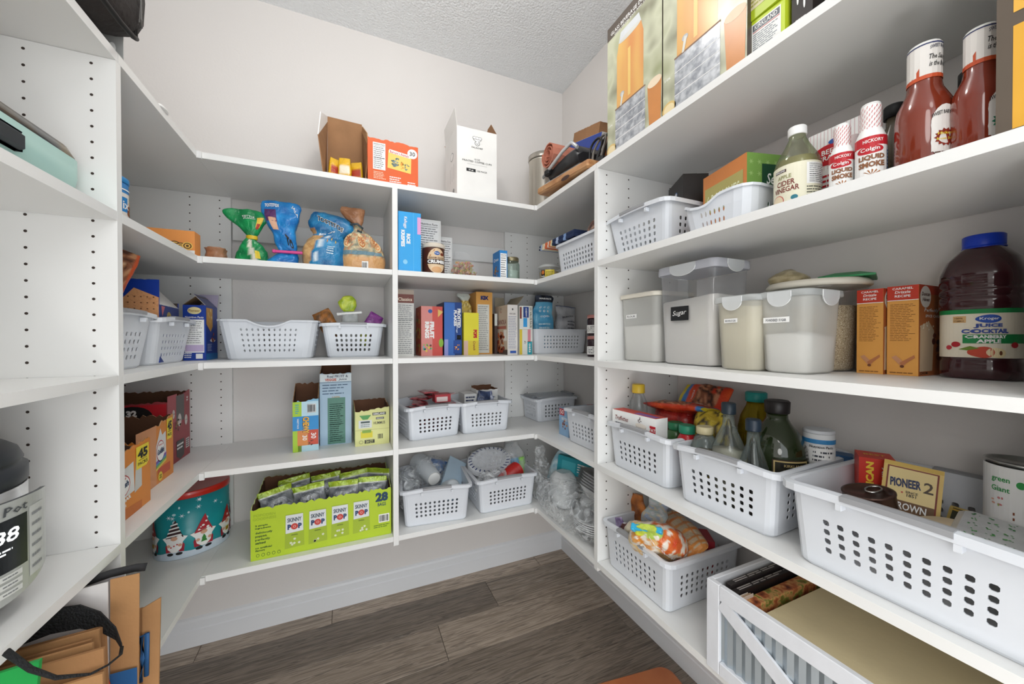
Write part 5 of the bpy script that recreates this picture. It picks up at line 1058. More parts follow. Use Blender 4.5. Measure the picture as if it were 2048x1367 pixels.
# ================================================================== FOURTH SHELF
z = SZ[4]+.0003
OGF = C('#e08a34', .45)
def gf(pk, full=True):
    def art(m, S, w, h):
        if not full:   # only the right part of the face carries print
            x0 = w*.46
            rc(m, S, 0, 0, w*.5, h*.93, C('#dd9a6a'), 0); blob(m, S, w*.22, h*.62, w*.10, ['#e6b98a', '#d9a070', '#c98a5a'], 12, 1, 3)
            for u, v in ((.22, .30), (.60, .10)): el(m, S, w*u, h*v, w*.06, w*.06, C('#f0d84a'), 2, 14); tx(m, S, '23' if u < .5 else '22', w*u, h*v, w*.05, BLK, l=4)
        else: x0 = w*.02
        W = w*.97-x0
        pg(m, S, [(x0+W*.05, h*.30), (x0+W*.62, h*.34), (x0+W*.60, h*.78), (x0+W*.40, h*.74), (x0+W*.30, h*.86), (x0+W*.06, h*.60)], C('#dfe0de', .3), 1)
        if full: pg(m, S, [(x0+W*.62, h*.30), (x0+W*.80, h*.34), (x0+W*.80, h*.74), (x0+W*.66, h*.80)], C('#c9cac6', .3), 1)
        el(m, S, x0+W*.30, h*.50, W*.22, h*.17, RED, 2); el(m, S, x0+W*.30, h*.50, W*.205, h*.155, W_, 3); tx(m, S, 'Goldfish', x0+W*.30, h*.50, h*.09, C('#3a4a6a'), w=W*.36, l=5, rot=6, shear=.2, bold=.05); tx(m, S, 'PEPPERIDGE', x0+W*.30, h*.60, h*.025, RED, w=W*.24, l=5)
        if full: tx(m, S, 'CHEDDAR', x0+W*.32, h*.28, h*.06, W_, w=W*.42, l=4, rot=6, bold=.05); tx(m, S, 'baked snack', x0+W*.30, h*.21, h*.04, W_, w=W*.25, l=4); pg(m, S, [(x0, 0), (x0+W*.8, 0), (x0+W*.8, h*.12), (x0, h*.2)], C('#c9702c'), 1)
        else:
            for k, c in enumerate(('#8a5ab0', '#6a9ad0', '#7ab86a', '#e0d05a')): pg(m, S, [(x0+W*.05, h*(.36-.035*k)), (x0+W*.62, h*(.44-.035*k)), (x0+W*.62, h*(.40-.035*k)), (x0+W*.05, h*(.32-.035*k))], C(c), 2)
            rc(m, S, x0+W*.15, h*.10, x0+W*.85, h*.24, C('#c9583a'), 1)
        pg(m, S, [(x0+W*.66, h*.96), (x0+W*.98, h*.96), (x0+W*.98, h*.68), (x0+W*.92, h*.62), (x0+W*.66, h*.62)], C('#f2dc3e'), 3); tx(m, S, '45', x0+W*.82, h*.84, h*.15, BLK, w=W*.25, l=5, bold=.05); tx(m, S, 'PACKS', x0+W*.82, h*.69, h*.05, BLK, w=W*.24, l=5); tx(m, S, 'ON-THE-GO', x0+W*.82, h*.745, h*.018, BLK, w=W*.22, l=5)
    return art
carton('snack_carton', 'torn-open orange carton of 45 cheddar fish crackers nearest the left divider, fourth shelf', PLf(1.085, 1.292, -.487, .27, z), .27, .165, OGF, {'front': gf(0), 'left': lambda m, S, w, h: rc(m, S, w*.1, h*.1, w*.9, h*.9, C('#d9772c'), 1)}, opn=dict(front=(.160, .168), right=.150, back=.165, left=.155), jag=.004, inside=BRND, torn=KRAFT)
carton('snack_carton', 'torn-open orange carton of 45 rainbow fish crackers, middle of the three on the left', PLf(1.302, 1.530, -.520, .26, z), .26, .188, OGF, {'front': gf(1, False), 'left': lambda m, S, w, h: rc(m, S, w*.1, h*.1, w*.9, h*.9, C('#dd9a5a'), 1)}, opn=dict(front=(.150, .190), right=.185, back=.190, left=(.185, .150)), jag=.006, inside=BRND, torn=C('#d9b48a', .9))
RDC = C('#9c3a40', .5)
def art(m, S, w, h):
    rc(m, S, 0, h*.6, w*.4, h, C('#b5535a'), 0); rc(m, S, w*.36, h*.58, w*.72, h*.97, C('#5f5a58'), 1); blob(m, S, w*.42, h*.55, h*.10, ['#8a6a4a', '#b98a5a', '#5a4a3a'], 14, 2, 4)
    for u, v, q in ((.24, .72, .8), (.50, .60, 1.2), (.80, .56, 1)): el(m, S, w*u, h*v, w*.07*q, h*.08*q, C('#d9cdc8'), 3, 14); tx(m, S, 'COFFEE', w*u, h*v, h*.016, C('#5a3a34'), w=w*.1, l=5)
    pg(m, S, [(w*.36, h*.30), (w*.70, h*.30), (w*.70, h*.05), (w*.53, -.0+h*.01), (w*.36, h*.08)], C('#4a4544'), 2); small(m, S, w*.38, h*.16, w*.68, h*.26, 2, W_, 3, .5); rc(m, S, w*.78, h*.12, w*.95, h*.27, C('#d9c9c9'), 2); small(m, S, w*.8, h*.13, w*.93, h*.26, 4, BLK, 3, .5); tx(m, S, '32', w*.86, h*.88, h*.06, W_, l=4, rot=-90)
def art2(m, S, w, h):
    rc(m, S, 0, 0, w*.99, h*.90, C('#c01f2c'), 1); rc(m, S, 0, 0, w*.38, h*.90, C('#14141a'), 2); el(m, S, w*.66, h*.74, w*.20, h*.15, BLK, 3); tx(m, S, '32', w*.66, h*.79, h*.09, W_, l=5, bold=.06); tx(m, S, 'PODS', w*.66, h*.69, h*.06, W_, w=w*.2, l=5)
carton('pod_carton', 'open dark red carton of 32 coffee pods at the corner end of the fourth shelf', PLf(1.582, 1.770, -.552, .262, z), .262, .238, RDC, {'front': art, 'left': art2}, opn=dict(front=(.218, .240), right=.235, back=.235, left=.220), jag=.004, inside=BRND, torn=C('#b5535a', .8))
# back left bay
def art(m, S, w, h):
    rc(m, S, 0, 0, w*.34, h*.99, C('#a9cf3a'), 1); rc(m, S, w*.34, h*.70, w, h*.99, C('#bfe0ee'), 1); rc(m, S, 0, h*.42, w*.99, h*.70, C('#2f8fd0'), 2); rc(m, S, w*.18, h*.12, w*.99, h*.42, C('#c9503a'), 2); rc(m, S, w*.18, h*.12, w*.58, h*.42, C('#d98a4a'), 3)
    barcode(m, S, w*.55, h*.76, w*.90, h*.94); tx(m, S, 'CHEWY', w*.50, h*.52, w*.26, C('#3a2418'), w=h*.34, rot=-90, l=6, bold=.09); tx(m, S, 'CHEWY', w*.51, h*.522, w*.24, C('#f0b84a'), w=h*.33, rot=-90, l=8, bold=.04)
    tx(m, S, '30', w*.80, h*.30, w*.2, W_, rot=-90, l=5); tx(m, S, '30', w*.46, h*.27, w*.18, W_, rot=-90, l=5); tx(m, S, 'VARIETY PACK', w*.2, h*.56, w*.07, W_, w=h*.2, rot=-90, l=5); blob(m, S, w*.7, h*.16, w*.12, ['#4a2a1a', '#7a4a2a', '#a87a4a'], 8, 4, 3); small(m, S, w*.1, h*.75, w*.25, h*.95, 5, C('#3aa0b8'), 3); rc(m, S, w*.2, 0, w, h*.12, C('#b9dce8'), 1)
carton('granola_bar_carton', 'torn-open green and blue chewy granola bar carton, leftmost of three on the fourth shelf', PB(-.200, -.113, 1.612, .15, z), .15, .192, C('#7fb8d8', .45), {'front': art}, opn=dict(front=(.188, .200), left=(.245, .188), right=(.200, .245), back=.245), jag=.005, inside=BRND, tilt=(0, 0, radians(3)))
def art(m, S, w, h):
    rc(m, S, 0, h*.89, w, h*.995, C('#dfe9ee'), 1); tx(m, S, 'Real FRUIT &', w*.56, h*.962, h*.036, C('#2a3a5a'), w=w*.66, l=4); tx(m, S, 'VEGGIE', w*.34, h*.915, h*.036, C('#c9502a'), w=w*.36, l=4, bold=.04); tx(m, S, 'Juice', w*.72, h*.915, h*.034, C('#2a3a5a'), w=w*.26, l=4, shear=.2); rc(m, S, 0, h*.875, w, h*.88, C('#5a6a7a'), 2)
    small(m, S, w*.08, h*.70, w*.95, h*.86, 4, C('#3f5a7a'), 2, .3, .5); rc(m, S, w*.24, h*.01, w*.80, h*.66, C('#5a8a7a'), 2); facts(m, S, w*.27, h*.02, w*.77, h*.65, 18, C('#c9d2d6'), title=False); tx(m, S, 'CAPRI', w*.5, h*.67, h*.02, C('#b9942a'), w=w*.25, l=4)
carton('juice_pouch_carton', 'tall pale blue juice pouch carton with an open brown top on the fourth shelf', PB(-.108, .008, 1.668, .12, z), .12, .288, C('#a9c2d6', .45), {'front': art}, opn=dict(front=.288, left=(.318, .288), right=(.288, .318), back=.318), jag=.003, inside=BRND)
YLW = C('#dfe09a', .5)
def art(m, S, w, h):
    tx(m, S, 'KIRKLAND', w*.70, h*.88, h*.06, W_, w=w*.34, l=5); rc(m, S, w*.50, h*.84, w*.90, h*.92, C('#4a4a40'), 2); rc(m, S, w*.60, h*.72, w*.84, h*.78, C('#5a5a4a'), 2); tx(m, S, 'ORGANIC', w*.72, h*.75, h*.035, W_, w=w*.2, l=5); tx(m, S, 'HUMMUS', w*.70, h*.62, h*.08, C('#5a5a4a'), w=w*.34, l=4)
    rc(m, S, 0, h*.44, w, h*.447, C('#a9a870'), 2); pg(m, S, [(w*.12, h*.86), (w*.46, h*.86), (w*.36, h*.74), (w*.22, h*.74)], C('#5aa05a'), 2); rc(m, S, w*.10, h*.50, w*.48, h*.72, C('#dfe3e3'), 2); rc(m, S, w*.16, h*.64, w*.42, h*.69, C('#4a5a5a'), 3); small(m, S, w*.16, h*.52, w*.44, h*.62, 2, C('#7a8a8a'), 3)
    rc(m, S, w*.16, h*.22, w*.50, h*.40, C('#ddd03c'), 2); rc(m, S, w*.2, h*.36, w*.46, h*.44, C('#8aae4a'), 3); el(m, S, w*.17, h*.11, w*.06, h*.05, C('#7a7a5a'), 2, 12); el(m, S, w*.17, h*.11, w*.05, h*.04, YLW, 3, 12); rc(m, S, w*.27, h*.06, w*.56, h*.16, C('#4a4a40'), 2); tx(m, S, '24 CT', w*.41, h*.11, h*.07, YLW, w=w*.2, l=5); barcode(m, S, w*.64, h*.14, w*.82, h*.32, YLW)
carton('snack_carton', 'short pale yellow open carton beside the centre divider on the fourth shelf', PB(.018, .148, 1.598, .15, z), .15, .142, YLW, {'front': art}, opn=dict(front=(.138, .150), left=(.165, .138), right=(.150, .165), back=.165), jag=.003, inside=BRND, tilt=(0, 0, radians(2)))
# back right bay
SB = dict(cols=(8, 10), taper=.011, hz=(.20, .66))
basket('storage_basket', LB+'of red foil packets beside the centre divider on the fourth shelf', (.325, 1.715, z), radians(7), .262, .285, .140, **SB)
basket('storage_basket', LB+'of white and navy boxes in the right bay of the fourth shelf', (.576, 1.725, z), 0, .262, .285, .140, **SB)
def heap(n, cx, cy, z0, z1, rx, ry, L, W, cols, label, group, seed, name='snack_packet', cat='packet', flat=.004, rz=0.0, tl=.35):
    R = random.Random(seed); base = None
    for k in range(n):
        c1, c2 = cols[k % len(cols)]
        o = pouch(label, (cx+R.uniform(-rx, rx), cy+R.uniform(-ry, ry), z0+(z1-z0)*k/max(1, n-1)), (radians(90)+R.uniform(-tl, tl)*.5, R.uniform(-tl, tl)*.4, rz+R.uniform(-.5, .5)),
              [(0, W/2, .0012), (L*.12, W/2, flat), (L*.5, W*.52, flat*1.3), (L*.88, W/2, flat), (L, W/2, .0012)], mk(c1, c2, 70), name=name, seed=seed+k, nt=16, nv=10, wr=.004, group=group, cat=cat, mat=VC(.22, .15, coat=.3))
heap(16, .315, 1.75, z+.03, z+.185, .065, .045, .10, .07, [('#7a1a22', '#d06a70'), ('#8e1f28', '#e6c9c9'), ('#5a1a24', '#b0414a')], 'shiny red and silver foil packet heaped in the basket by the centre divider', 'red foil packets in the basket', 81, rz=.3)
carton('tea_box', 'small red box with a white label lying on the red foil packets', PB(.345, .415, 1.625, .06, z+.148), .06, .035, C('#a8202c', .4), {'front': lambda m, S, w, h: rc(m, S, w*.1, h*.1, w*.8, h*.7, C('#dcc9c6'), 1)}, top=False)
carton('tea_box', 'white open box behind the navy packets in the fourth shelf basket', PB(.56, .67, 1.70, .09, z+.01), .09, .175, C('#dededc'), {'front': lambda m, S, w, h: small(m, S, w*.1, h*.6, w*.9, h*.8, 3, C('#3a4a7a'), 1)}, opn=dict(front=.172, left=.175, right=.175, back=.185), jag=.002, inside=BRND)
carton('tea_box', 'white box printed with navy rows standing left in the fourth shelf basket', PB(.495, .555, 1.68, .10, z+.01), .10, .158, C('#dededc'), {'front': lambda m, S, w, h: small(m, S, w*.1, h*.3, w*.9, h*.95, 7, C('#2f3a5a'), 1, .5)}, top=False)
pouch('dark navy packet leaning in front of the white boxes in the fourth shelf basket', (.575, 1.655, z+.10), (radians(-12), radians(12), 0), [(0, .028, .006), (.02, .034, .010), (.05, .034, .009), (.082, .030, .002)], mk('#18233f', '#46557a', 60), name='snack_packet', seed=92, nt=24, nv=14)
pouch('second navy and white packet leaning right beside the dark navy packet', (.617, 1.665, z+.10), (radians(-6), radians(-6), 0), [(0, .020, .005), (.03, .024, .008), (.078, .020, .002)], mk('#24346a', '#d0d6e6', 90), name='snack_packet', seed=93, nt=24, nv=14)
# corner basket with clear lid
t = basket('storage_basket', LB+'with a clear lid in the right corner of the fourth shelf', (.994, 1.765, z), radians(2), .262, .200, .118, cols=(8, 8), taper=.008, hz=(.16, .76), grips='', fill=.42)
m = M(); m.box(-.128, .128, -.098, .098, .1165, .1215, C('#dfe5ee', .15, alpha=.4, var=0), bev=.002); m.box(-.105, .105, -.08, .08, .1216, .127, C('#dfe5ee', .15, alpha=.35, var=0), bev=.002); m.build('lid', t)
for sx in (-1, 1):
    m = M(); m.box(sx*.118-.014, sx*.118+.014, -.058, .052, .119, .134, C('#7f8388', .45), bev=.006); m.build('handle_grip', t)
# far right baskets
def art(m, S, w, h): rc(m, S, 0, 0, w, h, C('#8fb4d6'), 0); blob(m, S, w*.55, h*.45, h*.2, ['#9a4a2c', '#c98a5a', '#7a3420'], 10, 2, 4, ru=w*.28); rc(m, S, w*.05, h*.74, w*.55, h*.98, RED, 2); tx(m, S, '50', w*.3, h*.86, h*.16, W_, w=w*.36, l=4); tx(m, S, 'BITES', w*.6, h*.62, h*.10, W_, w=w*.6, l=4)
carton('freezer_bag_box', 'blue and red box marked 50 standing left of the farthest right basket, fourth shelf', PR(1.445, 1.365, .868, .24, z), .24, .120, C('#8fa9c9', .4), {'front': art, 'top': lambda m, S, w, h: (blob(m, S, w*.5, h*.3, h*.12, ['#5a6a9a', '#b9c6de', '#a8525a'], 14, 1, 2, ru=w*.4), rc(m, S, 0, h*.6, w, h*.75, C('#a8525a'), 1))}, top=False)
basket('storage_basket', LB+'on the far side of the right divider on the fourth shelf', (.822+.155, 1.212, z), -pi/2, .285, .31, .138, **SB)
pouch('orange and brown packet lying in the basket beyond the right divider', (.93, 1.16, z+.118), (radians(80), 0, 0), [(0, .05, .006), (.05, .055, .012), (.10, .05, .004)], mk('#9a4a1c', '#d98a4a'), name='snack_packet', seed=95, nt=20, nv=10)
# nearer baskets
basket('storage_basket', LB+'holding chocolate chip bags and a white candy box, fourth shelf', (.800+.165, .897, z), -pi/2, .282, .33, .146, **SB)
basket('storage_basket', LB+'crowded with oil and syrup bottles on the fourth shelf', (.795+.170, .618, z), -pi/2+radians(3), .275, .34, .146, **SB)
basket('storage_basket', 'large white handled basket of cans and gravy packets nearest the camera, fourth shelf', (.775+.183, .290, z), -pi/2, .345, .366, .152, cols=(10, 10), taper=.011, hz=(.22, .66), rim=.016, lip=.014, bow=.004)
GLS = GLASS('#eef3f1', '#8d9895')
bottle('honey_bottle', 'empty clear bottle with a yellow cap at the back of the candy basket', (.905, .985, z+.004), GLASS('#f2f5f5', '#a3acac', .05), [(.028, 0), (.030, .006), (.028, .10), (.024, .13), (.030, .17), (.028, .21), (.018, .234), (.018, .240)], None, None, cat='bottle')
m = M(); m.lathe([(.021, .2402), (.0215, .242), (.0205, .268), (.018, .270)], C('#d9b83a', .4), 24); m.build('cap', LAST[0])
def art(m, S, w, h):
    tx(m, S, 'Truffettes', w*.24, h*.62, h*.24, C('#8a4a44'), w=w*.32, l=3, shear=.3); small(m, S, w*.08, h*.1, w*.3, h*.4, 3, C('#5a5a6a'), 1, .4, .5); pg(m, S, [(w*.60, h*.08), (w*.78, h*.08), (w*.81, h*.50), (w*.57, h*.50)], C('#d6cfc4'), 2); el(m, S, w*.69, h*.50, w*.12, h*.10, C('#efe6da'), 3); blob(m, S, w*.67, h*.78, h*.13, ['#4a3436', '#6a4a4a'], 6, 3, 3); rc(m, S, w*.88, h*.05, w, h*.62, RED, 3); tx(m, S, 'FAT', w*.94, h*.42, h*.16, W_, l=5); tx(m, S, 'FREE', w*.94, h*.20, h*.14, W_, l=5)
carton('candy_box', 'white and red candy box lying in front in the chocolate chip basket', ((.850, .925, z+.128), -pi/2+radians(3), .185), .05, .062, W_, {'front': art, 'top': lambda m, S, w, h: (rc(m, S, 0, 0, w, h, C('#d9564a'), 0), rc(m, S, w*.5, h*.1, w*.95, h*.6, C('#9a6ab0'), 1))}, top=False)
def chip(u, v, p):
    if v > .86: return L_('#e2cc2e')
    if .74 < v <= .86: return L_('#3f7fc4')
    if .28 < v < .62 and abs(u) < .42 and noise.noise(p*15) > -.35: return [L_('#2a1712'), L_('#8a5238'), L_('#c98a66')][min(2, max(0, int((noise.noise(p*170)+.5)*3)))]
    return mix(L_('#c9301c'), L_('#e65a2c'), .5+noise.noise(p*20))
def cdeco(m, S): tx(m, S, 'NESTLE', .1, .66, .03, W_, w=.6, l=1)
pouch('red and yellow chocolate chip bag lying flat across the top of the basket', (.985, 1.000, z+.196), (radians(-86), radians(-10), radians(184)), [(0, .052, .002), (.02, .058, .010), (.09, .060, .018), (.16, .058, .016), (.215, .056, .008), (.225, .055, .002)], chip, name='chip_bag', seed=101, deco=cdeco, nt=36, nv=34, wr=.006)
pouch('red chocolate chip bag propped upright behind the flat one', (1.065, .775, z+.232), (radians(-92), radians(-52), radians(2)), [(0, .048, .002), (.02, .052, .008), (.08, .055, .014), (.14, .054, .010), (.172, .050, .002)], chip, name='chip_bag', seed=104, deco=cdeco, nt=36, nv=30, wr=.006)
pouch('dark red chip bag under the flat chocolate chip bag', (.985, .91, z+.02), (radians(-4), 0, radians(-86)), [(0, .06, .03), (.08, .07, .045), (.15, .07, .04), (.182, .06, .01)], mk('#8a1c1c', '#c23a30'), name='chip_bag', seed=107, nt=24, nv=16)
pouch('yellow netted bag standing between the candy basket and the bottle basket', (.985, .765, z+.02), (0, 0, radians(-60)), [(0, .04, .03), (.08, .048, .036), (.15, .048, .03), (.195, .038, .006)], lambda u, v, p: L_('#3a2c12') if abs(math.sin(p.x*900)) > .85 else mix(L_('#b9982a'), L_('#e0c63c'), .5+noise.noise(p*40)), name='pasta_bag', seed=110, nt=40, nv=20)
bottle('sprinkle_jar', 'small jar of red sprinkles with a green lid behind the white candy box', (.885, .768, z+.098), C('#b3242a', .15), [(.022, 0), (.026, .006), (.026, .045), (.020, .056), (.018, .062)], C('#2a8a6a', .4), [(.021, .0605), (.022, .062), (.022, .082), (.019, .084)])
bottle('sprinkle_jar', 'dark green lidded sprinkle jar left of the red sprinkle jar', (.90, .822, z+.098), C('#3a5a34', .2), [(.020, 0), (.024, .006), (.024, .05), (.02, .058)], C('#1c6a44', .4), [(.021, .0582), (.022, .06), (.022, .078), (.019, .08)])
bottle('spice_bottle', 'squat clear glass jar with a cream lid at the left of the bottle basket', (.872, .700, z+.10), GLS, [(.030, 0), (.034, .006), (.034, .040), (.026, .062), (.018, .074)], C('#cfc39a', .45), [(.020, .0745), (.021, .076), (.021, .092), (.018, .094)], liquid=([(.028, .003), (.031, .008), (.031, .028), (0, .03)], C('#a89c8c', .7)))
def lab(m):
    S = Cy(.0385, a0=-.95); rc(m, S, -.06, .082, .06, .130, C('#e6d3ac'), 0); rc(m, S, -.06, .120, .06, .122, C('#5a3a2a'), 1); rc(m, S, -.06, .082, .06, .108, C('#2a1c18'), 1); tx(m, S, 'ALL-NATURAL', 0, .114, .005, C('#6a4a2a'), w=.045, l=3); tx(m, S, 'BUTTER', .0, .095, .013, C('#e0a878'), w=.05, l=4)
bottle('syrup_bottle', 'clear glass bottle with a cream label and black cap in the bottle basket', (.872, .632, z+.004), GLS, [(.034, 0), (.038, .006), (.038, .135), (.036, .155), (.024, .185), (.014, .208), (.012, .236)], C('#24303a', .4), [(.016, .2362), (.0165, .238), (.0165, .262), (.014, .264)], liquid=([(.033, .003), (.0365, .008), (.0365, .146), (0, .148)], C('#d8cfc0', .3, alpha=.8)), lab=lab)
bottle('syrup_bottle', 'slim clear bottle of dark syrup with a navy cap in the bottle basket', (.854, .558, z+.004), GLASS('#e2e8e6', '#7f8a88'), [(.026, 0), (.031, .006), (.031, .125), (.024, .150), (.014, .180), (.012, .212)], C('#1e2c3a', .4), [(.0155, .2122), (.016, .214), (.016, .236), (.014, .239)], liquid=([(.024, .003), (.0292, .008), (.0292, .118), (.0, .120)], C('#2e1710', .2)))
def lab(m):
    S = Cy(.0635, a0=-.62); e = .078; rc(m, S, -.036, .010+e, .044, .066+e, C('#3a2e22'), 0); rc(m, S, -.033, .013+e, .041, .063+e, C('#c9b27a'), 1); rc(m, S, -.030, .016+e, .038, .060+e, C('#2c2a1c'), 2); rc(m, S, -.020, .048+e, .034, .058+e, C('#15130f'), 4); tx(m, S, 'KIRKLAND', .007, .053+e, .006, C('#c9b27a'), w=.04, l=6); star(m, S, -.01, .030+e, .014, C('#c9b27a'), 4, 7, .3); el(m, S, .028, .036+e, .006, .006, C('#2a9a6a'), 4)
bottle('oil_bottle', 'big dark green olive oil bottle with a brown-black cap in the bottle basket', (.965, .572, z+.004), C('#26301a', .08, coat=.6, var=.1), [(.058, 0), (.062, .006), (.063, .140), (.060, .165), (.046, .195), (.028, .220), (.023, .230), (.022, .242)], C('#1f1b1b', .4), [(.025, .2422), (.026, .244), (.027, .270), (.024, .273)], lab=lab, seg=44)
bottle('oil_bottle', 'clear bottle of yellow oil with a teal cap behind the big dark bottle', (1.06, .685, z+.004), GLASS('#d6c652', '#8a7a1c', .05, .12), [(.040, 0), (.045, .006), (.045, .17), (.038, .205), (.024, .235), (.022, .246)], C('#1f8a84', .4), [(.026, .2462), (.027, .248), (.027, .270), (.024, .273)], seg=32)
def lab(m):
    S = Cy(.0305, a0=-1.05); rc(m, S, -.05, .062, .05, .168, W_, 0); rc(m, S, -.05, .178, .05, .188, C('#3a8ac4'), 1); tx(m, S, 'Nutrition Facts', .004, .171, .006, BLK, w=.045, l=3); small(m, S, -.024, .08, .03, .163, 9, C('#3a3f48'), 1)
bottle('salt_canister', 'white and blue round canister with a nutrition panel in the bottle basket', (1.03, .530-.014, z+.004), C('#e6e8ea'), [(.029, 0), (.030, .003), (.030, .198), (.028, .200)], C('#d9dde2'), [(.0302, .2002), (.0305, .201), (.0305, .206), (.028, .208)], lab=lab, cat='canister')
tag((lambda m: (m.box(-.02, .02, -.02, .02, 0, .02, C('#2c5a8a'), bev=.002), m.build('small_packet', None, (1.09, .497, z+.13), .4))[1])(M()), 'small dark blue packet behind the white and blue canister', 'packet')
# contents of the large basket
def art(m, S, w, h): tx(m, S, 'MEXICAN', w*.30, h*.5, w*.22, C('#f0c63a'), w=h*.85, rot=90, l=4, bold=.05); tx(m, S, 'RICE MIX', w*.70, h*.5, w*.16, W_, w=h*.7, rot=90, l=4)
def art2(m, S, w, h): rc(m, S, 0, 0, w, h, C('#e9e2d6'), 0); blob(m, S, w*.55, h*.45, h*.3, ['#5a4a2a', '#c9a04a', '#3a3a2a'], 18, 2, 4, ru=w*.4)
carton('rice_mix_box', 'small red box with yellow letters standing in the large near basket', ((1.01, .405, z+.085), radians(-60), .055), .06, .098, C('#cf3426', .4), {'front': art, 'right': art2, 'top': lambda m, S, w, h: (rc(m, S, 0, 0, w, h, C('#d9402a'), 0), tx(m, S, 'BEST', w*.5, h*.5, h*.2, C('#f0b83a'), l=3))}, top=False, tilt=(0, radians(0), 0))
PKC = C('#d9b866', .45)
def pioneer(m, S, w, h):
    rc(m, S, w*.07, h*.04, w*.93, h*.92, C('#7a2a1c'), 1); rc(m, S, w*.10, h*.06, w*.90, h*.90, C('#e6cf92'), 2); rc(m, S, w*.10, h*.06, w*.90, h*.36, C('#6b4a2a'), 3); tx(m, S, 'PIONEER', w*.40, h*.66, h*.15, C('#22305a'), w=w*.52, l=5, rot=4, bold=.04); tx(m, S, 'SINCE', w*.52, h*.52, h*.04, BLK, l=5); tx(m, S, '1851', w*.52, h*.47, h*.05, BLK, l=5); star(m, S, w*.36, h*.50, w*.03, RED, 5, 5); tx(m, S, '2', w*.78, h*.66, h*.18, C('#4a3a2a'), l=5); tx(m, S, 'BROWN', w*.50, h*.27, h*.12, W_, w=w*.56, l=6); tx(m, S, 'GRAVY MIX', w*.5, h*.14, h*.05, C('#d9b866'), w=w*.4, l=6)
def flatpack(name, label, loc, rot, w, h, art, mat, th=.008, cat='packet'):
    t = thing(name, label, cat, loc, rot); m = M()
    m.loft([[(-w/2, -.001, 0), (w/2, -.001, 0), (w/2, .001, 0), (-w/2, .001, 0)], [(-w/2, -th*.6, h*.06), (w/2, -th*.6, h*.06), (w/2, th*.6, h*.06), (-w/2, th*.6, h*.06)], [(-w/2, -th*.6, h*.93), (w/2, -th*.6, h*.93), (w/2, th*.6, h*.93), (-w/2, th*.6, h*.93)], [(-w/2, -.001, h), (w/2, -.001, h), (w/2, .001, h), (-w/2, .001, h)]], mat, sm=False)
    art(m, Pl((-w/2, -th*.6-.0002, 0), (1, 0, 0), (0, 0, 1)), w, h); m.build('packet', t); return t
flatpack('gravy_packet', 'cream and brown gravy mix packet standing upright in the large near basket', (.960, .337, z+.080), (radians(-14), radians(4), radians(-72)), .078, .110, pioneer, PKC)
flatpack('gravy_packet', 'dark gravy packet lying low right of the upright gravy packet', (.99, .262, z+.045), (radians(-40), radians(4), radians(-84)), .085, .085, lambda m, S, w, h: (rc(m, S, w*.05, h*.05, w*.95, h*.94, C('#3a3a22'), 1), rc(m, S, w*.05, h*.88, w*.95, h*.92, C('#c9a03c'), 2), blob(m, S, w*.5, h*.5, h*.2, ['#2a3a2a', '#4a5a3a'], 10, 2, 3)), C('#c9ad5c', .45))
t = thing('food_can', 'dark pull-ring can lying under the handle of the large near basket', 'can', (.865, .345, z+.088), (radians(-6), radians(-8), 0))
m = M(); m.lathe([(.034, 0), (.036, .003), (.036, .062), (.037, .064), (.037, .067), (.033, .067), (.032, .064), (0, .064)], C('#4a342c', .3, metal=.6), 36); m.build('can_body', t)
m = M(); m.tube([(.016*cos(a)+.010, .010*sin(a)-.004, .0675) for a in [2*pi*i/14 for i in range(15)]], .0018, STEEL, 6, cap=False); m.build('pull_ring', t)
for k in range(2):
    m = M(); m.lathe([(.040, 0), (.043, .002), (.043, .007), (.040, .009), (0, .009)], C('#c9b698' if k else '#a8977c', .5), 36)
    tag(m.build('jar_lid', None, (.872, .262, z+.105+.0105*k), (radians(-5), radians(-10), 0)), ['lower of two cream round lids stacked under the near basket handle', 'upper of two cream round lids stacked under the near basket handle'][k], 'lid')
def lab(m):
    S = Cy(.0422, a0=-1.32); rc(m, S, -.065, .004, .065, .118, W_, 0); g = C('#2f9a4a'); tx(m, S, 'green', -.026, .094, .009, g, w=.022, l=3); tx(m, S, 'Giant', -.026, .080, .009, g, w=.022, l=3); el(m, S, -.004, .092, .005, .006, g, 1); small(m, S, .006, .075, .055, .102, 3, g, 1, .5); blob(m, S, -.028, .058, .008, ['#d98a8a', '#a8c46a', '#e6b09a'], 7, 1, 3); el(m, S, .014, .056, .007, .007, C('#c98a3a'), 1); small(m, S, -.012, .030, .055, .048, 2, C('#8a4a2a'), 1, .5); small(m, S, -.03, .012, .055, .026, 2, g, 1, .6)
bottle('food_can', 'tall open-rimmed can with a white and green label at the right edge', (1.045, .224, z+.095), STEEL, [(.040, 0), (.0415, .002), (.0415, .121), (.043, .122), (.043, .125), (.040, .125), (.039, .120), (.0, .119)], None, None, lab=lab, cat='can')
tag((lambda m: (m.box(-.03, .03, -.05, .05, 0, .05, C('#34343a'), bev=.003), tx(m, Pl((-.03, -.05, 0), (1, 0, 0), (0, 0, 1)), 'BEST', .03, .03, .012, W_, w=.045), m.build('small_carton', None, (1.03, .17, z+.235-.02), -pi/2))[2])(M()), 'dark small box lying on the tall can at the right picture edge', 'box')
t = thing('foil_package', 'silver foil package with green print lying at the right end of the near basket', 'package', (.885, .205, z+.108), (radians(4), radians(6), radians(-80)))
m = M(); m.box(-.055, .045, -.06, .085, 0, .022, ramp_mat(['#8f9194', '#c9cacb', '#a9abad'], nscale=12, r=.35, metal=.3, bump=.4), bev=.007); S = Pl((-.055, -.06, .0222), (1, 0, 0), (0, 1, 0)); R = random.Random(4)
for i in range(5):
    for j in range(6): blob(m, S, .02+.018*i, .018+.022*j, .006, ['#2f7a3a', '#4a9a4a'], 4, 1, i*7+j)
m.build('foil_wrap', t)

# ================================================================== BOTTOM SHELF
z = SZ[5]+.0003
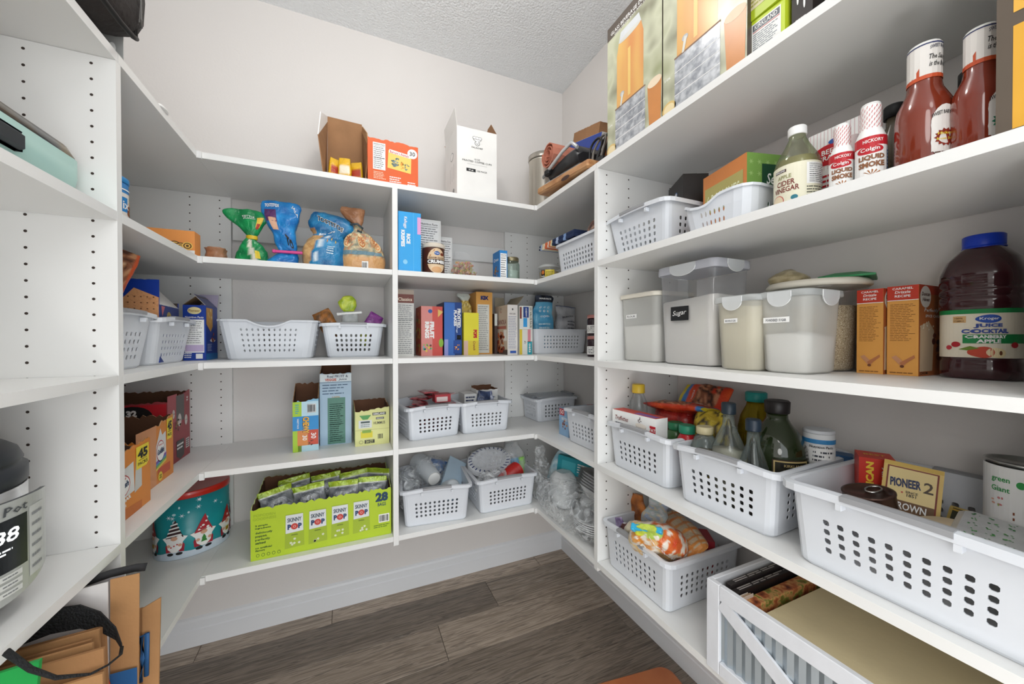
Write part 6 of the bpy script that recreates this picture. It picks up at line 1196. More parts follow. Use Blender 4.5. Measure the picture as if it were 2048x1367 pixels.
# festive tin
t = thing('cookie_tin', 'teal oval holiday tin with gnomes and snowflakes and a red lid, bottom left shelf', 'tin', (-.532, 1.735, z), (0, 0, radians(36)))
class El:
    flat = False
    def __init__(s, a, b): s.a, s.b = a, b; n = 720; s.t = [0]; P0 = None; L = 0; s.n = n; pr = None; s.acc = []
    def __call__(s, u, v, h):   # u in metres of arc approx, 0 = front centre
        a = -pi/2+u/((s.a+s.b)/2); e = .0006+.00035*h; return Vector(((s.a+e)*cos(a), (s.b+e)*sin(a), v))
A_, B_ = .108, .088; TEAL = ramp_mat(['#0f6f7a', '#1f98a0', '#177f8a'], nscale=6, r=.3, detail=3)
m = M(); m.lathe([(.985, 0), (1, .002), (1, .205)], TEAL, 56, sx=A_, sy=B_)
m.lathe([(1.003, .0), (1.008, .003), (1.003, .006)], C('#9aa6b0', .3, metal=.5), 56, sx=A_, sy=B_, cap=(0, 0)); m.build('tin_body', t)
m = M(); m.lathe([(1.0, .2055), (1.025, .207), (1.025, .226), (1.0, .229), (.96, .2285), (.0, .2285)], C('#c92a20', .3, coat=.4), 56, sx=A_, sy=B_); m.build('lid', t)
m = M(); S = El(A_, B_); SN = C('#cfdcea', .5); n = 56
for k in range(n):
    a, b = -.31+.62*k/n, -.31+.62*(k+1)/n; f = lambda u: .026+.004*math.sin(u*60)
    m.poly([S(a, 0.001, 1), S(b, .001, 1), S(b, f(b), 1), S(a, f(a), 1)], SN)
def gnome(u, hatc, st_):
    for q in (-.012, .012): el(m, S, u+q, .022, .009, .005, BLK, 7)
    pg(m, S, [(u-.024, .028), (u+.024, .028), (u+.026, .05), (u+.018, .066), (u-.018, .066), (u-.026, .05)], C('#a8283a'), 5)
    pg(m, S, [(u-.016, .085), (u+.016, .085), (u+.034, .078), (u+.022, .062), (u+.018, .040), (u+.006, .028), (u-.006, .028), (u-.018, .040), (u-.022, .062), (u-.034, .078)], W_, 8)
    pg(m, S, [(u-.024, .078), (u+.024, .078), (u+.010, .115), (u+.004, .140), (u-.004, .115+.01)], C(hatc), 10)
    el(m, S, u, .076, .009, .007, C('#d9a68a'), 12); el(m, S, u-.015, .052, .005, .005, C('#d9a68a'), 11); el(m, S, u+.015, .052, .005, .005, C('#d9a68a'), 11)
    if st_ == 'dots':
        for q, v, r in ((-.012, .088, .003), (.010, .090, .004), (-.002, .100, .0035), (.006, .112, .003), (-.008, .096, .002), (.016, .082, .0025)): el(m, S, u+q, v, r, r, W_, 13)
        pg(m, S, [(u-.008, .042), (u+.008, .042), (u+.004, .054), (u+.006, .054), (u, .068), (u-.006, .054), (u-.004, .054)], C('#3a8a3a'), 13)
    elif st_ == 'snow': star(m, S, u+.002, .100, .008, W_, 13, 6, .25); rc(m, S, u-.008, .042, u+.008, .056, C('#b9a82a'), 13); rc(m, S, u-.0015, .042, u+.0015, .056, C('#5a7a2a'), 14); rc(m, S, u-.008, .048, u+.008, .050, RED, 15)
    else:
        for k in range(4): pg(m, S, [(u-.022+.004*k, .081+.013*k), (u+.020-.003*k, .086+.013*k), (u+.018-.003*k, .091+.013*k), (u-.020+.004*k, .086+.013*k)], W_, 13)
        for k in range(3): rc(m, S, u-.010+.008*k, .045+.004*k, u-.006+.008*k, .049+.004*k, RED, 13)
for u, c, s_ in ((-.155, '#a8282c', 'snow'), (-.075, '#3a2326', 'stripe'), (-.002, '#b02a36', 'dots'), (.075, '#b32a24', 'snow'), (.150, '#7a2a2c', 'stripe'), (.225, '#a8282c', 'dots'), (-.235, '#b02a36', 'dots')): gnome(u, c, s_)
R = random.Random(12)
for k in range(30):
    u, v = R.uniform(-.28, .28), R.uniform(.115, .198)
    if k % 3 == 0: star(m, S, u, v, .009, C('#dbe9f2'), 2, 6, .22); 
    else: el(m, S, u, v, R.uniform(.002, .006), R.uniform(.002, .006), C('#bfe0e6'), 1, 10)
o = m.build('tin_print', t); o['kind'] = 'stuff'
# lime carton of popcorn bags
LM = C('#b6cf2c', .45)
def art(m, S, w, h):
    tx(m, S, '28', w*.925, h*.84, h*.20, C('#1c3f5a'), w=w*.10, l=4, bold=.06); tx(m, S, 'BAGS', w*.925, h*.68, h*.075, C('#1c3f5a'), w=w*.065, l=4); barcode(m, S, w*.90, h*.28, w*.985, h*.46); small(m, S, w*.86, h*.17, w*.99, h*.25, 2, C('#6a8a2a'), 2)
    for k, (u, dv) in enumerate(((.285, 0), (.445, .02), (.605, .09), (.765, .14))):
        v = h*(.47+dv*.30); b = .066*w
        pg(m, S, [(w*u-b, v-h*.36), (w*u+b, v-h*.34), (w*u+b*.92, v+h*.32), (w*u-b*.92, v+h*.32)], C('#a4bb34', .4), 1); pg(m, S, [(w*u-b*.9, v-h*.06), (w*u+b*.9, v-h*.04), (w*u+b*.88, v+h*.30), (w*u-b*.88, v+h*.30)], C('#dfe2e4'), 2)
        tx(m, S, 'SKINNY', w*u, v+h*.20, h*.085, C('#3a4a5a'), w=b*1.45, l=4, bold=.03); tx(m, S, 'P', w*u-b*.52, v+h*.065, h*.105, C('#22406a'), w=b*.38, l=4, bold=.06); tx(m, S, 'P', w*u+b*.56, v+h*.065, h*.105, C('#22406a'), w=b*.38, l=4, bold=.06); el(m, S, w*u, v+h*.065, h*.062, h*.062, C('#c9443c'), 4); tx(m, S, 'O', w*u, v+h*.065, h*.05, C('#e6b8b0'), l=6)
        tx(m, S, 'ORIGINAL', w*u, v-h*.10, h*.025, C('#4a5a2a'), w=b*.7, l=4)
        for q in range(5): star(m, S, w*u+b*R.uniform(-.7, .7), v-h*R.uniform(.18, .32), h*.03, C('#dfe3c4'), 3, 5, .55)
    for i, (s_, v, hh, ww) in enumerate((('3 simple', .66, .04, .08), ('ingredients', .61, .04, .10), ('deliciously', .52, .05, .11), ('popped,', .455, .05, .075), ('perfectly', .39, .05, .095), ('salted', .33, .045, .065), ('no artificial', .235, .035, .105), ('flavors', .185, .035, .06))): tx(m, S, s_, w*(.03+ww/2), h*v, h*hh, C('#3a5a2a'), w=w*ww, l=3, bold=.03)
    for q in range(5): el(m, S, w*(.045+.034*q), h*.09, w*.011, h*.033, C('#4a6a2a'), 2, 12); el(m, S, w*(.045+.034*q), h*.09, w*.008, h*.024, LM, 3, 12)
    tx(m, S, 'POPCORN', w*.09, h*.86, h*.05, C('#a0b82a'), w=w*.14, l=2); tx(m, S, 'GOODNESS', w*.09, h*.79, h*.05, C('#a0b82a'), w=w*.15, l=2)
carton('popcorn_carton', 'torn-open lime green carton of 28 popcorn bags on the bottom shelf', PB(-.313, .149, 1.523, .235, z), .235, .180, LM, {'front': art}, opn=dict(front=(.176, .182), left=(.208, .176), right=(.182, .205), back=.21), jag=.005, inside=BRND, torn=C('#c9d98a', .8))
def pcol2(u, v, p):
    if v > .80: return mix(L_('#8fae1e'), L_('#c3da3c'), .5+noise.noise(p*30))
    if v > .76: return L_('#e9ebe6')
    n = noise.noise(p*45)
    return mix(L_('#6f747c'), L_('#c4c8cc'), .5+1.1*n)
R = random.Random(31)
for k, (x, y, tlt, rzz) in enumerate(((-.225, 1.61, 24, .35), (-.125, 1.60, 14, .05), (-.02, 1.59, 10, -.15), (.075, 1.585, 14, -.05), (-.18, 1.68, 18, .2), (-.07, 1.68, 6, -.05), (.03, 1.67, 4, .1), (.105, 1.68, -6, -.35))):
    pouch('grey and lime green popcorn bag, '+['leftmost in the front row', 'second from left in the front row', 'third from left in the front row', 'rightmost in the front row', 'leftmost in the back row', 'second from left in the back row', 'third from left in the back row', 'rightmost in the back row'][k]+' of the carton', (x, y, z+.028+(.010 if y > 1.65 else 0)), (radians(-tlt*.5), radians(R.uniform(-8, 8)), rzz), [(0, .045, .010), (.03, .054, .024), (.09, .056, .030), (.140, .054, .016), (.160, .055, .005), (.180, .055, .002)], pcol2, name='popcorn_bag', seed=120+k, nt=32, nv=28, wr=.007, group='popcorn bags in the lime carton',
          deco=(lambda m, S: (tx(m, S, 'POP', 0, .52, .04, C('#3a4450'), w=.5, l=1), small(m, S, -.5, .62, .5, .72, 3, C('#5a6068'), 1))), mat=VC(.25, .1, coat=.3))
# right bay bottom: plastic cups, plates, cutlery
MB_ = dict(cols=(10, 10), taper=.012, hz=(.22, .66))
basket('storage_basket', LB+'of plastic cups and napkins on the bottom shelf beside the centre divider', (.345, 1.668, z), radians(-6), .300, .33, .152, **MB_)
basket('storage_basket', LB+'of paper plates on the bottom shelf at the right corner', (.650, 1.670, z), 0, .302, .33, .148, **MB_)
CUP = C('#e3e8ec', .2, alpha=.55, var=0)
t = thing('plastic_cups', 'stack of clear plastic cups lying towards the room in the left basket, bottom shelf', 'cups', (.325, 1.70, z+.160), (radians(98), 0, radians(12)))
for k in range(5):
    m = M(); z0 = -.045+.018*k; m.lathe([(.044, z0-.062), (.043, z0-.060), (.0335, z0+.045), (.031, z0+.047), (.0, z0+.046)], CUP, 32, cap=(0, 1)); m.build('cup', t)
m = M(); m.lathe([(.030, .0755), (.026, .0775), (.0, .078)], W_, 28); m.build('cup_base', t)
t = thing('plastic_cups', 'frosted pair of small cups standing bottom up in front in the left basket', 'cups', (.395, 1.600, z+.105), (radians(60), radians(-6), radians(10)))
for k in range(2):
    m = M(); z0 = .012*k; m.lathe([(.036, z0), (.028, z0+.062), (.020, z0+.068), (.0, z0+.068)], CUP, 28, cap=(0, 1)); m.build('cup', t)
def film(name, label, loc, rot, secs, c1='#cfd6da', c2='#ffffff', a=.3, seed=1, cat='bag', wr=.014, nt=40, nv=30):
    return pouch(label, loc, rot, secs, lambda u, v, p: mix(L_(c1), L_(c2), min(1, max(0, .5+1.6*noise.noise(p*60)))), name=name, cat=cat, seed=seed, mat=FILM(.02+a*.2, min(.85, .30+a), 15), wr=wr, nt=nt, nv=nv, ws=34)
film('plastic_bag', 'crumpled clear plastic wrap at the left end of the plastic cup basket', (.235, 1.655, z+.05), 0, [(0, .04, .07), (.05, .045, .09), (.10, .042, .085), (.14, .03, .05), (.155, .012, .01)], a=.45, seed=131)
film('plastic_bag', 'clear plastic sleeve around the stack of cups', (.33, 1.745, z+.10), (0, radians(14), 0), [(0, .07, .07), (.05, .08, .08), (.10, .06, .05), (.115, .03, .02)], a=.25, seed=133)
for k in range(7):
    m = M(); m.box(-.045, .045, -.085, .085, 0, .006, C(['#b9cfe0', '#9fbdd6', '#c6d8e4'][k % 3], .7, bump=.2), bev=.002)
    tag(m.build('napkin', None, (.425+.004*k, 1.695, z+.085+.0085*k), (radians(30), radians(30), radians(-12))), 'pale blue folded napkin fanned in the basket of plastic cups, bottom shelf', 'napkin', 'pale blue napkins fanned in the basket')
pouch('deep blue wrapper lying behind the plastic cups', (.38, 1.80, z+.12), (radians(10), radians(20), 0), [(0, .05, .01), (.03, .055, .02), (.06, .045, .004)], mk('#1f4a8c', '#7fa9d9'), name='wrapper', seed=140, nt=24, nv=10)
# paper plates
PAT = C('#26386e', .6)
for k in range(4):
    t = thing('paper_plate', ['white paper plate, lowest of the stack in the right corner basket', 'white paper plate, second lowest of the stack in the corner basket', 'white paper plate, second from the top of the stack in the corner basket', 'white paper plate with a blue pattern, top of the stack in the corner basket'][k], 'plate', (.625, 1.700, z+.148+.0065*k), (radians(26), radians(-6), 0))
    m = M(); n = 44; prof = [(.0, .0), (.072, .0), (.082, .008), (.100, .012), (.108, .011), (.108, .0095), (.099, .0098), (.081, .0055), (.071, -.0022), (0, -.0022)]; rings = []
    for i in range(n):
        a = 2*pi*i/n; rings.append([((r+.0012*sin(a*22)*(r > .09))*cos(a), (r+.0012*sin(a*22)*(r > .09))*.80*sin(a), zz) for r, zz in prof])
    m.loft(rings, C('#e6e8ec', .6, bump=.15), wrap=True, sm=True)
    for i in range(26):
        a = 2*pi*i/26; w_ = .055
        if k == 3 or abs(sin(a)) > 0: m.poly([(r*cos(b), r*.80*sin(b), .0128) for r, b in ((.086, a), (.103, a+w_), (.103, a+w_*2.2), (.086, a+w_*1.2))], PAT)
    m.build('plate', t)
t = thing('plastic_cups', 'red plastic cups lying in clear wrap in the right corner basket, bottom shelf', 'cups', (.690, 1.590, z+.128), (radians(100), radians(0), radians(-62)))
for k in range(3):
    m = M(); z0 = .016*k; m.lathe([(.040, z0-.05), (.038, z0-.048), (.028, z0+.035), (.0, z0+.036)], C('#c42a26', .35), 30, cap=(0, 1)); m.build('cup', t)
film('plastic_bag', 'wrinkled clear wrap holding cutlery in front of the paper plates', (.595, 1.575, z+.09), (radians(-10), radians(-8), 0), [(0, .08, .025), (.02, .085, .04), (.05, .075, .04), (.075, .05, .015), (.08, .03, .003)], '#8f8698', '#e6e0ea', a=.75, seed=150)
film('plastic_bag', 'clear film stretched over the stack of paper plates', (.640, 1.75, z+.14), (0, 0, 0), [(0, .10, .08), (.03, .11, .085), (.06, .09, .06), (.08, .05, .02)], a=.14, seed=151)
t = thing('party_bag', 'clear bag of orange, blue and green party cups in the plate basket', 'bag', (.760, 1.655, z+.05), (radians(-12), radians(-10), radians(-20)))
m = M()
for k, (x, c) in enumerate(((-.035, '#c98a4a'), (-.012, '#1f9ad0'), (.012, '#4ab0e0'), (.034, '#8fd05a'))):
    m2 = M(); m2.lathe([(.020, 0), (.027, .12), (.026, .125)], C(c, .35), 24, cx=x, sx=.8); m2.build('party_cup', t)
pouch('', None, None, [(0, .05, .03), (.06, .06, .035), (.13, .058, .03), (.18, .04, .02), (.20, .03, .006)], mk('#c9d0d4', '#ffffff'), name='plastic_film', seed=155, mat=VC(.08, .1, .28, coat=.5, bump=.8), wr=.010, parent=t, nt=30, nv=20)
FPAN = C('#d6d8d9', .32, metal=.35, var=.1)
# far right bottom shelf: foil pans in a big clear bag
t = thing('foil_pan', 'stack of ribbed silver foil loaf pans in the far right corner, bottom shelf', 'pan', (.93, 1.235, z+.065), (radians(-14), radians(10), radians(-78)))
for k in range(6):
    m = M(); rings = []; dz = .011*k
    for a_, b_, zz in ((.048, .080, 0), (.064, .100, .075), (.072, .108, .077), (.072, .108, .079), (.063, .099, .079), (.047, .079, .003)):
        ring = []
        for sx, sy, q0 in ((1, -1, -90), (1, 1, 0), (-1, 1, 90), (-1, -1, 180)):
            for q in range(4): ring.append((sx*(b_-.02)+.02*cos(radians(q0+30*q)), sy*(a_-.02)+.02*sin(radians(q0+30*q)), zz+dz))
        # ribs along the long sides
        out = []
        for i in range(len(ring)):
            p, q = ring[i], ring[(i+1) % len(ring)]; out.append(p); L = math.hypot(q[0]-p[0], q[1]-p[1])
            if L > .03:
                n = int(L/.004)
                for s2 in range(1, n): f = s2/n; nx, ny = (q[1]-p[1])/L, -(q[0]-p[0])/L; rr = .0012*(1 if s2 % 2 else -1)*(0 if zz > .0765 else 1); out.append((p[0]+(q[0]-p[0])*f+nx*rr, p[1]+(q[1]-p[1])*f+ny*rr, zz+dz))
        ring = out; rings.append(ring)
    m.loft(rings, FPAN, sm=False); m.build('pan', t)
t = thing('foil_pan', 'round silver foil pans wrapped in clear plastic at the shelf edge, bottom shelf', 'pan', (.885, 1.17, z+.02), (0, 0, 0))
for k in range(5):
    m = M(); n = 72; rings = []
    for r, zz in ((.065, 0), (.088, .028), (.100, .029), (.102, .031), (.100, .033), (.086, .031), (.063, .003)):
        rings.append([((r+.0018*sin(i*pi))*cos(2*pi*i/n)*(1+.012*(i % 2)), r*sin(2*pi*i/n)*(1+.012*(i % 2)), zz+.008*k) for i in range(n)])
    m.loft(rings, FPAN, sm=False); m.build('pan', t)
def tart(m, S, w, h): rc(m, S, 0, 0, w, h, C('#2a9aa8'), 0); rc(m, S, w*.12, h*.15, w*.5, h*.75, C('#4ab4c0'), 1); small(m, S, w*.55, h*.2, w*.9, h*.8, 4, W_, 2)
carton('tissue_box', 'teal and white package lying behind the foil pans, bottom right corner', ((1.00, 1.47, z+.128), radians(-62), .19), .12, .075, {'all': C('#d6d2c4'), 'top': C('#1f8f9c')}, {'front': tart, 'top': lambda m, S, w, h: (rc(m, S, w*.03, h*.03, w*.97, h*.8, C('#2499a6'), 1), blob(m, S, w*.5, h*.45, h*.18, ['#12343c', '#1a5560', '#7fd0d8'], 16, 2, 3, ru=w*.4))}, top=False, tilt=(radians(-6), radians(4), 0))
pouch('folded light blue towel draped beside the teal package', (.925, 1.56, z+.07), (0, radians(18), radians(-40)), [(0, .05, .03), (.06, .055, .035), (.12, .05, .025), (.155, .035, .012)], mk('#7fb8cc', '#d9ecf2', 50), name='towel', seed=161, cat='towel', nt=28, nv=20)
pouch('white paper roll shape wrapped in film under the light blue towel', (.905, 1.47, z+.004), (0, 0, 0), [(0, .045, .06), (.06, .055, .07), (.12, .050, .06), (.15, .03, .03)], mk('#cfd4d6', '#eceff0', 20), name='paper_roll', seed=163, cat='roll', nt=28, nv=20)
film('plastic_bag', 'tall bunched clear plastic bag between the plate basket and the teal package', (.860, 1.585, z+.004), (0, radians(-4), 0), [(0, .05, .05), (.06, .055, .055), (.14, .040, .035), (.19, .024, .02), (.225, .030, .016), (.245, .024, .004)], a=.32, seed=165)
film('plastic_bag', 'large crinkled clear plastic bag spilling over the bottom right shelf edge', (.865, 1.32, z+.004), (0, 0, 0), [(0, .080, .20), (.03, .105, .235), (.07, .105, .23), (.11, .09, .19), (.135, .05, .10), (.14, .01, .02)], a=.30, seed=167, nt=90, nv=44, wr=.016)
# near right bottom shelf
basket('storage_basket', LB+'full of marshmallow bags on the bottom right shelf', (.787+.158, .889, z), -pi/2, .300, .325, .150, cols=(10, 10), taper=.010, hz=(.22, .70))
def mcol(u, v, p):
    n = noise.noise(p*14); q = noise.noise(p*55)
    if q > .12 and v < .8: return L_('#efe6d8')
    if v > .72: return mix(L_('#3fae6a'), L_('#d9e04a'), .5+n)
    if u > .15+.5*n and v > .2: return mix(L_('#d9582c'), L_('#ec8a3c'), .5+q)
    if v < .35 and u > -.2: return mix(L_('#c98ac0'), L_('#e6c0d9'), .5+n)
    return mix(L_('#e6d3a0'), L_('#e0a05a'), .5+1.3*n)
def deco(m, S):
    for cu, cv, r in ((-.5, .25, .16), (-.05, .35, .18), (-.35, .55, .13), (.3, .18, .14), (.0, .12, .12)): el(m, S, cu, cv, r, r*.45, C('#f3ece0'), 0, 12); el(m, S, cu, cv, r*.35, r*.16, C('#d9c9b8'), 1, 10)
    tx(m, S, 'MINI MALLOWS', .42, .58, .04, W_, w=.7, l=2, rot=-35, bold=.05)
t = pouch('bright marshmallow bag with orange, green and pink print clipped by a blue clip', (.905, .858, z+.098), (radians(46), radians(-10), radians(-62)), [(0, .060, .012), (.03, .075, .040), (.09, .080, .048), (.14, .066, .036), (.17, .034, .014), (.185, .030, .006)], mcol, name='marshmallow_bag', seed=171, deco=deco, nt=56, nv=50, wr=.008, parts=lambda t, P: clip_bar(t, 0, 0, .172, .085, '#35b4e0', th=.008, hh=.016))
def scol(u, v, p):
    if .08 < v < .92 and (v*9) % 1 < .62 and abs((u*5) % 1-.5) < .34: return L_('#cdb89a')
    return mix(L_('#c9702c'), L_('#e09a52'), .5+noise.noise(p*20))
pouch('long orange marshmallow bag with a clear window lying along the back of the basket', (1.015, .98, z+.125), (radians(84), radians(-34), radians(-22)), [(0, .045, .008), (.03, .055, .026), (.12, .058, .030), (.21, .054, .024), (.25, .04, .006)], scol, name='marshmallow_bag', seed=173, deco=lambda m, S: tx(m, S, 'Rollermallows', .68, .5, .25, W_, w=.05, l=1) if False else tx(m, S, 'MARSHMALLOWS', .0, .04, .02, W_, w=.8, l=1), nt=60, nv=60)
pouch('white and pastel twisted bag standing at the back of the marshmallow basket', (.965, .975, z+.10), (radians(10), radians(12), radians(-60)), [(0, .04, .03), (.05, .045, .03), (.09, .03, .02), (.12, .034, .014), (.14, .03, .003)], lambda u, v, p: [L_('#dfe3e6'), L_('#c6d6da'), L_('#e6dcc8'), L_('#b9c9e0')][min(3, max(0, int((noise.noise(p*40)+.5)*4)))], name='twisted_bag', seed=175)
pouch('clear bag of beige marshmallows in the middle of the marshmallow basket', (.875, .925, z+.085), (radians(30), radians(6), radians(-70)), [(0, .05, .03), (.05, .055, .035), (.09, .045, .03), (.11, .02, .01)], mk('#c9bca0', '#f0e8d6', 50), name='marshmallow_bag', seed=177)
pouch('cobalt blue and dark brown cookie wrapper at the front of the marshmallow basket', (.875, .925, z+.085), (radians(24), radians(-14), radians(-84)), [(0, .05, .02), (.03, .06, .03), (.07, .055, .02), (.085, .04, .004)], lambda u, v, p: [L_('#16348c'), L_('#2a56c4'), L_('#e6e8ee'), L_('#5a2a24')][min(3, max(0, int((noise.noise(p*32)+.5)*4)))], name='cookie_wrapper', seed=179)
pouch('purple wrapper sticking up at the left front of the marshmallow basket', (.855, 1.0, z+.09), (radians(10), radians(-20), radians(-80)), [(0, .02, .008), (.03, .026, .008), (.065, .022, .003)], mk('#5a3a7a', '#c9b6dc'), name='wrapper', seed=181, nt=20, nv=10)
pouch('orange and brown bag standing against the right divider in the marshmallow basket', (.945, 1.012, z+.06), (radians(4), radians(-4), radians(-80)), [(0, .03, .012), (.06, .034, .014), (.12, .030, .010), (.155, .02, .003)], mk('#6a3018', '#d9843c', 40), name='snack_bag', seed=183, nt=24, nv=16)
carton('cookie_box', 'dark red box with white small print at the right side of the marshmallow basket', ((.995, .795, z+.070), radians(-125), .075), .03, .095, C('#8a1c28', .45), {'front': lambda m, S, w, h: (tx(m, S, 'Nutrition Facts', w*.5, h*.9, h*.07, W_, w=w*.8), small(m, S, w*.08, h*.1, w*.92, h*.82, 8, C('#e6c9cc'), 2, .35))}, top=False)
# crate
WH = C('#dfe1e6', .6, bump=.15, bscale=30, var=.03); COR = C('#a9b3ba', .35, metal=.55, var=.06)
cy0, cy1, cx0, cx1, ch = .609, .02, .766, 1.135, .205
t = thing('storage_crate', 'white wooden crate with corrugated metal and diagonal braces, bottom right shelf', 'crate', (cx0, cy0, z))
def cb(name, x0, x1, y0, y1, z0, z1, mat=WH, bev=.0015):
    m = M(); m.box(x0-cx0, x1-cx0, y0-cy0, y1-cy0, z0, z1, mat, bev=bev); return m.build(name, t)
cb('corner_post', cx0, cx0+.013, cy0-.032, cy0, 0, ch); cb('corner_post', cx0, cx0+.013, cy1, cy1+.032, 0, ch)
cb('top_rail', cx0, cx0+.013, cy1+.0325, cy0-.0325, ch-.034, ch); cb('bottom_rail', cx0, cx0+.013, cy1+.0325, cy0-.0325, 0, .030)
cb('side_board', cx0+.0135, cx1, cy0-.012, cy0, 0, ch); cb('side_board', cx0+.0135, cx1, cy1, cy1+.012, 0, ch); cb('back_board', cx1-.012, cx1-.0002, cy1+.0125, cy0-.0125, 0, ch); cb('bottom_board', cx0+.014, cx1-.0125, cy1+.0125, cy0-.0125, 0, .010)
m = M(); n = 110; pts = [(.0085+.0022*sin(i*pi/2*.999), -.0125-(cy0-cy1-.025)*i/n) for i in range(n+1)]
for (a, b), (c, d) in zip(pts, pts[1:]): m.poly([(a, b, .012), (c, d, .012), (c, d, ch-.006), (a, b, ch-.006)], COR, True)
m.build('corrugated_panel', t)
def brace(y0, z0, y1, z1, w_=.032):
    m = M(); dy, dz = y1-y0, z1-z0; L = math.hypot(dy, dz); ny, nz = -dz/L*w_/2, dy/L*w_/2
    q = [(y0+ny, z0+nz), (y1+ny, z1+nz), (y1-ny, z1-nz), (y0-ny, z0-nz)]
    m.loft([[(.0005, y-cy0, zz) for y, zz in q], [(.0065, y-cy0, zz) for y, zz in q]], WH, sm=False); m.build('diagonal_brace', t)
brace(cy0-.036, ch-.038, (cy0+cy1)/2+.01, .035); brace(cy1+.036, ch-.038, (cy0+cy1)/2-.01, .035)
tag(bx('cream_board', .7835, 1.120, .05, .515, z+.150, z+.165, C('#ecdcb2', .7, bump=.05), bev=.001), 'large flat cream cardboard lying in the white crate', 'cardboard')
for k, (y, hh, c, tt, lb) in enumerate(((.583, .185, '#2f2a2a', 'PIZZA', 'dark box standing nearest the left end board of the crate'), (.567, .178, '#241f20', '5', 'black box second from the left end board of the crate'))):
    m = M(); m.box(-.150, .150, -.007, .007, 0, hh, C(c, .4), bev=.0008); S = Pl((-.150, -.007, hh+.0002), (1, 0, 0), (0, 1, 0)); small(m, S, .02, .002, .20, .012, 2, C('#b9b2b0'), 1, .5); tx(m, S, tt, .25, .007, .009, W_)
    tag(m.build('frozen_meal_box', None, (.955-.008*k, y, z+.0105), 0), lb, 'box')
m = M(); m.box(-.150, .150, -.014, .014, 0, .165, ramp_mat(['#5a2418', '#b5623a', '#d9a468', '#7a8a3a', '#8a3420'], nscale=40, r=.5, detail=3, pos=[.3, .45, .55, .62, .75]), bev=.002)
tag(m.build('frozen_meal_box', None, (.945, .541, z+.0105)), 'box with a reddish food photo between the black boxes and the cream cardboard', 'box')
for k in range(3):
    m = M(); m.box(-.020, .020, -.0008, .0008, 0, .055, C('#c9a888' if k % 2 else '#e0d2c4', .6)); tag(m.build('paper_slip', None, (.815+.004*k, .5525-.0035*k+.004, z+.128), (0, 0, .0)), 'small tan paper slip sticking up at the front of the crate', 'paper', 'tan paper slips in the crate')

# ================================================================== LEFT NEAR BAY
z = SZ[2]+.0003
MINT = C('#aed3cb', .35, var=.03)
t = thing('lunch_warmer', 'mint green kitchen appliance with a dark glossy lid on the left second shelf', 'appliance', (-.620, .815, z), (0, 0, pi/2))
def rr(a, b, r, zz, n=6):
    out = []
    for sx, sy, q0 in ((1, -1, -90), (1, 1, 0), (-1, 1, 90), (-1, -1, 180)):
        for k in range(n+1): q = radians(q0+90*k/n); out.append((sx*(a-r)+r*cos(q), sy*(b-r)+r*sin(q), zz))
    return out
m = M(); m.loft([rr(.200, .120, .035, 0), rr(.214, .134, .042, .010), rr(.219, .140, .045, .045), rr(.219, .140, .045, .078)], MINT); m.build('housing', t)
m = M(); m.loft([rr(.214, .136, .044, .0785), rr(.217, .138, .045, .082), rr(.210, .130, .045, .100), rr(.19, .11, .045, .108)], ramp_mat(['#2f2a22', '#8a6a1e', '#3a3836', '#55524e'], (4, 1, 1), 3, .2, 2)); m.build('lid', t)
m = M(); m.box(-.045, .045, -.150, -.135, .030, .062, C('#2c3236', .4), bev=.006); m.build('handle', t)
z = SZ[4]+.0003
t = thing('pressure_cooker', 'steel and black electric pressure cooker with a lit display at the left edge', 'appliance', (-.622, .838, z))
SS = ramp_mat(['#9b9ba0', '#d6d6d6', '#b5b6b8'], (1, 1, 14), 4, .22, 3, metal=.7)
m = M(); m.lathe([(.112, 0), (.122, .01), (.128, .03)], BLK, 56, cap=(1, 0)); m.build('foot_base', t)
m = M(); m.lathe([(.129, .031), (.136, .05), (.140, .08), (.140, .195)], SS, 56, cap=(1, 1)); m.build('pot_body', t)
m = M(); m.lathe([(.138, .196), (.141, .200), (.141, .222), (.134, .226), (.134, .232), (.136, .234), (.130, .250), (.118, .260), (.108, .266), (.106, .278), (.09, .290), (.03, .297), (.0, .297)], C('#2a2d33', .45), 56, cap=(1, 1)); m.build('lid', t)
class PP:
    flat = False
    def __call__(s, u, v, h): a = radians(-22)+u/.156; r = .1585+.0004*h; return Vector((r*cos(a), r*sin(a), v))
S = PP(); m = M()
pan = []
n = 24
for k in range(n):
    a, b = -.118+.236*k/n, -.118+.236*(k+1)/n; f = lambda u: .034+.026*(u/.118)**2; g = lambda u: .186-.006*(u/.118)**2
    m.poly([S(a, f(a), 0), S(b, f(b), 0), S(b, g(b), 0), S(a, g(a), 0)], C('#b9bcb8', .3, metal=.3)); 
    for e, (p_, q_) in (('t', (g(a), g(b))), ('b', (f(a), f(b)))): m.poly([S(a, p_, 0), S(b, q_, 0), S(b, q_, -14), S(a, p_, -14)], C('#5a5d60', .4))
m.poly([S(.118, .06, 0), S(.118, .18, 0), S(.118, .18, -14), S(.118, .06, -14)], C('#5a5d60', .4)); m.build('control_panel', t)
m = M(); rc(m, S, -.045, .082, .058, .160, C('#1e2124', .25), 1); tx(m, S, 'Instant Pot', .0, .172, .013, C('#4a4d50'), w=.115, l=3, shear=.1); rc(m, S, .062, .055, .1, .165, C('#c9ccc8'), 1)
for i in range(3):
    for j in range(2): rc(m, S, -.04+.05*j, .048+.012*i-.002, -.002+.05*j, .056+.012*i-.002, C('#d2d4cf'), 2); small(m, S, -.03+.05*j, .048+.012*i, -.008+.05*j, .052+.012*i, 1, C('#7a7d80'), 3)
small(m, S, .066, .06, .094, .16, 6, C('#8a8d90'), 3, .25); m.build('panel_print', t)
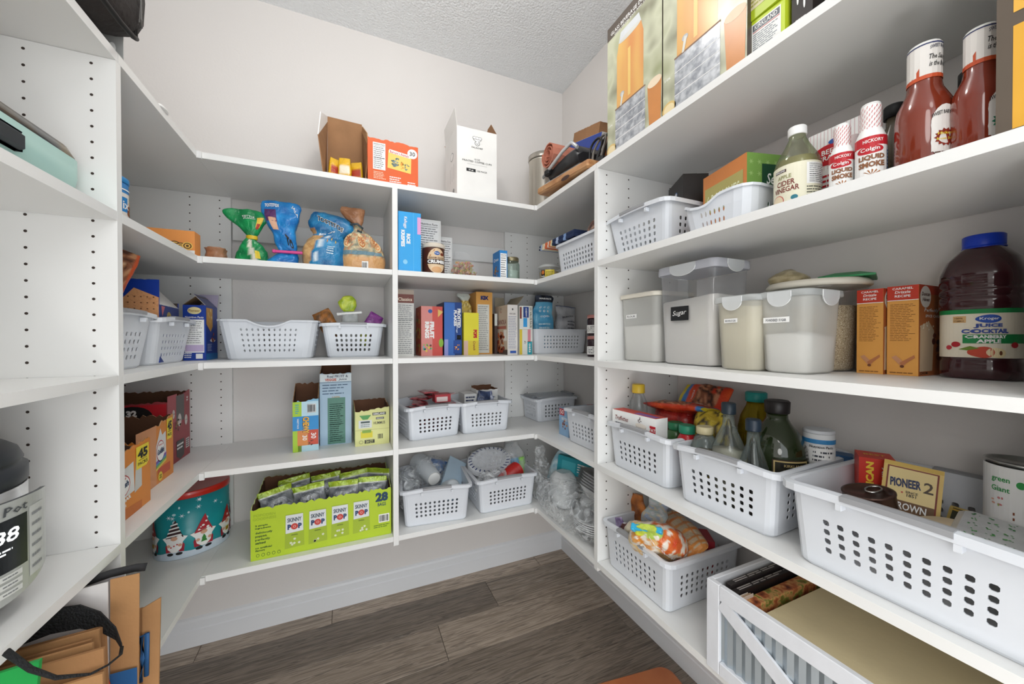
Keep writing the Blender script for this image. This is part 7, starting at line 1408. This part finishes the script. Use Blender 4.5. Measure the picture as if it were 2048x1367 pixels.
em = bpy.data.materials.new('display_glow'); em.use_nodes = True; em.node_tree.nodes['Principled BSDF'].inputs['Emission Color'].default_value = (.85, .9, .92, 1); em.node_tree.nodes['Principled BSDF'].inputs['Emission Strength'].default_value = .8
m = M(); tx(m, S, '8888', .006, .136, .020, em, w=.075, l=3, shear=.12); small(m, S, -.02, .108, .035, .118, 2, em, 3, .5); m.build('display', t)
# paper bags on the bottom shelf
z = SZ[5]+.0003
KR = C('#b98a5c', .85, bump=.25, bscale=18, var=.10); KR2 = C('#a87a50', .85, bump=.25, bscale=18, var=.10)
def sheet(name, label, p, th, n, mat, cat='bag', face=None):
    m = M(); panel(m, p, th, n, mat); return tag(m.build(name), label, cat)
t = thing('paper_bag', 'tall brown and white paper shopping bag standing at the end of the bottom left shelf', 'bag', (-.59, .965, z))
m = M(); panel(m, [(.172, -.02, -.0), (.214, -.025, 0), (.216, -.02, .312), (.172, -.015, .308)], .002, (0, 1, 0), KR); m.build('side_gusset', t)
m = M(); panel(m, [(-.20, -.03, 0), (.171, -.022, 0), (.170, -.018, .306), (-.20, -.03, .28)], .002, (0, 1, 0), C('#dcd8d6', .7)); panel(m, [(-.20, .05, 0), (.165, .05, 0), (.165, .05, .29), (-.20, .05, .28)], .002, (0, 1, 0), C('#cfccd0', .7)); m.build('white_panel', t)
m = M(); m.tube([(.13, .0, .305), (.165, .004, .311), (.20, .006, .312), (.215, .01, .308)], .004, C('#2a2a2c', .7), 6, flat=2); m.build('strap', t)
m = M(); S = Pl((.174, -.0258, 0), (1, 0, 0), (0, 0, 1)); rc(m, S, .001, .002, .040, .135, C('#2c5f94'), 2); m.tube([(.172, -.03, .0), (.178, -.032, .10), (.168, -.032, .15)], .004, C('#d9502c', .5), 6); m.build('printed_panel', t)
t = thing('paper_bag', 'narrow brown paper bag with blue handles standing behind the tall white bag', 'bag', (-.56, 1.02, z))
m = M(); panel(m, [(.160, 0, 0), (.185, 0, 0), (.190, 0, .215), (.160, 0, .20)], .004, (0, 1, 0), KR); panel(m, [(.02, .004, 0), (.16, .004, 0), (.16, .004, .20), (.02, .004, .20)], .002, (0, 1, 0), KR2); m.build('bag_body', t)
m = M(); m.tube([(.158, -.004, .05), (.163, -.006, .10), (.160, -.006, .145), (.170, -.006, .15), (.168, -.005, .06)], .003, C('#2c5f94', .5), 6, flat=1.5); m.build('handle', t)
# folded bags nearer to the camera
R = random.Random(9)
for k in range(8):
    y = .775+.018*k; x1 = -.362-.003*k+R.uniform(-.006, .006)-(.02 if k > 3 else 0); h_ = .200+(.062 if k > 2 else .0)-.002*k+R.uniform(-.004, .004)+(.03 if k == 2 else 0)
    m = M(); panel(m, [(-.76, y, z), (x1, y+R.uniform(-.004, .004), z), (x1-.006, y+.004, z+h_), (-.76, y+.004, z+h_-.02)], .005, (0, 1, 0), (KR, KR2)[k % 2])
    tag(m.build('folded_paper_bag'), 'flat folded brown paper bag in the upright bundle at the bottom left', 'bag', 'folded brown paper bags bundled at the bottom left')
m = M(); panel(m, [(-.70, .742, z), (-.425, .742, z), (-.402, .744, z+.312), (-.60, .744, z+.290)], .006, (0, 1, 0), C('#1fa04a', .5)); tag(m.build('green_bag'), 'bright green folded bag in front of the brown paper bag bundle', 'bag')
t = thing('carry_strap', 'wide black mesh strap looping out of the bottom left shelf', 'strap', (-.40, .86, z+.25))
m = M(); SM = C('#242527', .75, bump=1, bscale=250)
path = [(-0.522, 0.925, 0.726), (-0.485, 0.925, 0.734), (-0.445, 0.92, 0.734), (-0.414, 0.91, 0.722), (-0.385, 0.89, 0.706), (-0.36, 0.85, 0.704)]
rings = []
for i, (x, y, zz) in enumerate(path): hw = [.022, .022, .021, .018, .011, .004][i]; x, y, zz = x+.40, y-.86, zz-z-.25; rings.append([(x, y-.0015, zz-hw), (x, y+.0015, zz-hw), (x, y+.0015, zz+hw), (x, y-.0015, zz+hw)])
m.loft(rings, SM, sm=False); m.build('mesh_band', t)
m = M(); m.tube([(x+.40, y-.86, zz-z-.25) for x, y, zz in [(-0.36, 0.85, 0.704), (-0.349, 0.82, 0.71), (-0.342, 0.77, 0.731), (-0.355, 0.755, 0.734), (-0.381, 0.735, 0.755), (-0.4, 0.725, 0.782), (-0.42, 0.72, 0.817)]], [.0025, .0025, .0025, .003, .005, .006, .007], SM, 6, flat=.5); m.build('strap_cord', t)
t = pouch('small yellowish brown bag lying behind the paper shopping bag on the bottom left shelf', (-.60, 1.125, z), (0, 0, .8), [(0, .05, .035), (.02, .055, .04), (.045, .04, .03), (.055, .01, .008)], mk('#9a7240', '#cfa66a', 40), name='food_bag', seed=191)
# floor
m = M(); m.loft([rr(.165, .175, .04, 0), rr(.17, .18, .045, .006), rr(.17, .18, .045, .020), rr(.162, .172, .04, .026)], ramp_mat(['#8a4a2a', '#b5693f', '#c98252'], nscale=7, r=.35, detail=4)); 
tag(m.build('wooden_board', None, (.885, .868, .0005), radians(-8)), 'orange-brown wooden board with rounded corners lying on the dark plank floor', 'board')
